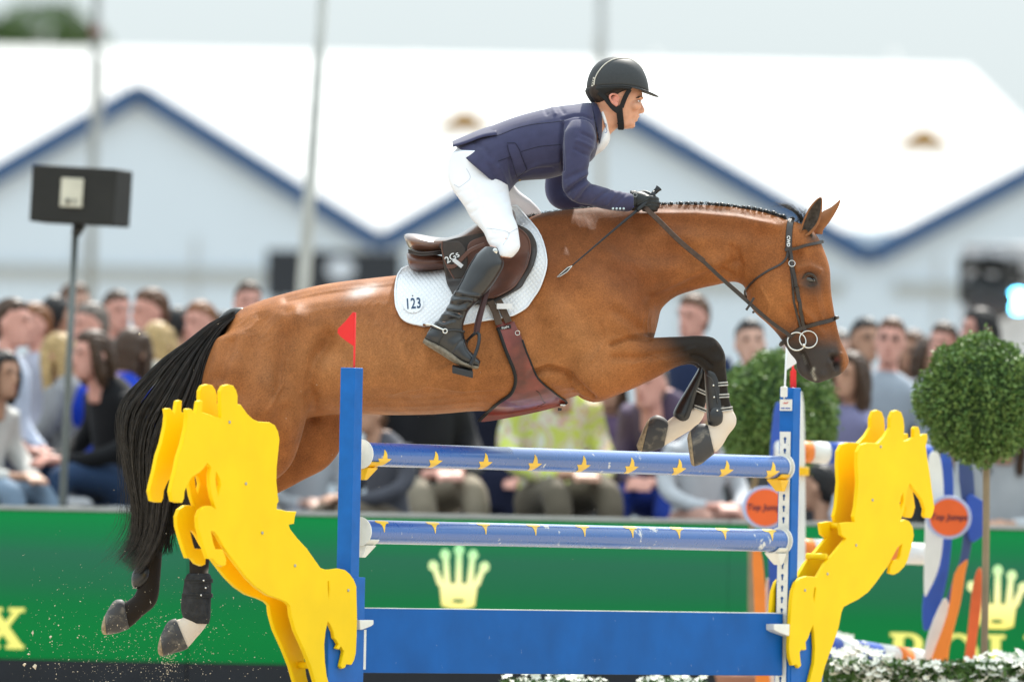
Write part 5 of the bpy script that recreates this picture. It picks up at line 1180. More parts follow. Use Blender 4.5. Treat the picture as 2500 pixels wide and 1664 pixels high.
# ---- hooves
def hoof_material():
    m = bpy.data.materials.new('hoof'); m.use_nodes = True; t = m.node_tree; b = t.nodes['Principled BSDF']
    tcn = t.nodes.new('ShaderNodeTexCoord'); n1 = t.nodes.new('ShaderNodeTexNoise'); n1.inputs['Scale'].default_value = 20; n1.inputs['Detail'].default_value = 8; n1.inputs['Roughness'].default_value = .6; n1.inputs['Distortion'].default_value = .6
    t.links.new(tcn.outputs['Object'], n1.inputs['Vector']); rp = t.nodes.new('ShaderNodeValToRGB')
    rp.color_ramp.elements[0].position = .5; rp.color_ramp.elements[0].color = (.042, .040, .042, 1); rp.color_ramp.elements[1].position = .78; rp.color_ramp.elements[1].color = (.26, .22, .17, 1)
    t.links.new(n1.outputs['Fac'], rp.inputs[0]); t.links.new(rp.outputs[0], b.inputs['Base Color']); b.inputs['Roughness'].default_value = .6
    bp = t.nodes.new('ShaderNodeBump'); bp.inputs['Strength'].default_value = .4; bp.inputs['Distance'].default_value = .003; t.links.new(n1.outputs['Fac'], bp.inputs['Height']); t.links.new(bp.outputs[0], b.inputs['Normal'])
    return m
hoof_m = hoof_material()
sole_m = mat('hoof_sole', (.30, .23, .15), .85, .2, var=.35, vscale=60, bump=.6, bscale=80)
shoe_m = mat('steel_shoe', (.35, .34, .33), .4, .5, .8)
def hoof(sts, sole):
    S = [st(T, B, w, y) for T, B, w, y in sts]
    h = obj('hoof', *loft(S, 28, 4), hoof_m, horse)
    S2 = [st(T, B, w, y) for T, B, w, y in sole]
    o = obj('sole', *loft(S2, 28, 2), sole_m, h)
    return h
hoof([((1742, 1108), (1726, 1038), .040, -.15), ((1727, 1119), (1716, 1034), .046, -.15), ((1711, 1132), (1700, 1037), .052, -.15), ((1694, 1138), (1684, 1051), .052, -.15)], [((1694, 1138), (1684, 1051), .051, -.15), ((1687, 1135), (1679, 1058), .049, -.15), ((1684, 1126), (1676, 1070), .036, -.15)])
hoof([((1622, 1090), (1634, 1029), .040, .145), ((1605, 1097), (1622, 1018), .046, .145), ((1585, 1102), (1604, 1012), .052, .145), ((1568, 1102), (1588, 1019), .052, .145)], [((1568, 1102), (1588, 1019), .051, .145), ((1559, 1098), (1579, 1031), .049, .145), ((1555, 1086), (1570, 1050), .036, .145)])
hoof([((462, 1580), (432, 1508), .040, -.12), ((450, 1586), (422, 1510), .046, -.12), ((428, 1592), (409, 1520), .052, -.12), ((402, 1600), (395, 1549), .052, -.12)], [((402, 1600), (395, 1549), .051, -.12), ((393, 1598), (390, 1565), .048, -.12), ((389, 1592), (388, 1576), .03, -.12)])
hoof([((313, 1534), (301, 1468), .040, .12), ((300, 1540), (292, 1463), .046, .12), ((282, 1546), (274, 1468), .052, .12), ((258, 1550), (254, 1500), .052, .12)], [((258, 1550), (254, 1500), .051, .12), ((250, 1549), (248, 1515), .048, .12), ((246, 1544), (245, 1528), .03, .12)])

# ---- eye
ep, en = surf(1975, 683)
eye_m = mat('horse_eye', (.012, .008, .006), .06, .7, var=0, coat=1)
ey = obj('eye', *ball(ep + Vector((0, .012, 0)), (.0245, .018, .0145), 24, 16, Matrix.Rotation(.25, 3, 'Y')), eye_m, horse)
obj('eyelid', *tube([px(x, y, ep.y - .004 - .004 * math.sin(i / 5 * math.pi)) for i, (x, y) in enumerate(((1957, 684), (1964, 673), (1973, 668), (1984, 671), (1991, 679), (1995, 692)))], [.002, .0045, .0055, .0055, .0045, .002], 8, 3), mat('lid_dark', (.05, .032, .022), .5), ey)
obj('lower_lid', *tube([px(x, y, ep.y - .003) for x, y in ((1957, 685), (1966, 694), (1976, 698), (1987, 697), (1995, 692))], [.0015, .0025, .003, .0025, .0015], 8, 3), MATS['lid_dark'], ey)
for sy in (1,):      # the far eye just bulges past the forehead
    pf = Vector((ep.x, -ep.y, ep.z)); obj('eye', *ball(pf - Vector((0, .012, 0)), (.0195, .019, .016), 20, 12), eye_m, horse)

# ---- ears: curled leaf shells
def ear(Lp, Rp, y0, depth, m_in, label=None):
    n = len(Lp); k = 9; V = []
    for i in range(n):
        a, b = px(*Lp[i], y0), px(*Rp[i], y0)
        for j in range(k):
            t = j / (k - 1); p = a.lerp(b, t); w = (b - a).length
            V.append(p + Vector((0, depth * math.sin(t * math.pi) * w * .45, 0)))
    Fc = [(i * k + j, i * k + j + 1, (i + 1) * k + j + 1, (i + 1) * k + j) for i in range(n - 1) for j in range(k - 1)]
    V = np.array([tuple(v) for v in V])
    o = obj('ear', V, Fc, m_in, horse)
    s = o.modifiers.new('thick', 'SOLIDIFY'); s.thickness = .006; s.offset = 0
    sb = o.modifiers.new('sub', 'SUBSURF'); sb.levels = 1; sb.render_levels = 2
    return o
ear_in = mat('ear_inside', (.07, .055, .045), .8, .2, var=.4, vscale=60); ear_out = mat('ear_outside', (.26, .10, .035), .6, .3, var=.2, vscale=30); ear_tip = mat('ear_black', (.015, .012, .010), .6)
Lp = cat_rom([(1950, 585), (1953, 569), (1960, 544), (1975, 511), (1992, 490), (2004, 483)], 3); Rp = cat_rom([(1985, 578), (1983, 563), (1997, 542), (2004, 520), (2006, 500), (2006, 483.5)], 3)
ear([tuple(p) for p in Lp], [tuple(p) for p in Rp], -.062, .9, ear_in)
rim = [px(x, y, -.064) for x, y in ((1953, 572), (1960, 546), (1975, 512), (1992, 490), (2005, 482.5), (2006, 502), (2003, 524), (1996, 545), (1980, 566), (1964, 577))]
obj('ear_rim', *tube(rim, [.005, .004, .0035, .003, .002, .003, .004, .005, .006, .005], 8, 3), ear_out, horse)
Lp = cat_rom([(1985, 572), (1990, 552), (2004, 520), (2026, 508), (2042, 496), (2050, 488.5)], 3); Rp = cat_rom([(2008, 572), (2010, 560), (2024, 543), (2038, 521), (2047, 503), (2051, 489)], 3)
ear([tuple(p) for p in Lp], [tuple(p) for p in Rp], .055, -.8, ear_out)
obj('ear_tip', *tube([px(2038, 504, .055), px(2045, 496, .054), px(2051, 488, .054)], [.0045, .004, .0012], 8, 2), ear_tip, horse)

# ---- hair: strands as thin tapering three-sided tubes joined in one mesh
def strands(paths, r0, sides=3):
    Vs, Fs, q = [], [], 0
    for P in paths:
        P = np.asarray(P); n = len(P); T = np.gradient(P, axis=0); T /= np.linalg.norm(T, axis=1)[:, None] + 1e-9
        a = np.cross(T, (.3, .9, .2)); a /= np.linalg.norm(a, axis=1)[:, None] + 1e-9; b = np.cross(T, a)
        rr = r0 * np.sqrt(np.clip(1 - np.linspace(0, 1, n) ** 2, .02, 1))
        for k in range(sides):
            w = 2 * math.pi * k / sides; Vs.append(P + (a * math.cos(w) + b * math.sin(w)) * rr[:, None])
        for k in range(sides):
            k2 = (k + 1) % sides
            for i in range(n - 1): Fs.append((q + k * n + i, q + k2 * n + i, q + k2 * n + i + 1, q + k * n + i + 1))
        q += sides * n
    return np.concatenate(Vs), Fs
hair_tail = mat('hair_tail', (.034, .029, .026), .36, .5, var=.7, vscale=30)
hair_black = mat('hair_black_horse', (.012, .011, .011), .38, .45, var=.5, vscale=60)
Lg = np.array([(572, 758), (512, 788), (450, 836), (400, 872), (346, 926), (298, 985), (287, 1050), (300, 1130), (318, 1205), (326, 1270), (312, 1325), (266, 1382)], float)
Rg = np.array([(574, 776), (546, 802), (512, 864), (496, 930), (474, 1010), (446, 1090), (424, 1165), (408, 1235), (396, 1295), (375, 1345), (345, 1392), (325, 1404)], float)
g = np.random.default_rng(21)
Ls, Rs = cat_rom(Lg, 4), cat_rom(Rg, 4); nS = len(Ls); paths = []
for i in range(5200):
    s = g.beta(1.1, 1.1); yy = g.normal() * .035
    ln = 1 - abs(g.normal()) * .22 if g.random() > .15 else g.uniform(.35, .8)
    ln = max(.3, min(1, ln)); n = max(8, int(nS * ln)); start = int(g.random() ** 2 * nS * .28)
    if n - start < 8: start = 0
    idx = np.arange(start, n); t = idx / nS
    Lc, Rc = Ls[idx], Rs[idx]
    cl = round(s * 26) / 26; s = s + (cl - s) * .6 * g.random(); sw = s + .045 * np.sin(t * 11 + cl * 40) * t + .02 * np.sin(t * g.uniform(5, 14) + g.uniform(0, 6)) * t
    xy = Lc + (Rc - Lc) * sw[:, None]
    xy = xy + np.c_[np.sin(t * 9 + g.uniform(0, 6)), np.cos(t * 8 + g.uniform(0, 6))] * (g.uniform(1, 7) * t ** 1.5)[:, None]
    if g.random() < .09: xy = xy + np.outer(t ** 3, (g.uniform(-90, 10), g.uniform(-50, 20)))
    if i % 40 == 0: xy = xy + np.outer(np.clip(t - .15, 0, 1) ** 2, (g.uniform(-60, 60), g.uniform(-20, 60)))
    prof = .03 + .05 * np.sin(np.clip(t, 0, 1) * math.pi) 
    paths.append(np.array([tuple(px(x, y, yv)) for (x, y), yv in zip(xy, yy / .035 * prof)]))
obj('tail_dock', *tube([px(596, 768, 0), px(570, 772, 0), px(545, 792, 0), px(520, 825, 0), px(505, 870, 0)], [.03, .034, .032, .028, .02], 14, 4), hair_tail, horse)
tail = obj('tail', *strands([p[::2] for p in paths], .00095), hair_tail, horse)
# strands swinging to the right of the far hock
paths = []
for i in range(110):
    a = np.array([(430, 1130), (420, 1210), (412, 1270), (400, 1315), (392 - g.uniform(-6, 16), 1352)]) + g.normal(size=2) * (6, 4)
    a2 = cat_rom(a + np.c_[np.linspace(0, 1, 5) ** 2 * g.uniform(-12, 30), np.zeros(5)], 4); paths.append(np.array([tuple(px(x, y, .02 + g.normal() * .002)) for x, y in a2]))
obj('tail_wisp', *strands(paths, .0015), hair_black, horse)
# braided mane: a row of knots along the crest
crest = cat_rom([(1606, 498), (1680, 496), (1745, 498), (1800, 504), (1850, 512), (1890, 522), (1918, 532)], 12)
nb = 24
for i in range(nb):
    x, y = crest[int(i / (nb - 1) * (len(crest) - 1))]; r = .0082 * g.uniform(.7, 1.25)
    c = px(x + g.uniform(-2, 2), y - 1 + g.uniform(-1.5, 1.5), -.004)
    Vb, Fb = merge(ball(c, (r, r * 1.2, r * .85), 10, 8), ball(c + Vector((r * .5, -r * .4, -r * .5)), r * .6, 8, 6), ball(c + Vector((-r * .45, -r * .4, r * .35)), r * .55, 8, 6))
    obj('braid', Vb, Fb, hair_black, horse)
paths = []
for i in range(420):            # short hair of the crest between and below the knots
    u = g.random(); x, y = crest[int(u * (len(crest) - 1))]; sd_ = g.uniform(-1, 1)
    p = np.array([(x, y + 4), (x + g.uniform(-3, 5), y + g.uniform(-3, 1)), (x + g.uniform(-6, 9), y + g.uniform(-6, 6))])
    paths.append(np.array([tuple(px(a, b, sd_ * .012 - .004)) for a, b in cat_rom(p, 3)]))
for i in range(520):            # rough mane before the withers
    x = g.uniform(1290, 1470); y = 530 - (x - 1290) * .13 + 3; h = g.uniform(3, 15) * (1 if x < 1440 else .6)
    p = np.array([(x, y), (x + g.uniform(-4, 5), y - h * .5), (x + g.uniform(-12, 8), y - h * g.uniform(.4, 1))])
    paths.append(np.array([tuple(px(a, b, g.uniform(-.012, .012))) for a, b in cat_rom(p, 3)]))
obj('mane', *strands(paths, .0012), hair_black, horse)
paths = []
for i in range(46):             # forelock blown back
    e1 = g.uniform(0, 1)
    p = np.array([(1958 + g.uniform(-5, 8), 542 + g.uniform(-4, 4)), (1948 + g.uniform(-4, 4), 522 + g.uniform(-6, 4)), (1935 - 18 * e1, 505 + g.uniform(-6, 6)), (1915 - 30 * e1 + g.uniform(-8, 20), 496 + g.uniform(-5, 12))])
    paths.append(np.array([tuple(px(a, b, g.uniform(-.02, .02))) for a, b in cat_rom(p, 4)]))
for i in range(22):
    p = np.array([(1945 + g.uniform(-8, 22), 545 + g.uniform(-4, 5)), (1955 + g.uniform(-8, 12), 528 + g.uniform(-5, 3)), (1960 + g.uniform(-12, 10), 512 + g.uniform(-8, 6))])
    paths.append(np.array([tuple(px(a, b, g.uniform(-.03, .02))) for a, b in cat_rom(p, 4)]))
obj('forelock', *strands(paths, .0008), hair_black, horse)
# ================================================================== tack
def r2(x, y): return (x / 3.136 + 900, y / 3.136 + 480)
def r1(x, y): return (x / 3.3643 + 1050, y / 3.3643 + 100)
def r7(x, y): return (x / 3.4844 + 1780, y / 3.4844 + 500)
def r6(x, y): return (x / 3.4846 + 1500, y / 3.4846 + 800)
brown_leather = mat('brown_leather', (.105, .036, .020), .38, .5, var=.25, vscale=14, coat=.25, bump=.25, bscale=220)
dark_leather = mat('dark_leather', (.030, .020, .016), .42, .5, var=.3, vscale=25, coat=.1, bump=.2, bscale=250)
red_leather = mat('red_leather', (.165, .030, .020), .36, .5, var=.45, vscale=12, coat=.25, bump=.25, bscale=200)
black_leather = mat('black_leather', (.014, .014, .016), .33, .5, var=.3, vscale=20, coat=.2, bump=.25, bscale=180)
chrome = mat('chrome', (.72, .70, .66), .18, .5, 1.0, var=0)
def cast(bvh, x, y, side):
    p = px(x, y, 0); h = bvh.ray_cast(Vector((p.x, side * 3.0, p.z)), Vector((0, -side, 0)))
    return h[0], h[1]
def patch(rows, off, side=-1, nr=44, nc=44, fall=0.0, sm=6, bvh=None, ymin=0):
    """sheet draped on the horse: rows of (pixel y, x left, x right); returns grid of points"""
    bvh = bvh or HB; R = cat_rom(rows, max(2, nr // len(rows) + 1)); G = np.zeros((len(R), nc, 3)); ok = np.zeros((len(R), nc), bool)
    for i, (y, a, b) in enumerate(R):
        for j in range(nc):
            x = a + (b - a) * j / (nc - 1); p, n = cast(bvh, x, y, side)
            if p is None: q = px(x, y, 0); G[i, j] = (q.x, fall * side, q.z)
            else: q = p + n * off * .6 + Vector((0, side * off * .4, 0)); w = px(x, y, 0); G[i, j] = (w.x, q.y, w.z); ok[i, j] = True
    for _ in range(sm):
        Yv = G[:, :, 1].copy(); P = np.pad(Yv, 1, mode='edge'); A = (P[2:, 1:-1] + P[:-2, 1:-1] + P[1:-1, 2:] + P[1:-1, :-2]) / 4
        A = (A + Yv) / 2
        G[:, :, 1] = np.where(ok, np.minimum(side * -1 * A, side * -1 * Yv) * side * -1 if False else (np.maximum(side * A, side * Yv) * side), A)
    if ymin: G[:, :, 1] = side * np.maximum(side * G[:, :, 1], ymin)
    return G
def grid_obj(name, G, m, parent, thick=.006, side=-1):
    nr, nc = G.shape[:2]; V = G.reshape(-1, 3)
    Fc = [(i * nc + j, (i + 1) * nc + j, (i + 1) * nc + j + 1, i * nc + j + 1) for i in range(nr - 1) for j in range(nc - 1)]
    if side > 0: Fc = [q[::-1] for q in Fc]
    o = obj(name, V, Fc, m, parent)
    s = o.modifiers.new('thick', 'SOLIDIFY'); s.thickness = thick; s.offset = -1
    return o
def rim_of(G): return [G[0, j] for j in range(G.shape[1])] + [G[i, -1] for i in range(1, G.shape[0])] + [G[-1, j] for j in range(G.shape[1] - 2, -1, -1)] + [G[i, 0] for i in range(G.shape[0] - 2, 0, -1)]
def band(name, P, N, w, th, m, parent):
    """flat strap through points P with outward normals N"""
    P = np.array([tuple(p) for p in P], float); N = np.array([tuple(n) for n in N], float); w = np.array([w] * len(P) if np.isscalar(w) else w)
    T = np.gradient(P, axis=0); T /= np.linalg.norm(T, axis=1)[:, None] + 1e-9
    S = np.cross(N, T); S /= np.linalg.norm(S, axis=1)[:, None] + 1e-9; N = np.cross(T, S)
    V = []; Fc = []
    prof = [(-1, 0), (-.85, 1), (.85, 1), (1, 0), (.85, -.6), (-.85, -.6)]
    for i in range(len(P)):
        for a, b in prof: V.append(P[i] + S[i] * a * w[i] / 2 + N[i] * b * th)
    k = len(prof)
    for i in range(len(P) - 1):
        for j in range(k): a, b = i * k + j, i * k + (j + 1) % k; Fc.append((a, b, b + k, a + k))
    Fc += [tuple(range(k))[::-1], tuple((len(P) - 1) * k + j for j in range(k))]
    o = obj(name, V, Fc, m, parent); flatsmooth(o, .7); return o
def strap(name, pts, w, m, parent, th=.0025, lift=.003, side=-1, sub=6, yfix=None, bvh=None):
    Q = cat_rom(pts, sub); P, N = [], []; last = None
    for i, q in enumerate(Q):
        if yfix is not None:
            y = np.interp(i / (len(Q) - 1), np.linspace(0, 1, len(yfix)), yfix); P.append(px(q[0], q[1], y)); N.append(Vector((0, -1, 0)))
        else:
            h, n = cast(bvh or HB, q[0], q[1], side)
            if h is None:
                if last is None: h, n = px(q[0], q[1], 0), Vector((0, 0, 1))
                else: h, n = px(q[0], q[1], last[0].y), last[1]
                P.append(h + n * lift)
            else: P.append(h + n * lift)
            last = (h, n); N.append(n)
    P = np.array([tuple(p) for p in P]); N = np.array([tuple(n) for n in N])
    for _ in range(4):
        P[1:-1] = P[1:-1] * .5 + (P[2:] + P[:-2]) * .25; N[1:-1] = N[1:-1] * .5 + (N[2:] + N[:-2]) * .25
    return band(name, P, N, w, th, m, parent)

# ---- saddle pad
def quilt_material():
    m = bpy.data.materials.new('quilted_white'); m.use_nodes = True; t = m.node_tree; b = t.nodes['Principled BSDF']; L = t.links.new
    b.inputs['Base Color'].default_value = (.80, .81, .84, 1); b.inputs['Roughness'].default_value = .85; b.inputs['Sheen Weight'].default_value = .1
    tcn = t.nodes.new('ShaderNodeTexCoord'); outs = []
    for a in (.65, -.85):
        mp_ = t.nodes.new('ShaderNodeMapping'); mp_.inputs['Rotation'].default_value = (0, a, 0); L(tcn.outputs['Object'], mp_.inputs['Vector'])
        w = t.nodes.new('ShaderNodeTexWave'); w.bands_direction = 'X'; w.wave_profile = 'SIN'; w.inputs['Scale'].default_value = 21; L(mp_.outputs[0], w.inputs['Vector'])
        pw = t.nodes.new('ShaderNodeMath'); pw.operation = 'POWER'; pw.inputs[1].default_value = .35; L(w.outputs['Fac'], pw.inputs[0]); outs.append(pw.outputs[0])
    mn = t.nodes.new('ShaderNodeMath'); mn.operation = 'MULTIPLY'; L(outs[0], mn.inputs[0]); L(outs[1], mn.inputs[1])
    bp = t.nodes.new('ShaderNodeBump'); bp.inputs['Strength'].default_value = .7; bp.inputs['Distance'].default_value = .003; L(mn.outputs[0], bp.inputs['Height']); L(bp.outputs[0], b.inputs['Normal'])
    mr = t.nodes.new('ShaderNodeMix'); mr.data_type = 'RGBA'; mr.inputs[6].default_value = (.79, .80, .83, 1); mr.inputs[7].default_value = (.84, .845, .86, 1); L(mn.outputs[0], mr.inputs[0]); L(mr.outputs[2], b.inputs['Base Color'])  # shading of the quilting grooves painted in, slightly darker than the puffs
    return m
pad_rows = [(503, 1250, 1262), (522, 1232, 1277), (545, 1212, 1297), (570, 1188, 1315), (601, 1145, 1327), (633, 1075, 1333), (650, 995, 1333), (662, 977, 1331), (680, 970, 1326), (710, 966.5, 1314), (735, 967.5, 1297), (752, 970, 1285), (764, 975, 1267), (774, 980, 1245), (782, 987, 1198), (789.5, 1000, 1155), (794, 1018, 1132), (797, 1036, 1108)]
pad = empty('saddle_pad', px(1150, 640, 0), 'white quilted saddle pad with number 123 under the saddle', 'saddle pad')
quilt = quilt_material(); binding = mat('pad_binding', (.80, .82, .86), .7, .3, var=.04)
PADG = {}
for sd_ in (-1, 1):
    Gd = patch(pad_rows, .016, sd_, 60, 60, .012); PADG[sd_] = Gd
    grid_obj('quilted_panel', Gd, quilt, pad, .011, sd_)
    rm = rim_of(Gd); rm = rm + rm[:1]
    obj('binding', *tube(rm[::2], .0045, 8), binding, pad)
def plane_at(x, y, lift):
    h, n = cast(HB, x, y, -1); n = Vector((n.x * .5, n.y, n.z * .6)).normalized(); ux = X_ - n * n.dot(X_); ux.normalize(); uy = n.cross(ux); uy = -uy if uy.z < 0 else uy
    return h + n * lift, ux, uy, n
O, ux, uy, n = plane_at(1011, 751, .023)
ca_, sa_ = math.cos(.09), math.sin(.09); u2, v2 = ux * ca_ + uy * sa_, uy * ca_ - ux * sa_
plate_m = mat('number_disc', (.80, .82, .86), .25, .5, var=0, coat=.5)
obj('number_disc', *plate([ellipse(0, 0, .040, .040, 36)], .002, .0006, (O, u2, v2, n)), plate_m, pad, False)
ink = mat('number_ink', (.02, .06, .13), .5, var=0)
for i_, ch in enumerate('123'):
    obj('digit', *text_mesh(ch, .066, (O + n * .002 + u2 * ((i_ - 1) * .0225), u2 * .62, v2, n), .0006, .0012), ink, pad, False)
obj('number_stud', *ball(O + v2 * .037 + n * .001, .003, 8, 6), dark_leather, pad); obj('number_stud', *ball(O - v2 * .037 + n * .001, .003, 8, 6), chrome, pad)

# ---- saddle
saddle = empty('saddle', px(1130, 600, 0), 'brown leather jumping saddle under the rider', 'saddle')
def s2(T, B, w, egg=0): return st(r2(*T), r2(*B), w, 0, egg)
seat_st = [s2((266, 296), (300, 380), .10), s2((300, 281), (322, 405), .155), s2((380, 286), (385, 425), .185), s2((500, 308), (500, 440), .18), s2((600, 312), (600, 410), .150), s2((700, 284), (700, 390), .13), s2((790, 225), (800, 380), .115), s2((900, 165), (920, 370), .105), s2((1010, 125), (1040, 330), .095), s2((1090, 95), (1120, 240), .08), s2((1118, 110), (1135, 200), .05)]
SV, SF = remesh([loft(seat_st, 30, 5)], .007, 4)
seat_m = mat('seat_leather', (.16, .085, .06), .30, .6, var=.25, vscale=12, coat=.7, bump=.2, bscale=220)
obj('seat', SV, SF, seat_m, saddle)
obj('panel', *loft([s2((290, 440), (305, 520), .10), s2((310, 428), (330, 560), .14), s2((400, 435), (400, 578), .165), s2((520, 445), (520, 572), .165), s2((640, 470), (640, 560), .145), s2((800, 430), (820, 520), .13), s2((1000, 300), (1030, 430), .12), s2((1110, 200), (1150, 320), .10)], 30, 5), brown_leather, saddle)
seamp = [r2(305, 425), r2(330, 440), r2(420, 452), r2(560, 440)]
SB = BVHTree.FromPolygons([Vector(v) for v in SV], [tuple(q) for q in SF])
for yy in ((300, 408), (300, 424)):
    Q = cat_rom([r2(305, yy[1]), r2(400, yy[1] + 22), r2(560, yy[1] + 10)], 8)
    obj('piping', *tube([px(x, y, -.183 + .02 * ((x - 1030) / 45) ** 2) for x, y in Q], .0045, 8), dark_leather, saddle)
flap_rows = [(550, 1238, 1262), (566, 1205, 1292), (592, 1084, 1308), (617, 1079, 1310), (640, 1082, 1305), (659, 1085, 1298), (690, 1091, 1281), (704, 1098, 1271), (722, 1108, 1241), (735, 1130, 1217), (746, 1152, 1190)]
flap2 = [(556, 1240, 1258), (572, 1205, 1280), (592, 1150, 1292), (617, 1140, 1294), (640, 1135, 1289), (659, 1130, 1282), (690, 1130, 1264), (706, 1135, 1250), (720, 1145, 1226), (730, 1155, 1205)]
for sd_ in (-1, 1):
    grid_obj('flap', patch(flap_rows, .034, sd_, 40, 36, .05, 14, None, .20), dark_leather if sd_ < 0 else brown_leather, saddle, .006, sd_)
    Gf = patch(flap2, .046, sd_, 40, 36, .05, 14, None, .215); grid_obj('flap_front', Gf, brown_leather, saddle, .008, sd_)
    obj('flap_edge', *tube([Gf[i, -1] for i in range(0, Gf.shape[0], 2)], .004, 8), brown_leather, saddle)
Gb = patch([(593, 1081, 1120), (610, 1080, 1136), (640, 1087, 1143), (665, 1099, 1139), (684, 1110, 1127)], .050, -1, 24, 20, .06, 14, None, .30); grid_obj('billet_guard', Gb, dark_leather, saddle, .005)
obj('guard_edge', *tube([Gb[i, 0] for i in range(Gb.shape[0])], .0028, 6), brown_leather, saddle)
def flat_at(x, y, y_depth, ang): return px(x, y, y_depth), X_ * math.cos(ang) + Z_ * math.sin(ang), Z_ * math.cos(ang) - X_ * math.sin(ang), -Y_
yb = float(Gb[12, 10, 1]) - .012
obj('lettering', *text_mesh('2Gs', .038, flat_at(1104, 628, yb, .55), .0006, .0004), mat('ink_white', (.75, .77, .78), .5, var=0), saddle, False)
strap('stirrup_strap', [r2(600, 530), r2(650, 535), r2(700, 490), r2(780, 410), r2(890, 365)], .017, brown_leather, saddle, .003, 0, yfix=[yb - .004] * 3)
obj('strap_tab', *box(px(*r2(683, 508), yb - .012), (.046, .004, .016), Matrix.Rotation(.65, 3, 'Y')), mat('tab_white', (.7, .7, .72), .5), saddle, False)
# stirrup leather and iron
strap('stirrup_leather', [r2(915, 700), r2(880, 830), r2(850, 950), r2(832, 1045)], .017, mat('oxblood', (.05, .014, .012), .45, .4), saddle, .003, 0, yfix=[-.405, -.43, -.445, -.45])
strap('stirrup_leather', [r2(905, 690), r2(865, 830), r2(828, 950), r2(815, 1045)], .014, MATS['oxblood'], saddle, .003, 0, yfix=[-.39, -.40, -.41, -.42])
iron = empty('stirrup', px(*r2(760, 1200), -.43), 'black stirrup iron under the rider boot', 'stirrup')
im = mat('stirrup_black', (.018, .02, .025), .35, .5, .2)
obj('near_branch', *tube([px(*r2(825, 1040), -.445), px(*r2(845, 1055), -.455), px(*r2(842, 1120), -.47), px(*r2(815, 1210), -.48), px(*r2(780, 1290), -.48)], [.007, .007, .007, .0075, .009], 10, 4), im, iron)
obj('far_branch', *tube([px(*r2(825, 1040), -.435), px(*r2(790, 1065), -.42), px(*r2(752, 1110), -.375), px(*r2(742, 1170), -.355), px(*r2(720, 1270), -.35)], [.007, .006, .006, .006, .008], 10, 4), im, iron)
tp = [px(*r2(x, y), Y) for x, y, Y in ((640, 1285, -.36), (640, 1300, -.48), (800, 1340, -.48), (790, 1300, -.36))]
tv = tp + [p - Z_ * .026 for p in tp]
bevel(obj('tread', tv, [(0, 1, 2, 3), (7, 6, 5, 4), (0, 4, 5, 1), (1, 5, 6, 2), (2, 6, 7, 3), (3, 7, 4, 0)], mat('tread_grip', (.03, .03, .032), .6, .4, bump=.9, bscale=90), iron, False), .003)

# ---- girth
girth = empty('girth', px(1270, 900, 0), 'red-brown leather girth with wide belly guard and black edging', 'girth')
strap('billet', [r2(925, 835), r2(960, 920), r2(985, 1005)], .030, mat('webbing', (.085, .055, .038), .7, .3, var=.2, vscale=60, bump=.5, bscale=300), girth, .003, .032)
strap('billet', [r2(985, 825), r2(1030, 910), r2(1070, 985)], .030, MATS['webbing'], girth, .003, .033)
obj('white_keeper', *box(px(*r2(1040, 838), -.345), (.062, .004, .022), Matrix.Rotation(-.02, 3, 'Y')), mat('keeper_white', (.74, .74, .76), .6), girth, False)
g_rows = [(788, 1212, 1256), (800, 1214, 1260), (818, 1221, 1270), (856, 1234, 1283), (885, 1246, 1295), (905, 1254, 1303), (925, 1258.5, 1313), (942, 1257, 1330), (955, 1252, 1347), (966, 1244, 1361), (976, 1230, 1376), (985, 1216, 1383), (997, 1201, 1345), (1008, 1189, 1300), (1018, 1178, 1250), (1026, 1171, 1205), (1029, 1170, 1182)]
Gg = patch(g_rows, .016, -1, 70, 26, .02, 20); grid_obj('girth_panel', Gg, red_leather, girth, .009)
Gg2 = patch(g_rows, .016, 1, 50, 20, .02, 20); grid_obj('girth_panel', Gg2, red_leather, girth, .009, 1)
rubber = mat('black_edging', (.016, .016, .017), .6, .3)
obj('edging', *tube([Vector(Gg[i, 0]) for i in range(6, Gg.shape[0], 2)], .007, 8), rubber, girth)
obj('edging', *tube([Vector(Gg[i, -1]) for i in range(12, int(Gg.shape[0] * .72), 2)], .004, 8), rubber, girth)
nr_ = Gg.shape[0]
obj('stitching', *tube([Vector(Gg[i, int(13 + 6 * (i / nr_))]) + Vector((0, -.0025, 0)) for i in range(int(nr_ * .5), int(nr_ * .75), 2)], .0012, 6), dark_leather, girth)
h_, n_ = cast(HB, *r2(1047, 1010), -1)
lb = h_ + Vector((0, -.02, 0)); Rl = Matrix.Rotation(-.2, 3, 'Y')
obj('label_patch', *box(lb, (.045, .003, .014), Rl), rubber, girth, False)
obj('lettering', *text_mesh('EquiFit', .011, (lb + Vector((0, -.002, 0)), Rl @ X_, Rl @ Z_, -Y_), .0003, .0002), MATS['ink_white'], girth, False)
def ring(c, n, r, w, m, name, par, nseg=36, sx=1.0):
    n = n.normalized(); a = n.cross(Z_).normalized(); b = n.cross(a)
    P = [c + a * (r * sx * math.cos(t)) + b * (r * math.sin(t)) for t in np.linspace(0, 2 * math.pi, nseg + 1)]
    return obj(name, *tube(P, w, 8, caps=False), m, par)
h_, n_ = cast(HB, *r2(1140, 1057), -1); ring(h_ + n_ * .024, n_, .009, .0016, chrome, 'ring', girth)
bk = px(1374, 988, -.03)
bevel(obj('buckle', *box(bk, (.022, .02, .008)), chrome, girth, False), .002); bevel(obj('buckle', *box(bk + Vector((-.012, 0, -.018)), (.016, .016, .012)), dark_leather, girth, False), .002)

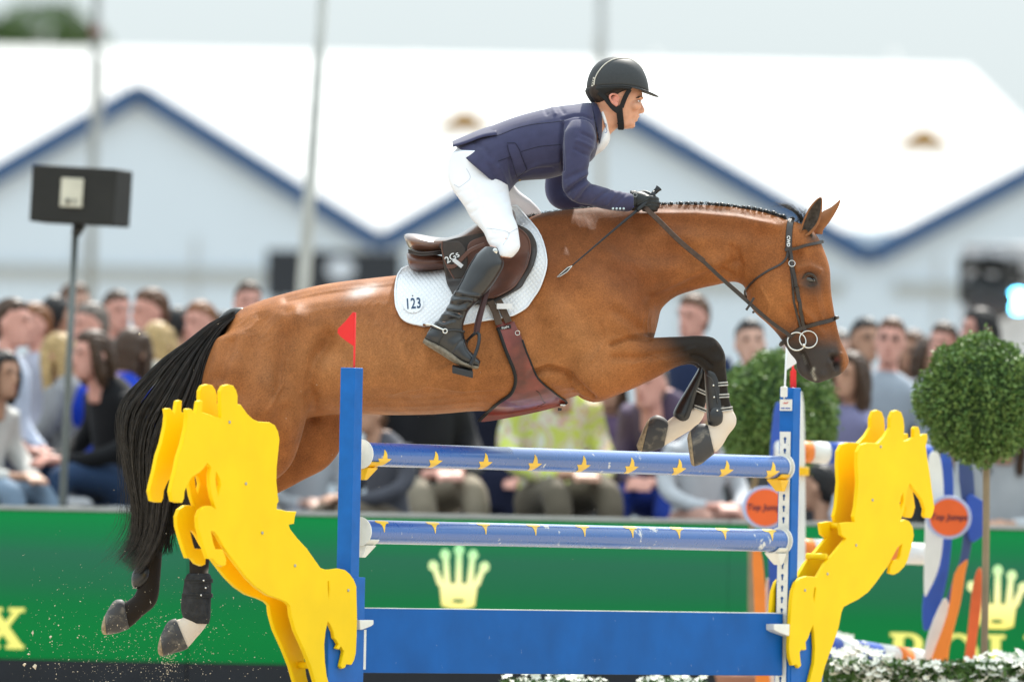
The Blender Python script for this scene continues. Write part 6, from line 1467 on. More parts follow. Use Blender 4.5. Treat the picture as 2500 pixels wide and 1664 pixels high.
# ---- bridle
bridle = empty('bridle', px(1940, 700, 0), 'dark brown leather bridle with loose steel rings and long reins', 'bridle')
strap('crownpiece', [r7(*p) for p in ((545, 112), (520, 150), (508, 220), (502, 300), (500, 385))], [.027] * 25, dark_leather, bridle, .003, .004)
strap('cheekpiece', [r7(*p) for p in ((508, 390), (525, 500), (545, 600), (560, 700), (578, 790), (605, 900), (628, 1000), (642, 1085))], .0155, dark_leather, bridle, .003, .008)
strap('hanger_strap', [r7(*p) for p in ((498, 400), (512, 500), (528, 620), (540, 790), (566, 900), (602, 1045))], .010, dark_leather, bridle, .002, .004)
strap('cheek_end', [r7(*p) for p in ((566, 700), (576, 830))], .017, dark_leather, bridle, .002, .013)
strap('browband', [r7(*p) for p in ((468, 392), (540, 378), (640, 352), (730, 335), (788, 318))], .013, dark_leather, bridle, .0035, .006)
strap('browband', [r7(*p) for p in ((788, 318), (740, 330), (640, 352))], .013, dark_leather, bridle, .0035, .006, 1)
strap('throatlatch', [r7(*p) for p in ((490, 405), (480, 460), (430, 515), (330, 565), (220, 640), (165, 700), (145, 725))], .009, dark_leather, bridle, .0022, .004)
strap('throatlatch', [r7(*p) for p in ((140, 720), (133, 745), (140, 775), (158, 788))], .009, dark_leather, bridle, .002, 0, yfix=[-.02, .0, .02])
strap('noseband', [r7(*p) for p in ((922, 962), (850, 985), (750, 1010), (660, 1032), (585, 1062), (525, 1112), (450, 1178))], .0175, dark_leather, bridle, .004, .005)
strap('noseband', [r7(*p) for p in ((922, 962), (850, 985), (750, 1010), (660, 1032), (585, 1062), (525, 1112), (450, 1178))], .0175, dark_leather, bridle, .004, .005, 1)
obj('nose_pad', *tube([px(*r7(905, 960), -.03), px(*r7(920, 957), -.015), px(*r7(922, 957), .015), px(*r7(905, 960), .03)], .0075, 10, 4), dark_leather, bridle)
obj('brow_pad', *tube([px(*r7(775, 322), -.035), px(*r7(790, 313), -.015), px(*r7(792, 313), .015), px(*r7(775, 322), .035)], .007, 10, 4), dark_leather, bridle)
obj('chin_pad', *tube([px(*r7(470, 1165), -.03), px(*r7(443, 1185), -.01), px(*r7(443, 1185), .02)], .009, 10, 3), dark_leather, bridle)
for bx_, by_, w_ in ((525, 512, .013), (556, 712, .010)):
    h_, n_ = cast(HB, *r7(bx_, by_), -1); ring(h_ + n_ * .012, n_, w_, .0016, chrome if by_ < 600 else dark_leather, 'buckle', bridle)
h_, n_ = cast(HB, *r7(498, 318), -1); n2_ = Vector((n_.x * .3, n_.y, n_.z * .3)).normalized(); uy_ = (Z_ - n2_ * n2_.z).normalized(); ux_ = uy_.cross(n2_)
obj('lettering', *text_mesh('CWD', .018, (h_ + n_ * .009, -uy_, ux_ * 1.0, n2_), .0004, .0006), MATS['ink_white'], bridle, False)
hr, nr2 = cast(HB, *r7(575, 1160), -1)
bc1 = px(*r7(575, 1160), hr.y - .022); bc2 = px(*r7(674, 1143), hr.y - .018)
nv = Vector((.12, -1, .1))
ring(bc1, nv, .0365, .0032, chrome, 'bit_ring', bridle, sx=1.03); ring(bc2, nv, .0345, .0030, chrome, 'bit_ring', bridle, sx=1.05)
obj('bit_joint', *ball(px(*r7(636, 1193), hr.y - .026), .0085, 14, 10), chrome, bridle)
obj('bit_mouthpiece', *tube([px(*r7(636, 1193), hr.y - .02), px(*r7(640, 1200), hr.y + .03)], .007, 10), chrome, bridle)
def r3(x, y): return (x / 2.7706 + 1300, y / 2.7706 + 450)
rubber_rein = mat('rubber_rein', (.075, .048, .036), .7, .3, var=.2, vscale=60, bump=.6, bscale=250)
strap('rein', [r3(*p) for p in ((760, 150), (785, 180), (860, 250), (1000, 390), (1160, 520))], .021, rubber_rein, bridle, .003, 0, yfix=[-.135, -.15, -.16, -.155, -.145])
strap('rein', [r3(*p) for p in ((1150, 515), (1300, 655), (1450, 788), (1600, 920), (1700, 992), (1745, 1024))], .0155, dark_leather, bridle, .003, 0, yfix=[-.145, -.13, -.12, -.105, -.09, -.085])
strap('rein', [r3(*p) for p in ((760, 150), (860, 245), (1000, 385), (1160, 515), (1300, 650), (1450, 780), (1600, 905), (1740, 1010))], .015, rubber_rein, bridle, .003, 0, yfix=[.13, .15, .16, .15, .12, .1, .09])
strap('rein_stop', [r7(*p) for p in ((212, 790), (185, 835), (145, 895))], .010, dark_leather, bridle, .004, 0, yfix=[-.135] * 3)
obj('rein_stud', *ball(px(*r7(207, 912), -.115), .0055, 10, 8), dark_leather, bridle)

# ---- leg boots
def leg_boot(sts, label, straps=(), studs=(), m=None, n=28):
    e = empty('leg_boot', Vector(st(*sts[len(sts) // 2][:2], .03, sts[0][3])[:3]), label, 'leg boot', 'protective leg boots on the horse')
    S = [st(T, B, w, y) for T, B, w, y in sts]
    obj('shell', *loft(S, n, 5), m or black_leather, e)
    for (T, B, w, y, m_) in straps:
        t0, b0 = np.array(T, float), np.array(B, float); ax = np.array((-(t0 - b0)[1], (t0 - b0)[0])); ax = ax / np.linalg.norm(ax)
        for k, mm in ((-3.4, m_), (0, mat('elastic_black', (.02, .02, .02), .8)), (3.4, m_)):
            q = ax * k; d_ = ax * 1.6
            S = [st(tuple(t0 + q + d_ * s_), tuple(b0 + q + d_ * s_), w + (.0005 if k == 0 else .001), y) for s_ in (-1, 1)]
            obj('strap', *loft(S, 24, 1), mm, e)
    if 'near leg' in label:
        obj('fetlock_cup', *ball(px(1747, 1015, -.186), (.030, .014, .038), 20, 12), black_leather, e)
        obj('boot_seam', *tube([px(x_, y_, -.194) for x_, y_ in ((1724, 915), (1738, 925), (1748, 955), (1752, 985))], .0016, 6, 3), mat('seam_black', (.05, .05, .052), .5), e)
    for x, y, yy in studs: obj('stud', *ball(px(x, y, yy), .0045, 10, 8), chrome, e)
    return e
elg = mat('elastic_grey', (.45, .43, .40), .7, .3, var=.2, vscale=90)
leg_boot([((1738, 903), (1720, 901), .024, -.152), ((1752, 912), (1718, 908), .040, -.152), ((1760, 937), (1719, 937), .041, -.152), ((1762, 966), (1721, 968), .040, -.152), ((1766, 992), (1723, 998), .041, -.152), ((1769, 1012), (1724, 1020), .046, -.152), ((1768, 1030), (1727, 1036), .040, -.152), ((1757, 1043), (1736, 1044), .020, -.152)], 'black leather front leg boot with three grey straps, near leg',
         [((1775.5, 937), (1740, 940), .038, -.15, elg), ((1778.5, 966), (1742, 968), .037, -.15, elg), ((1787, 997), (1745, 1003), .039, -.15, elg)], [(*r6(842, 488), -.197), (*r6(848, 588), -.196), (*r6(875, 702), -.199)])
leg_boot([((1724, 898), (1708, 892), .03, .145), ((1721, 915), (1704, 903), .040, .145), ((1712, 945), (1688, 930), .041, .145), ((1703, 975), (1672, 957), .040, .145), ((1700, 1000), (1655, 985), .042, .145), ((1692, 1022), (1645, 1008), .044, .145), ((1680, 1032), (1652, 1024), .03, .145), ((1668, 1034), (1660, 1031), .012, .145)], 'black leather front leg boot on the tucked far foreleg',
         [((1731, 962), (1690, 944), .037, .145, elg), ((1726, 1002), (1688, 988), .038, .145, elg)], [])
felt = mat('boot_felt', (.028, .028, .030), .75, .3, var=.35, vscale=40, bump=.5, bscale=120)
leg_boot([((512, 1398), (462, 1398), .034, -.12), ((518, 1408), (455, 1408), .043, -.12), ((518, 1440), (449, 1440), .042, -.12), ((517, 1475), (444, 1478), .044, -.12), ((516, 1505), (450, 1506), .044, -.12), ((512, 1521), (466, 1519), .036, -.12)], 'dusty black hind leg boot above the white pastern',
         [((522, 1416), (452, 1416), .0445, -.12, felt), ((522, 1452), (446, 1452), .0445, -.12, felt)], [(497, 1416, -.165), (502, 1434, -.165), (491, 1452, -.165)], felt)
leg_boot([((372, 1384), (330, 1384), .03, .12), ((372, 1396), (321, 1398), .041, .12), ((366, 1414), (318, 1416), .042, .12), ((352, 1430), (320, 1430), .032, .12), ((340, 1438), (327, 1437), .014, .12)], 'small black fetlock boot on the dark far hind leg')
# ================================================================== the rider
def r8(x, y): return (x / 6.533 + 1400, y / 6.533 + 120)
def sr(f, T, B, w, yc=0.0, egg=0.0): return st(f(*T), f(*B), w, yc, egg)
navy = mat('jacket_navy', (.040, .040, .092), .75, .3, var=.10, vscale=30, sheen=.25, bump=.15, bscale=400)
white_breech = mat('breeches_white', (.80, .80, .83), .8, .25, var=.03, vscale=8, sheen=.15)
shirt_m = mat('shirt_white', (.82, .82, .84), .7, .3, var=.03)
skin_m = mat('rider_skin', (.66, .33, .21), .45, .4, var=.08, vscale=40, sss=.15, bump=.08, bscale=300)
hair_m = mat('rider_hair', (.028, .017, .012), .6, .3, var=.4, vscale=80)
# --- lofts shared by the body and, a little larger, by the clothes
torso = [((200, 855), (610, 1245), .165), ((360, 765), (655, 1195), .17), ((520, 692), (720, 1155), .165), ((700, 624), (840, 1142), .16), ((880, 574), (960, 1134), .168), ((1040, 538), (1070, 1108), .185), ((1180, 522), (1200, 1062), .20), ((1280, 507), (1320, 990), .165), ((1335, 508), (1380, 905), .11)]
def torso_l(k=1.0): return loft([tuple(s[:3]) + tuple(c * k for c in s[3:9]) + (s[9],) for s in (sr(r1, T, B, w, 0, -.05) for T, B, w in torso)], 36, 5)
def arm(path, k=1.0):
    P = [px(*r1(x, y), yy) for x, y, r, yy in path]; R = [r / 3.3643 / 600 * k for x, y, r, yy in path]
    return tube(P, R, 24, 5)
near_arm = [(1240, 700, 100, -.155), (1228, 800, 138, -.19), (1205, 900, 124, -.215), (1197, 1000, 112, -.23), (1190, 1100, 106, -.24), (1192, 1190, 106, -.24), (1240, 1240, 98, -.232), (1330, 1265, 90, -.21), (1430, 1292, 88, -.18), (1540, 1316, 82, -.15), (1650, 1326, 78, -.125)]
far_arm = [(1240, 700, 100, .155), (1190, 820, 120, .2), (1110, 1000, 112, .24), (1050, 1150, 106, .26), (1060, 1270, 100, .25), (1180, 1320, 90, .22), (1350, 1330, 85, .17), (1500, 1326, 80, .13), (1620, 1326, 76, .11)]
near_leg = [(r1(560, 900), r1(175, 915), .10, -.05), (r1(620, 1050), r1(139, 1075), .10, -.068), (r1(650, 1250), r1(168, 1200), .095, -.118), (r1(672, 1370), r1(285, 1375), .092, -.19), ((1254, 530), (1152, 540), .085, -.23), ((1263, 553), (1180, 571), .078, -.30), ((1268, 585), (1191, 597), .07, -.345), ((1269, 612), (1203, 614), .062, -.37), ((1249, 636), (1206, 630), .05, -.385)]
far_leg = [(r1(560, 900), r1(170, 915), .10, .05), (r1(640, 1060), r1(160, 1070), .10, .07), ((1262, 458), (1130, 470), .10, .13), ((1300, 488), (1190, 510), .088, .19), ((1326, 520), (1225, 545), .08, .26), ((1336, 570), (1250, 580), .07, .33), ((1325, 620), (1248, 620), .06, .37), ((1290, 650), (1240, 640), .05, .385)]
def leg_l(L, k=1.0): return loft([tuple(s[:3]) + tuple(c * k for c in s[3:9]) + (0,) for s in (st(T, B, w, y) for T, B, w, y in L)], 28, 5)
boot_l = [((1000, 410), (900, 395), .045, -.385), ((1025, 470), (842, 445), .056, -.395), ((1038, 540), (782, 520), .060, -.405), ((1000, 620), (736, 610), .060, -.41), ((940, 710), (692, 690), .058, -.415), ((850, 810), (645, 770), .052, -.42), ((776, 880), (603, 860), .046, -.42), ((745, 945), (545, 945), .043, -.42), ((728, 1010), (492, 998), .041, -.42), ((735, 1060), (455, 1060), .040, -.42), ((745, 1120), (432, 1115), .038, -.42)]
foot_l = [((470, 1030), (425, 1115), .028, -.42), ((540, 1005), (470, 1150), .036, -.42), ((650, 1020), (545, 1195), .038, -.42), ((735, 1085), (630, 1250), .039, -.42), ((768, 1170), (705, 1290), .041, -.42), ((820, 1225), (790, 1314), .040, -.42), ((862, 1268), (845, 1316), .028, -.42)]
def boot_lofts(k=1.0, mirror=False, dx=0):
    S = [sr(r2, T, B, w * k, y) for T, B, w, y in boot_l]; Q = [sr(r2, T, B, w * k, y) for T, B, w, y in foot_l]
    if k != 1: S = [s[:3] + tuple(c * k for c in s[3:6]) + s[6:] for s in S]; Q = [s[:3] + tuple(c * k for c in s[3:6]) + s[6:] for s in Q]
    if mirror: S = [(s[0] + dx, -s[1]) + s[2:] for s in S]; Q = [(s[0] + dx, -s[1]) + s[2:] for s in Q]
    return [loft(S, 28, 5), loft(Q, 24, 5)]
# --- head
hs = [(640, 1075, 240, .074), (700, 1098, 248, .076), (755, 1106, 268, .076), (800, 1096, 285, .075), (835, 1074, 300, .074), (870, 1062, 315, .073), (920, 1055, 345, .071), (980, 1046, 400, .068), (1020, 1040, 440, .064), (1060, 1034, 490, .062), (1100, 1018, 540, .058), (1150, 985, 600, .052), (1200, 957, 660, .046), (1245, 938, 715, .037), (1272, 890, 770, .022)]
hst = []
for y, xf, xb, w in [(420, 900, 420, .04), (500, 1000, 320, .06), (570, 1050, 270, .07)] + hs:
    a, b = px(*r8(xf, y), 0), px(*r8(xb, y), 0); c = (a + b) / 2; u = (a - b) / 2
    hst.append((c.x, 0, c.z, u.x, 0, u.z, 0, w, 0, -.12))
head_ms = [loft(hst, 36, 4, .94)]
def h8(x, y, Y=0.0): return px(*r8(x, y), Y)
head_ms.append(tube([h8(1060, 845), h8(1074, 900), h8(1088, 950), h8(1092, 978), h8(1056, 995)], [.006, .008, .0105, .0125, .010], 12, 4))
for s_ in (-1, 1):
    head_ms.append(ball(h8(1066, 984, s_ * .0115), (.010, .0075, .0075), 10, 8))            # nostril wings
    head_ms.append(ball(h8(1072, 782, s_ * .030), (.014, .024, .0075), 12, 8))              # brow
    head_ms.append(ball(h8(985, 905, s_ * .044), (.026, .022, .020), 12, 8))                # cheekbone
    head_ms.append(ball(h8(840, 1180, s_ * .036), (.040, .014, .018), 12, 8))               # jaw
head_ms.append(ball(h8(1018, 1076), (.0105, .021, .0058), 12, 8)); head_ms.append(ball(h8(992, 1133), (.010, .018, .0062), 12, 8)); head_ms.append(ball(h8(930, 1215), (.015, .019, .014), 12, 8))
neck_l = loft([sr(r8, (820, 1120), (420, 790), .055), sr(r8, (730, 1235), (360, 815), .058), sr(r8, (640, 1310), (315, 850), .060), sr(r8, (560, 1400), (250, 920), .064), sr(r8, (470, 1530), (180, 1000), .075)], 28, 4)
# --- hand: palm, four curled fingers of unequal length, thumb
def hand(sy=-1, yc=-.112):
    f = lambda x, y, d: px(*r1(x, y), yc + sy * d)
    ms = [loft([sr(r1, (1640, 1255), (1640, 1395), .029, yc), sr(r1, (1700, 1242), (1695, 1396), .031, yc), sr(r1, (1760, 1254), (1755, 1396), .033, yc), sr(r1, (1815, 1282), (1800, 1388), .030, yc), sr(r1, (1838, 1300), (1822, 1375), .022, yc)], 20, 3)]
    for (y0, ln, r) in ((1290, 44, .0098), (1320, 50, .0102), (1350, 46, .0098), (1377, 36, .0088)):
        ms.append(tube([f(1770, y0, .018), f(1808 + ln * .45, y0 + 2, .026), f(1815 + ln, y0 + 8, .010), f(1812 + ln, y0 + 12, -.016), f(1775 + ln * .5, y0 + 14, -.034), f(1745, y0 + 12, -.026)], [r, r * 1.12, r * 1.02, r, r * .95, r * .75], 10, 4))
    ms.append(tube([f(1700, 1262, -.012), f(1755, 1248, -.022), f(1805, 1262, -.018), f(1848, 1284, -.006)], [.0115, .012, .0105, .0085], 10, 4))
    return ms
body_ms = head_ms + [neck_l, torso_l(.9), arm(near_arm, .7), arm(far_arm, .7), leg_l(near_leg, .9), leg_l(far_leg, .9)] + boot_lofts(.82) + boot_lofts(.82, True, .07) 
def shrink(ms, c, k): return [([Vector(c) + (Vector(p) - Vector(c)) * k for p in v], f) for v, f in ms]
hc1, hc2 = px(*r1(1750, 1320), -.112), px(*r1(1730, 1326), .1)
BV, BF = remesh(body_ms + shrink(hand(-1), hc1, .9) + shrink(hand(1, .1), hc2, .9), .0046, 3)
rider = obj('person', BV, BF, skin_m)
tag(rider, 'rider in navy jacket, white breeches, tall black boots and black helmet on the horse', 'person')
# eyes, brows, lips, ear, hair
white_eye = mat('eye_white', (.75, .72, .70), .2, .5, var=0); iris_m = mat('iris', (.05, .035, .025), .1, .6, var=0)
for s_ in (-1, 1):
    ey = obj('eye', *ball(h8(1035, 833, s_ * .0325), (.0105, .0115, .0075), 14, 10), white_eye, rider)
    obj('iris', *ball(h8(1052, 832, s_ * .0355), (.0050, .0075, .0056), 12, 8), iris_m, ey)
    obj('upper_lid', *tube([h8(995, 826, s_ * .046), h8(1020, 815, s_ * .0425), h8(1050, 815, s_ * .036), h8(1070, 828, s_ * .028)], [.0015, .0028, .003, .002], 8, 3), mat('lid_skin', (.42, .19, .12), .5), ey)
    obj('eyebrow', *tube([h8(1000, 782, s_ * .050), h8(1040, 768, s_ * .046), h8(1078, 770, s_ * .036), h8(1100, 795, s_ * .022)], [.0015, .0034, .004, .0022], 8, 3), hair_m, rider)
lipm = mat('rider_lip', (.52, .19, .15), .4, .4, var=0)
obj('lip', *tube([h8(965, 1098, -.024), h8(1000, 1086, -.014), h8(1030, 1080, 0), h8(1000, 1086, .014), h8(965, 1098, .024)], [.001, .0036, .0042, .0036, .001], 8, 3), lipm, rider)
obj('lip', *tube([h8(965, 1112, -.022), h8(985, 1128, -.012), h8(1008, 1136, 0), h8(985, 1128, .012), h8(965, 1112, .022)], [.001, .0036, .0044, .0036, .001], 8, 3), lipm, rider)
obj('mouth_gap', *tube([h8(968, 1104, -.020), h8(1004, 1108, 0), h8(968, 1104, .020)], [.001, .0028, .001], 8, 3), mat('mouth_dark', (.10, .02, .02), .6, var=0), rider)
for s_ in (-1, 1):
    yE = s_ * .077
    er = [h8(700, 905, yE), h8(650, 880, yE * 1.05), h8(600, 820, yE * 1.14), h8(580, 760, yE * 1.2), h8(610, 722, yE * 1.2), h8(670, 722, yE * 1.12), h8(720, 750, yE * 1.02), h8(745, 790, yE * .96)]
    eo = obj('ear', *remesh([tube(er, [.006, .0055, .005, .005, .005, .005, .0045, .004], 10, 4), ball(h8(665, 815, yE * .99), (.0185, .0065, .0215), 14, 10), tube([h8(640, 770, yE * 1.08), h8(690, 800, yE * 1.06), h8(690, 870, yE * 1.03)], [.003, .004, .004], 8, 3), ball(h8(690, 890, yE * 1.02), (.008, .006, .009), 10, 8)], .0028, 2), mat('ear_skin', (.66, .27, .20), .45, .4, var=.08, vscale=60, sss=.25), rider)
    obj('ear_hollow', *ball(h8(690, 830, yE * 1.055), (.006, .002, .008), 10, 8), mat('ear_dark', (.28, .09, .06), .6), eo)
hair_st = []
for y, xf, xb, w in ((575, 1030, 262, .080), (640, 960, 232, .0835), (700, 860, 240, .0845), (750, 790, 262, .0835), (790, 640, 294, .080), (830, 560, 326, .072), (860, 480, 350, .058)):
    a, b = px(*r8(xf, y), 0), px(*r8(xb, y), 0); c = (a + b) / 2; u = (a - b) / 2; hair_st.append((c.x, 0, c.z, u.x, 0, u.z, 0, w, 0, -.1))
obj('hair', *loft(hair_st, 30, 3, .62), hair_m, rider)

# --- breeches
PV, PF = remesh([leg_l(near_leg), leg_l(far_leg), loft([sr(r1, (420, 840), (215, 880), .10), sr(r1, (600, 960), (150, 980), .150), sr(r1, (640, 1090), (150, 1090), .15), sr(r1, (600, 1200), (230, 1190), .10)], 28, 4)], .0065, 6)
NVp = vnormals(PV, PF); Pp = topx(PV); Dp = np.zeros(len(PV))
for path, a_, rr_ in (([(1205, 570), (1235, 568), (1262, 575)], -.004, 3), ([(1200, 585), (1235, 580), (1265, 592)], -.004, 3), ([(1215, 605), (1240, 575)], -.003, 3), ([(1150, 520), (1190, 500), (1240, 492)], -.004, 4), ([(1140, 500), (1180, 478), (1230, 468)], -.004, 4), ([(1120, 470), (1165, 455)], -.003, 4), ([(1155, 470), (1175, 530), (1195, 580)], .004, 7), ([(1160, 450), (1180, 510), (1200, 570)], -.003, 3)):
    Dp += a_ * np.exp(-(seg_dist(Pp, path) / rr_) ** 2) * np.clip(np.abs(NVp[:, 1]) * 1.5, 0, 1)
Vb_ = PV + NVp * Dp[:, None]
br = obj('breeches', Vb_, PF, white_breech, rider)
PB = BVHTree.FromPolygons([Vector(v) for v in Vb_], [tuple(q) for q in PF])
def on(bvh, pts, lift, sub=5, side=-1):
    out = []
    for x, y in cat_rom(pts, sub):
        h, n = cast(bvh, x, y, side)
        if h is not None: out.append(h + n * lift)
    return out
seam_m = mat('seam_grey', (.50, .51, .55), .8)
for pts in ([r1(300, 1060), r1(330, 1140), r1(240, 1215)], [r1(240, 1215), r1(200, 1190)], [r2(905, 260), r2(980, 270), r2(1075, 300), r2(1030, 390)], [r2(1075, 300), r2(1140, 260)]):
    q = on(PB, pts, .0004)
    if len(q) > 3: obj('seam', *tube(q, .0011, 6), seam_m, br)
# --- boots
for mirr in (False, True):
    L = boot_lofts(1, mirr, .07 if mirr else 0)
    V_, F_ = remesh(L, .0052, 4)
    if not mirr:
        N2 = vnormals(V_, F_); P2_ = topx(V_); D2 = np.zeros(len(V_))
        for k in range(9):
            t = k / 8; c = np.array(r2(760 - 190 * t, 740 + 235 * t)); w_ = 27 - 6 * t
            pth = [c + np.array((-w_, -4 + 5 * math.sin(k * 2.1))), c + np.array((0, 5 * math.cos(k * 1.7))), c + np.array((w_, 6 * math.sin(k * 1.3 + 1)))]
            D2 += (-.0085 if k % 2 else .0070) * np.exp(-(seg_dist(P2_, pth) / 4.2) ** 2)
        D2 += -.004 * np.exp(-(seg_dist(P2_, [r2(745, 1080), r2(700, 1110), r2(640, 1180)]) / 2.5) ** 2) - .005 * np.exp(-(seg_dist(P2_, [r2(490, 1010), r2(600, 1045), r2(730, 1050)]) / 3) ** 2) * 0
        V_ = V_ + N2 * (D2 * np.clip(np.abs(N2[:, 1]) * 1.6, .3, 1))[:, None]
    bo = obj('riding_boot', V_, F_, mat('boot_black', (.012, .012, .014), .28, .55, var=.3, vscale=18, coat=.35, bump=.12, bscale=160), rider)
    if not mirr:
        NB = BVHTree.FromPolygons([Vector(v) for v in V_], [tuple(q) for q in F_])
        sole = [sr(r2, (T[0] * .25 + B[0] * .75, T[1] * .25 + B[1] * .75), (B[0] - 6, B[1] + 12), w + .003, y) for T, B, w, y in foot_l]
        obj('boot_sole', *loft(sole, 20, 4), mat('sole_tan', (.20, .17, .13), .8, .2, var=.3, vscale=60), bo)
        q = on(NB, [r2(490, 1008), r2(540, 1025), r2(600, 1040), r2(660, 1035), r2(728, 1048)], .003)
        obj('spur_strap', *tube(q, .0055, 8), black_leather, bo)
        q = on(NB, [r2(590, 1050), r2(560, 1095), r2(540, 1140), r2(545, 1185)], .002)
        if len(q) > 3: obj('spur_strap', *tube(q, .0035, 8), black_leather, bo)
        q = on(NB, [r2(490, 1000), r2(530, 1012), r2(585, 1035)], .007)
        obj('spur', *tube([q[0] + Vector((-.03, .02, .0)), q[0] + Vector((-.012, .0, .002))] + q, [.006, .005] + [.0042] * len(q), 8), chrome, bo)
        ring(q[-1] + Vector((.004, -.004, -.004)), Vector((0, -1, 0)), .0085, .0028, chrome, 'spur_button', bo)
        h, n = cast(NB, *r2(968, 438), -1)
        if h is not None: obj('boot_badge', *ball(h + n * .001, (.0105, .003, .0125), 16, 10), chrome, bo)
        obj('boot_zip', *tube([h_ for h_ in on(NB, [r2(835, 455), r2(770, 560), r2(720, 665), r2(660, 770)], .001)], .002, 6), black_leather, bo)

# --- jacket
skirt = [sr(r1, (195, 850), (560, 1200), .17, 0), sr(r1, (222, 915), (622, 1262), .200, 0), sr(r1, (380, 780), (668, 1215), .185, 0)]
JV, JF = remesh([torso_l(1.0), arm(near_arm), arm(far_arm), loft([skirt[1], skirt[2], sr(r1, (520, 692), (720, 1155), .165)], 36, 4)], .0058, 5)
NJ = vnormals(JV, JF); PJ = topx(JV); DJ = np.zeros(len(JV)); nearJ = JV[:, 1] < 0
def jr(path, a_, rr_): 
    global DJ
    DJ += 1.35 * a_ * np.exp(-(seg_dist(PJ, [r1(*p) for p in path]) / rr_) ** 2) * np.clip(np.abs(NJ[:, 1]) * 1.4 + .2, 0, 1)
jr([(1085, 680), (1078, 800), (1085, 950), (1088, 1060)], -.012, 4); jr([(1090, 640), (1180, 612), (1260, 610), (1330, 640)], -.006, 3.5)
jr([(1120, 1250), (1200, 1180), (1290, 1125)], -.010, 5); jr([(1180, 1290), (1230, 1220), (1300, 1160)], .007, 5); jr([(1230, 1300), (1280, 1230), (1330, 1180)], -.006, 4); jr([(1140, 1190), (1220, 1130), (1300, 1085)], .006, 5); jr([(1110, 1130), (1200, 1090), (1300, 1050)], -.004, 5)
jr([(1350, 1320), (1420, 1260), (1480, 1220)], -.005, 4); jr([(1450, 1340), (1510, 1270), (1560, 1235)], .005, 4); jr([(1520, 1350), (1580, 1290), (1620, 1250)], -.004, 3.5)
jr([(1190, 890), (1250, 920), (1320, 945)], -.005, 4); jr([(1210, 820), (1280, 850), (1340, 880)], .005, 5); jr([(1250, 760), (1320, 790), (1370, 830)], -.005, 4)
jr([(690, 1160), (670, 1080), (660, 980)], -.007, 5); jr([(720, 1120), (840, 1060), (1000, 1050)], -.005, 5); jr([(760, 1080), (900, 1010), (1060, 990)], .004, 6); jr([(640, 1230), (600, 1120), (560, 1040)], .007, 7); jr([(560, 1180), (520, 1090), (480, 1020)], -.004, 6)
jr([(940, 560), (960, 600)], -.004, 4); jr([(1000, 545), (1030, 600)], .004, 4); jr([(1060, 540), (1100, 590)], -.004, 4)
jr([(330, 800), (430, 870), (500, 960)], -.004, 7)
JV2 = JV + NJ * DJ[:, None]
jk = obj('jacket', JV2, JF, navy, rider)
JB = BVHTree.FromPolygons([Vector(v) for v in JV2], [tuple(q) for q in JF])
navy_dark = mat('jacket_seam', (.012, .012, .03), .8)
for pts in ([(300, 850), (420, 810), (560, 785), (700, 730), (850, 695), (1000, 680), (1100, 668)], [(750, 920), (900, 880), (1070, 865)], [(560, 1000), (640, 970), (690, 950)]):
    q = on(JB, [r1(*p) for p in pts], .0006, 8)
    if len(q) > 3: obj('seam', *tube(q, .0013, 6), navy_dark, jk)
pk = patch([(r1(0, y)[1], r1(a, 0)[0], r1(b, 0)[0]) for y, a, b in ((850, 632, 700), (900, 642, 730), (960, 660, 752), (1020, 680, 775), (1070, 695, 790), (1125, 715, 722))], .004, -1, 26, 16, 0, 4, JB)
grid_obj('pocket_flap', pk, navy, jk, .003)
pr = rim_of(pk); obj('seam', *tube([Vector(p) + Vector((0, -.001, 0)) for p in pr[::2]], .0011, 6), navy_dark, jk)
# back tail of the jacket standing off the seat
tl = [(185, 838), (300, 788), (430, 735), (545, 700)]; tb_ = [(190, 878), (300, 848), (430, 800), (548, 782)]
Vt, Ft = [], []
tlc, tbc = cat_rom([r1(*p) for p in tl], 5), cat_rom([r1(*p) for p in tb_], 5)
for i in range(len(tlc)):
    t = i / (len(tlc) - 1)
    for j in range(9):
        s_ = j / 8 * 2 - 1; wy = .10 + .04 * t
        top = tlc[i]; bot = tbc[i]; p = top + (bot - top) * abs(s_) ** 1.6
        Vt.append(px(p[0], p[1] - 2, s_ * wy))
for i in range(len(tlc) - 1):
    for j in range(8): Ft.append((i * 9 + j, i * 9 + j + 1, (i + 1) * 9 + j + 1, (i + 1) * 9 + j))
tlo = obj('jacket_tail', Vt, Ft, navy, jk); sm_ = tlo.modifiers.new('thick', 'SOLIDIFY'); sm_.thickness = .004
for i_ in range(4):
    h, n = cast(JB, *r1(1497 + 29 * i_, 1383), -1)
    if h is not None: obj('button', *ball(h + n * .002, (.0052, .0035, .0052), 12, 8), mat('button_shell', (.55, .68, .75), .15, .6, var=.2, vscale=200), jk)
h, n = cast(JB, *r1(735, 1142), -1)
if h is not None: obj('button', *ball(h + n * .002, .005, 10, 8), mat('brass', (.4, .28, .1), .3, .5, .8), jk)
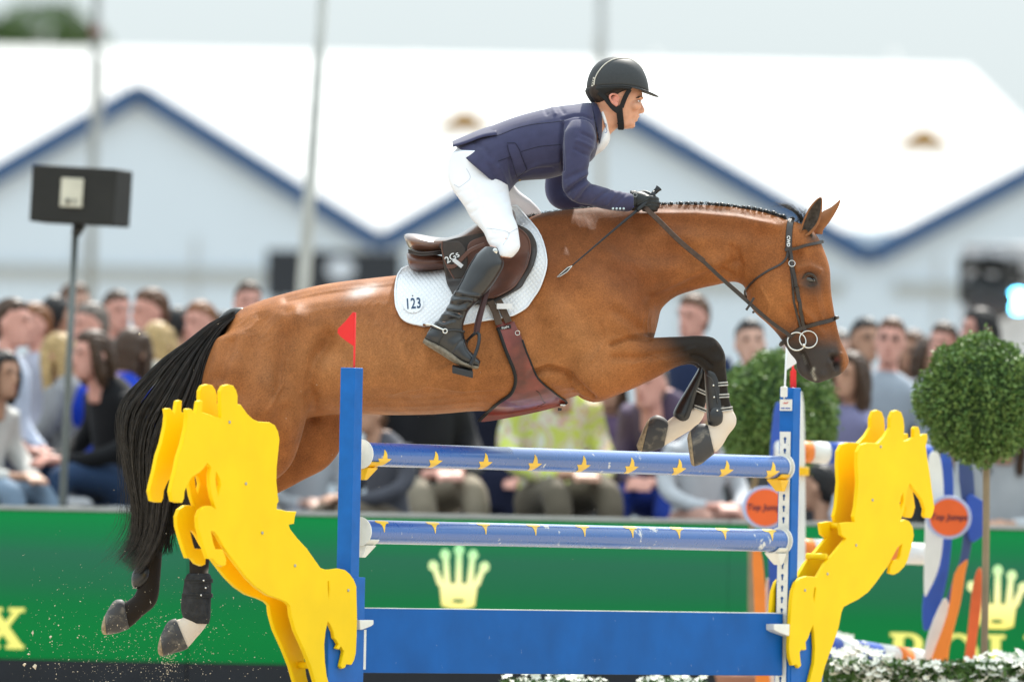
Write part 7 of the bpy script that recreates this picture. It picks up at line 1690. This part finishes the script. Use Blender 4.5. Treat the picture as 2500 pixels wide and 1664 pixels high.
# collars
obj('jacket_collar', *remesh([loft([sr(r1, (1400, 900), (1318, 506), .118), sr(r1, (1420, 790), (1345, 494), .094), sr(r1, (1426, 640), (1362, 500), .074)], 32, 4)], .005, 3), mat('collar_navy', (.018, .018, .05), .7, .3, sheen=.2, var=.1), rider)
obj('shirt_collar', *remesh([loft([sr(r1, (1468, 790), (1385, 545), .072), sr(r1, (1474, 745), (1398, 535), .069), sr(r1, (1462, 690), (1410, 545), .066)], 32, 4)], .004, 2), shirt_m, rider)
Rq = Matrix.Rotation(-.75, 3, 'Y')
obj('stock_tie', *remesh([loft([sr(r1, (1468, 700), (1425, 640), .045), sr(r1, (1480, 775), (1400, 720), .062), sr(r1, (1470, 835), (1370, 790), .068), sr(r1, (1425, 895), (1330, 860), .062), sr(r1, (1370, 935), (1300, 915), .05), sr(r1, (1325, 968), (1285, 960), .03)], 28, 4)], .0045, 2), shirt_m, rider)
embl = mat('embroidery_blue', (.05, .16, .42), .7, var=0)
obj('collar_emblem', *tube([px(*r8(x, y), -.071) for x, y in ((490, 1185), (515, 1190), (525, 1230), (520, 1260), (535, 1300), (520, 1335), (500, 1330))], .0012, 6, 2), embl, rider)
# gloves
glove = mat('glove_black', (.016, .017, .018), .5, .4, var=.3, vscale=60, bump=.4, bscale=220)
gl = obj('glove', *remesh(hand(-1), .0032, 2), glove, rider); obj('glove', *remesh(hand(1, .1), .004, 2), glove, rider)
obj('glove_cuff', *loft([sr(r1, (1640, 1236), (1640, 1402), .033, -.115), sr(r1, (1690, 1234), (1690, 1400), .034, -.115)], 24, 3), glove, gl)
ring(px(*r1(1684, 1265), -.147), Vector((.05, -1, .2)), .0085, .0011, mat('glove_print', (.35, .37, .37), .6, var=0), 'glove_emblem', gl, 6)
for pts in ([(1700, 1345), (1750, 1320), (1800, 1290)], [(1690, 1380), (1750, 1360), (1815, 1345)]): obj('glove_seam', *tube([px(*r1(x, y), -.147) for x, y in pts], .0012, 6, 4), mat('glove_line', (.05, .055, .055), .5), gl)
obj('cuff_tag', *box(px(*r1(1663, 1348), -.14), (.016, .004, .02), Matrix.Rotation(.6, 3, 'Y')), mat('tag_violet', (.12, .10, .62), .5), gl, False)

# --- helmet
hel = empty('helmet', px(*r8(700, 640), 0), 'matt black riding helmet with peak and chin strap on the rider', 'helmet')
for o_ in (hel,): pass
shell_m = mat('helmet_black', (.030, .032, .034), .55, .4, var=.12, vscale=120, bump=.12, bscale=500)
nph, nt_ = 56, 14; HVt = []; HFt = []
cx_, xr_ = 706, 499
def rim_y(ph): c = math.cos(ph); return 598 + 40 * max(0, -c) ** 2 + 105 * max(0, c) ** 2.2     # ph 0 = front
for i in range(nt_ + 1):
    t = i / nt_; el = t * math.pi / 2
    for j in range(nph):
        ph = 2 * math.pi * j / nph; cr = math.cos(el) ** .82
        yr = rim_y(ph) * (1 - math.sin(el)) + 121 * math.sin(el)
        x = cx_ + xr_ * math.cos(ph) * cr + (30 * math.sin(el) * 0); p = px(*r8(x, yr), 0)
        HVt.append(Vector((p.x, -.103 * math.sin(ph) * cr, p.z)))
for i in range(nt_):
    for j in range(nph): HFt.append(((i + 1) * nph + j, (i + 1) * nph + (j + 1) % nph, i * nph + (j + 1) % nph, i * nph + j))
sh = obj('shell', HVt, HFt, shell_m, hel); sm_ = sh.modifiers.new('thick', 'SOLIDIFY'); sm_.thickness = .008; sm_.offset = -1
SHB = BVHTree.FromPolygons(HVt, HFt)
obj('rim_band', *tube([HVt[j] for j in range(nph)] + [HVt[0]], .0036, 8, caps=False), blackplastic, hel)
# peak
Vp, Fp = [], []; npk = 29
for j in range(npk):
    ph = (j / (npk - 1) - .5) * 2 * 1.35; w_ = math.cos(ph / 1.35 * math.pi / 2) ** .6
    a = Vector(HVt[0]); x0 = cx_ + xr_ * math.cos(ph); p = px(*r8(x0 - 20, rim_y(ph) - 4), 0); inner = Vector((p.x, -.101 * math.sin(ph), p.z))
    p2 = px(*r8(x0 + 160 * w_, rim_y(ph) + 72 * w_), 0); outer = Vector((p2.x, -.101 * math.sin(ph) * (1 + .02 * w_), p2.z))
    mid = inner.lerp(outer, .5) + Vector((0, 0, -.006 * w_))
    Vp += [inner, mid, outer]
for j in range(npk - 1):
    for k in range(2): Fp.append((j * 3 + k, j * 3 + k + 1, j * 3 + k + 4, j * 3 + k + 3))
pkk = obj('peak', Vp, Fp, shell_m, hel); sm_ = pkk.modifiers.new('thick', 'SOLIDIFY'); sm_.thickness = .007; pkk.modifiers.new('s', 'SUBSURF').render_levels = 2
# rear cradle
Vc, Fc_ = [], []; ncr = 33; low = [0, .35, .7, 1]
for j in range(ncr):
    ph = math.pi + (j / (ncr - 1) - .5) * 2 * 2.05; c = max(0, -math.cos(ph)); dl = (196 * c ** 1.3 + 26)
    for k in low:
        f_ = 1 - .10 * k - (.16 * k * k if c > .2 else 0)
        p = px(*r8(cx_ + (xr_ - 3) * math.cos(ph) * f_, rim_y(ph) + dl * k), 0); Vc.append(Vector((p.x, -.102 * math.sin(ph) * (1 - .10 * k), p.z)))
for j in range(ncr - 1):
    for k in range(3): Fc_.append((j * 4 + k, j * 4 + k + 1, j * 4 + k + 5, j * 4 + k + 4))
crd = obj('rear_cradle', Vc, Fc_, mat('cradle_black', (.014, .015, .016), .6, .35), hel); sm_ = crd.modifiers.new('thick', 'SOLIDIFY'); sm_.thickness = .01; crd.modifiers.new('s', 'SUBSURF').render_levels = 2
webm = mat('strap_black', (.013, .013, .014), .75, .3, bump=.4, bscale=300)
for s_ in (-1, 1):
    def wp(pts, wd, nm):
        Q = cat_rom([(*r8(x, y), Y) for x, y, Y in pts], 5); band(nm, [px(a, b, s_ * c) for a, b, c in Q], [Vector((0, s_, 0))] * len(Q), wd, .0022, webm, hel)
    wp([(900, 640, .088), (850, 720, .086), (800, 830, .082), (765, 930, .079)], .019, 'front_strap')
    wp([(400, 690, .083), (490, 760, .084), (570, 860, .083), (650, 950, .080), (720, 1000, .078)], .020, 'rear_strap')
    wp([(735, 900, .080), (735, 980, .078), (745, 1080, .070), (755, 1180, .060), (758, 1275, .047)], [.019] * 5 + [.0215] * 11 + [.024] * 5 if False else .026, 'chin_strap')
    wp([(745, 1165, .065), (750, 1185, .0635)], .0275, 'strap_slide')
wpq = [px(*r8(758, 1272), y) for y in (-.047, -.03, 0, .03, .047)]
band('chin_strap', [p + Vector((0, 0, -.003 * (1 - abs(i - 2) / 2))) for i, p in enumerate(wpq)], [Vector((0, -.3, -1)), Vector((0, -.2, -1)), Vector((0, 0, -1)), Vector((0, .2, -1)), Vector((0, .3, -1))], .0215, .0022, webm, hel)
silver = mat('helmet_silver', (.62, .58, .50), .4, .5, 0, var=0)
for s_ in (-1, 1):
    q = on(SHB, [r8(330, 590), r8(345, 480), r8(400, 370), r8(500, 255), r8(620, 182), r8(750, 155), r8(880, 158)], .0006, 8, s_)
    if len(q) > 3: obj('piping', *tube(q, .0024, 6), silver, hel)
    q = on(SHB, [r8(890, 162), r8(960, 190), r8(1050, 262), r8(1110, 335)], .0004, 8, s_)
    if len(q) > 3: obj('piping', *tube(q, .0016, 6), silver, hel)
    h, n = cast(SHB, *r8(318, 535), s_)
    if h is not None:
        t1 = (Z_ * .98 + X_ * .2); t1 = (t1 - n * n.dot(t1)).normalized(); t2 = n.cross(t1); Rv = Matrix((t2, n, t1)).transposed()
        vp = obj('vent_plate', *box(h + n * .001, (.0095, .004, .038), Rv), silver, hel, False)
        for k in (-1, 0, 1): obj('vent_slot', *box(h + n * .0022 + t1 * (k * .0095), (.0055, .003, .0065), Rv), blackplastic, vp, False)
# --- whip
whip = empty('whip', px(*r1(1870, 1215), -.12), 'short black riding whip with knob held in the rider glove', 'whip')
wm = mat('whip_black', (.018, .02, .024), .45, .4, bump=.5, bscale=300)
obj('handle', *tube([px(*r1(1700, 1392), -.155), px(*r1(1780, 1320), -.135), px(*r1(1845, 1240), -.115)], [.009, .0095, .010], 12, 3), wm, whip)
obj('knob', *tube([px(*r1(1838, 1250), -.116), px(*r1(1866, 1222), -.112), px(*r1(1880, 1206), -.110)], [.0095, .0105, .0145], 14), wm, whip)
obj('shaft', *tube([px(*r1(1700, 1392), -.155), px(1500, 560, -.2), px(1396, 649, -.27)], [.0062, .0045, .0026], 10, 6), wm, whip)
pp = [px(1396, 648, -.27), px(1384, 652, -.272), px(1368, 666, -.278), px(1358, 677, -.28), px(1366, 676, -.28), px(1385, 664, -.274)]
obj('popper', *plate([[((p - pp[0]).x, (p - pp[0]).z) for p in pp][::-1]], .003, .0006, (Vector((pp[0].x, -.275, pp[0].z)), X_, Z_, -Y_)), mat('popper_grey', (.05, .055, .06), .6), whip, False)
pl_ = [px(x, y, -.279) for x, y in ((1397, 649), (1386, 653), (1370, 667), (1360, 676), (1368, 674), (1385, 663), (1396, 650))]
obj('popper_stitch', *tube(pl_, .0012, 6), mat('stitch_white', (.7, .7, .68), .7), whip)

# ================================================================== sand kicked up by the hind feet
g = np.random.default_rng(77); Vs, Fs, q = [], [], 0
def clod(c, r):
    global q
    o = g.normal(size=(6, 3)) * .25
    D6 = np.array([(1, 0, 0), (-1, 0, 0), (0, 1, 0), (0, -1, 0), (0, 0, 1), (0, 0, -1)], float) + o
    Vs.extend((np.array(c) + D6 * r * g.uniform(.6, 1.3, 3)).tolist())
    Fs.extend([tuple(i + q for i in t) for t in ((0, 2, 4), (2, 1, 4), (1, 3, 4), (3, 0, 4), (2, 0, 5), (1, 2, 5), (3, 1, 5), (0, 3, 5))]); q += 6
for i in range(900):
    x = g.normal() * 160 + 330; y = 1664 - abs(g.normal()) * 90 - g.random() ** 3 * 120
    if 0 < x < 760: clod(px(x, y, g.uniform(-.35, .5)), .0009 + .0022 * g.random() ** 3)
for i in range(260): clod(px(g.uniform(60, 760), g.uniform(1380, 1640), g.uniform(-.4, .5)), .0007 + .0012 * g.random() ** 2)
for i in range(120): clod(px(410 + g.normal() * 14, 1595 + abs(g.normal()) * 30, -.12 + g.normal() * .05), .001 + .002 * g.random() ** 2)
for i in range(170): clod(px(g.uniform(60, 1500), g.uniform(720, 1400), g.uniform(-.5, .6)), .0008 + .0010 * g.random() ** 2)
for x, y, r in ((80, 1545, .006), (123, 1553, .009), (190, 1555, .005), (60, 1620, .009), (85, 1625, .008), (70, 1595, .006), (340, 815, .005), (120, 1510, .004)): clod(px(x, y, -.1), r)
tag(obj('kicked_up_sand', Vs, Fs, mat('sand_bits', (.55, .47, .36), .9, .1, var=.15), None, False), 'pale sand and clods flying up around the hind hooves', 'sand', None, 'stuff')
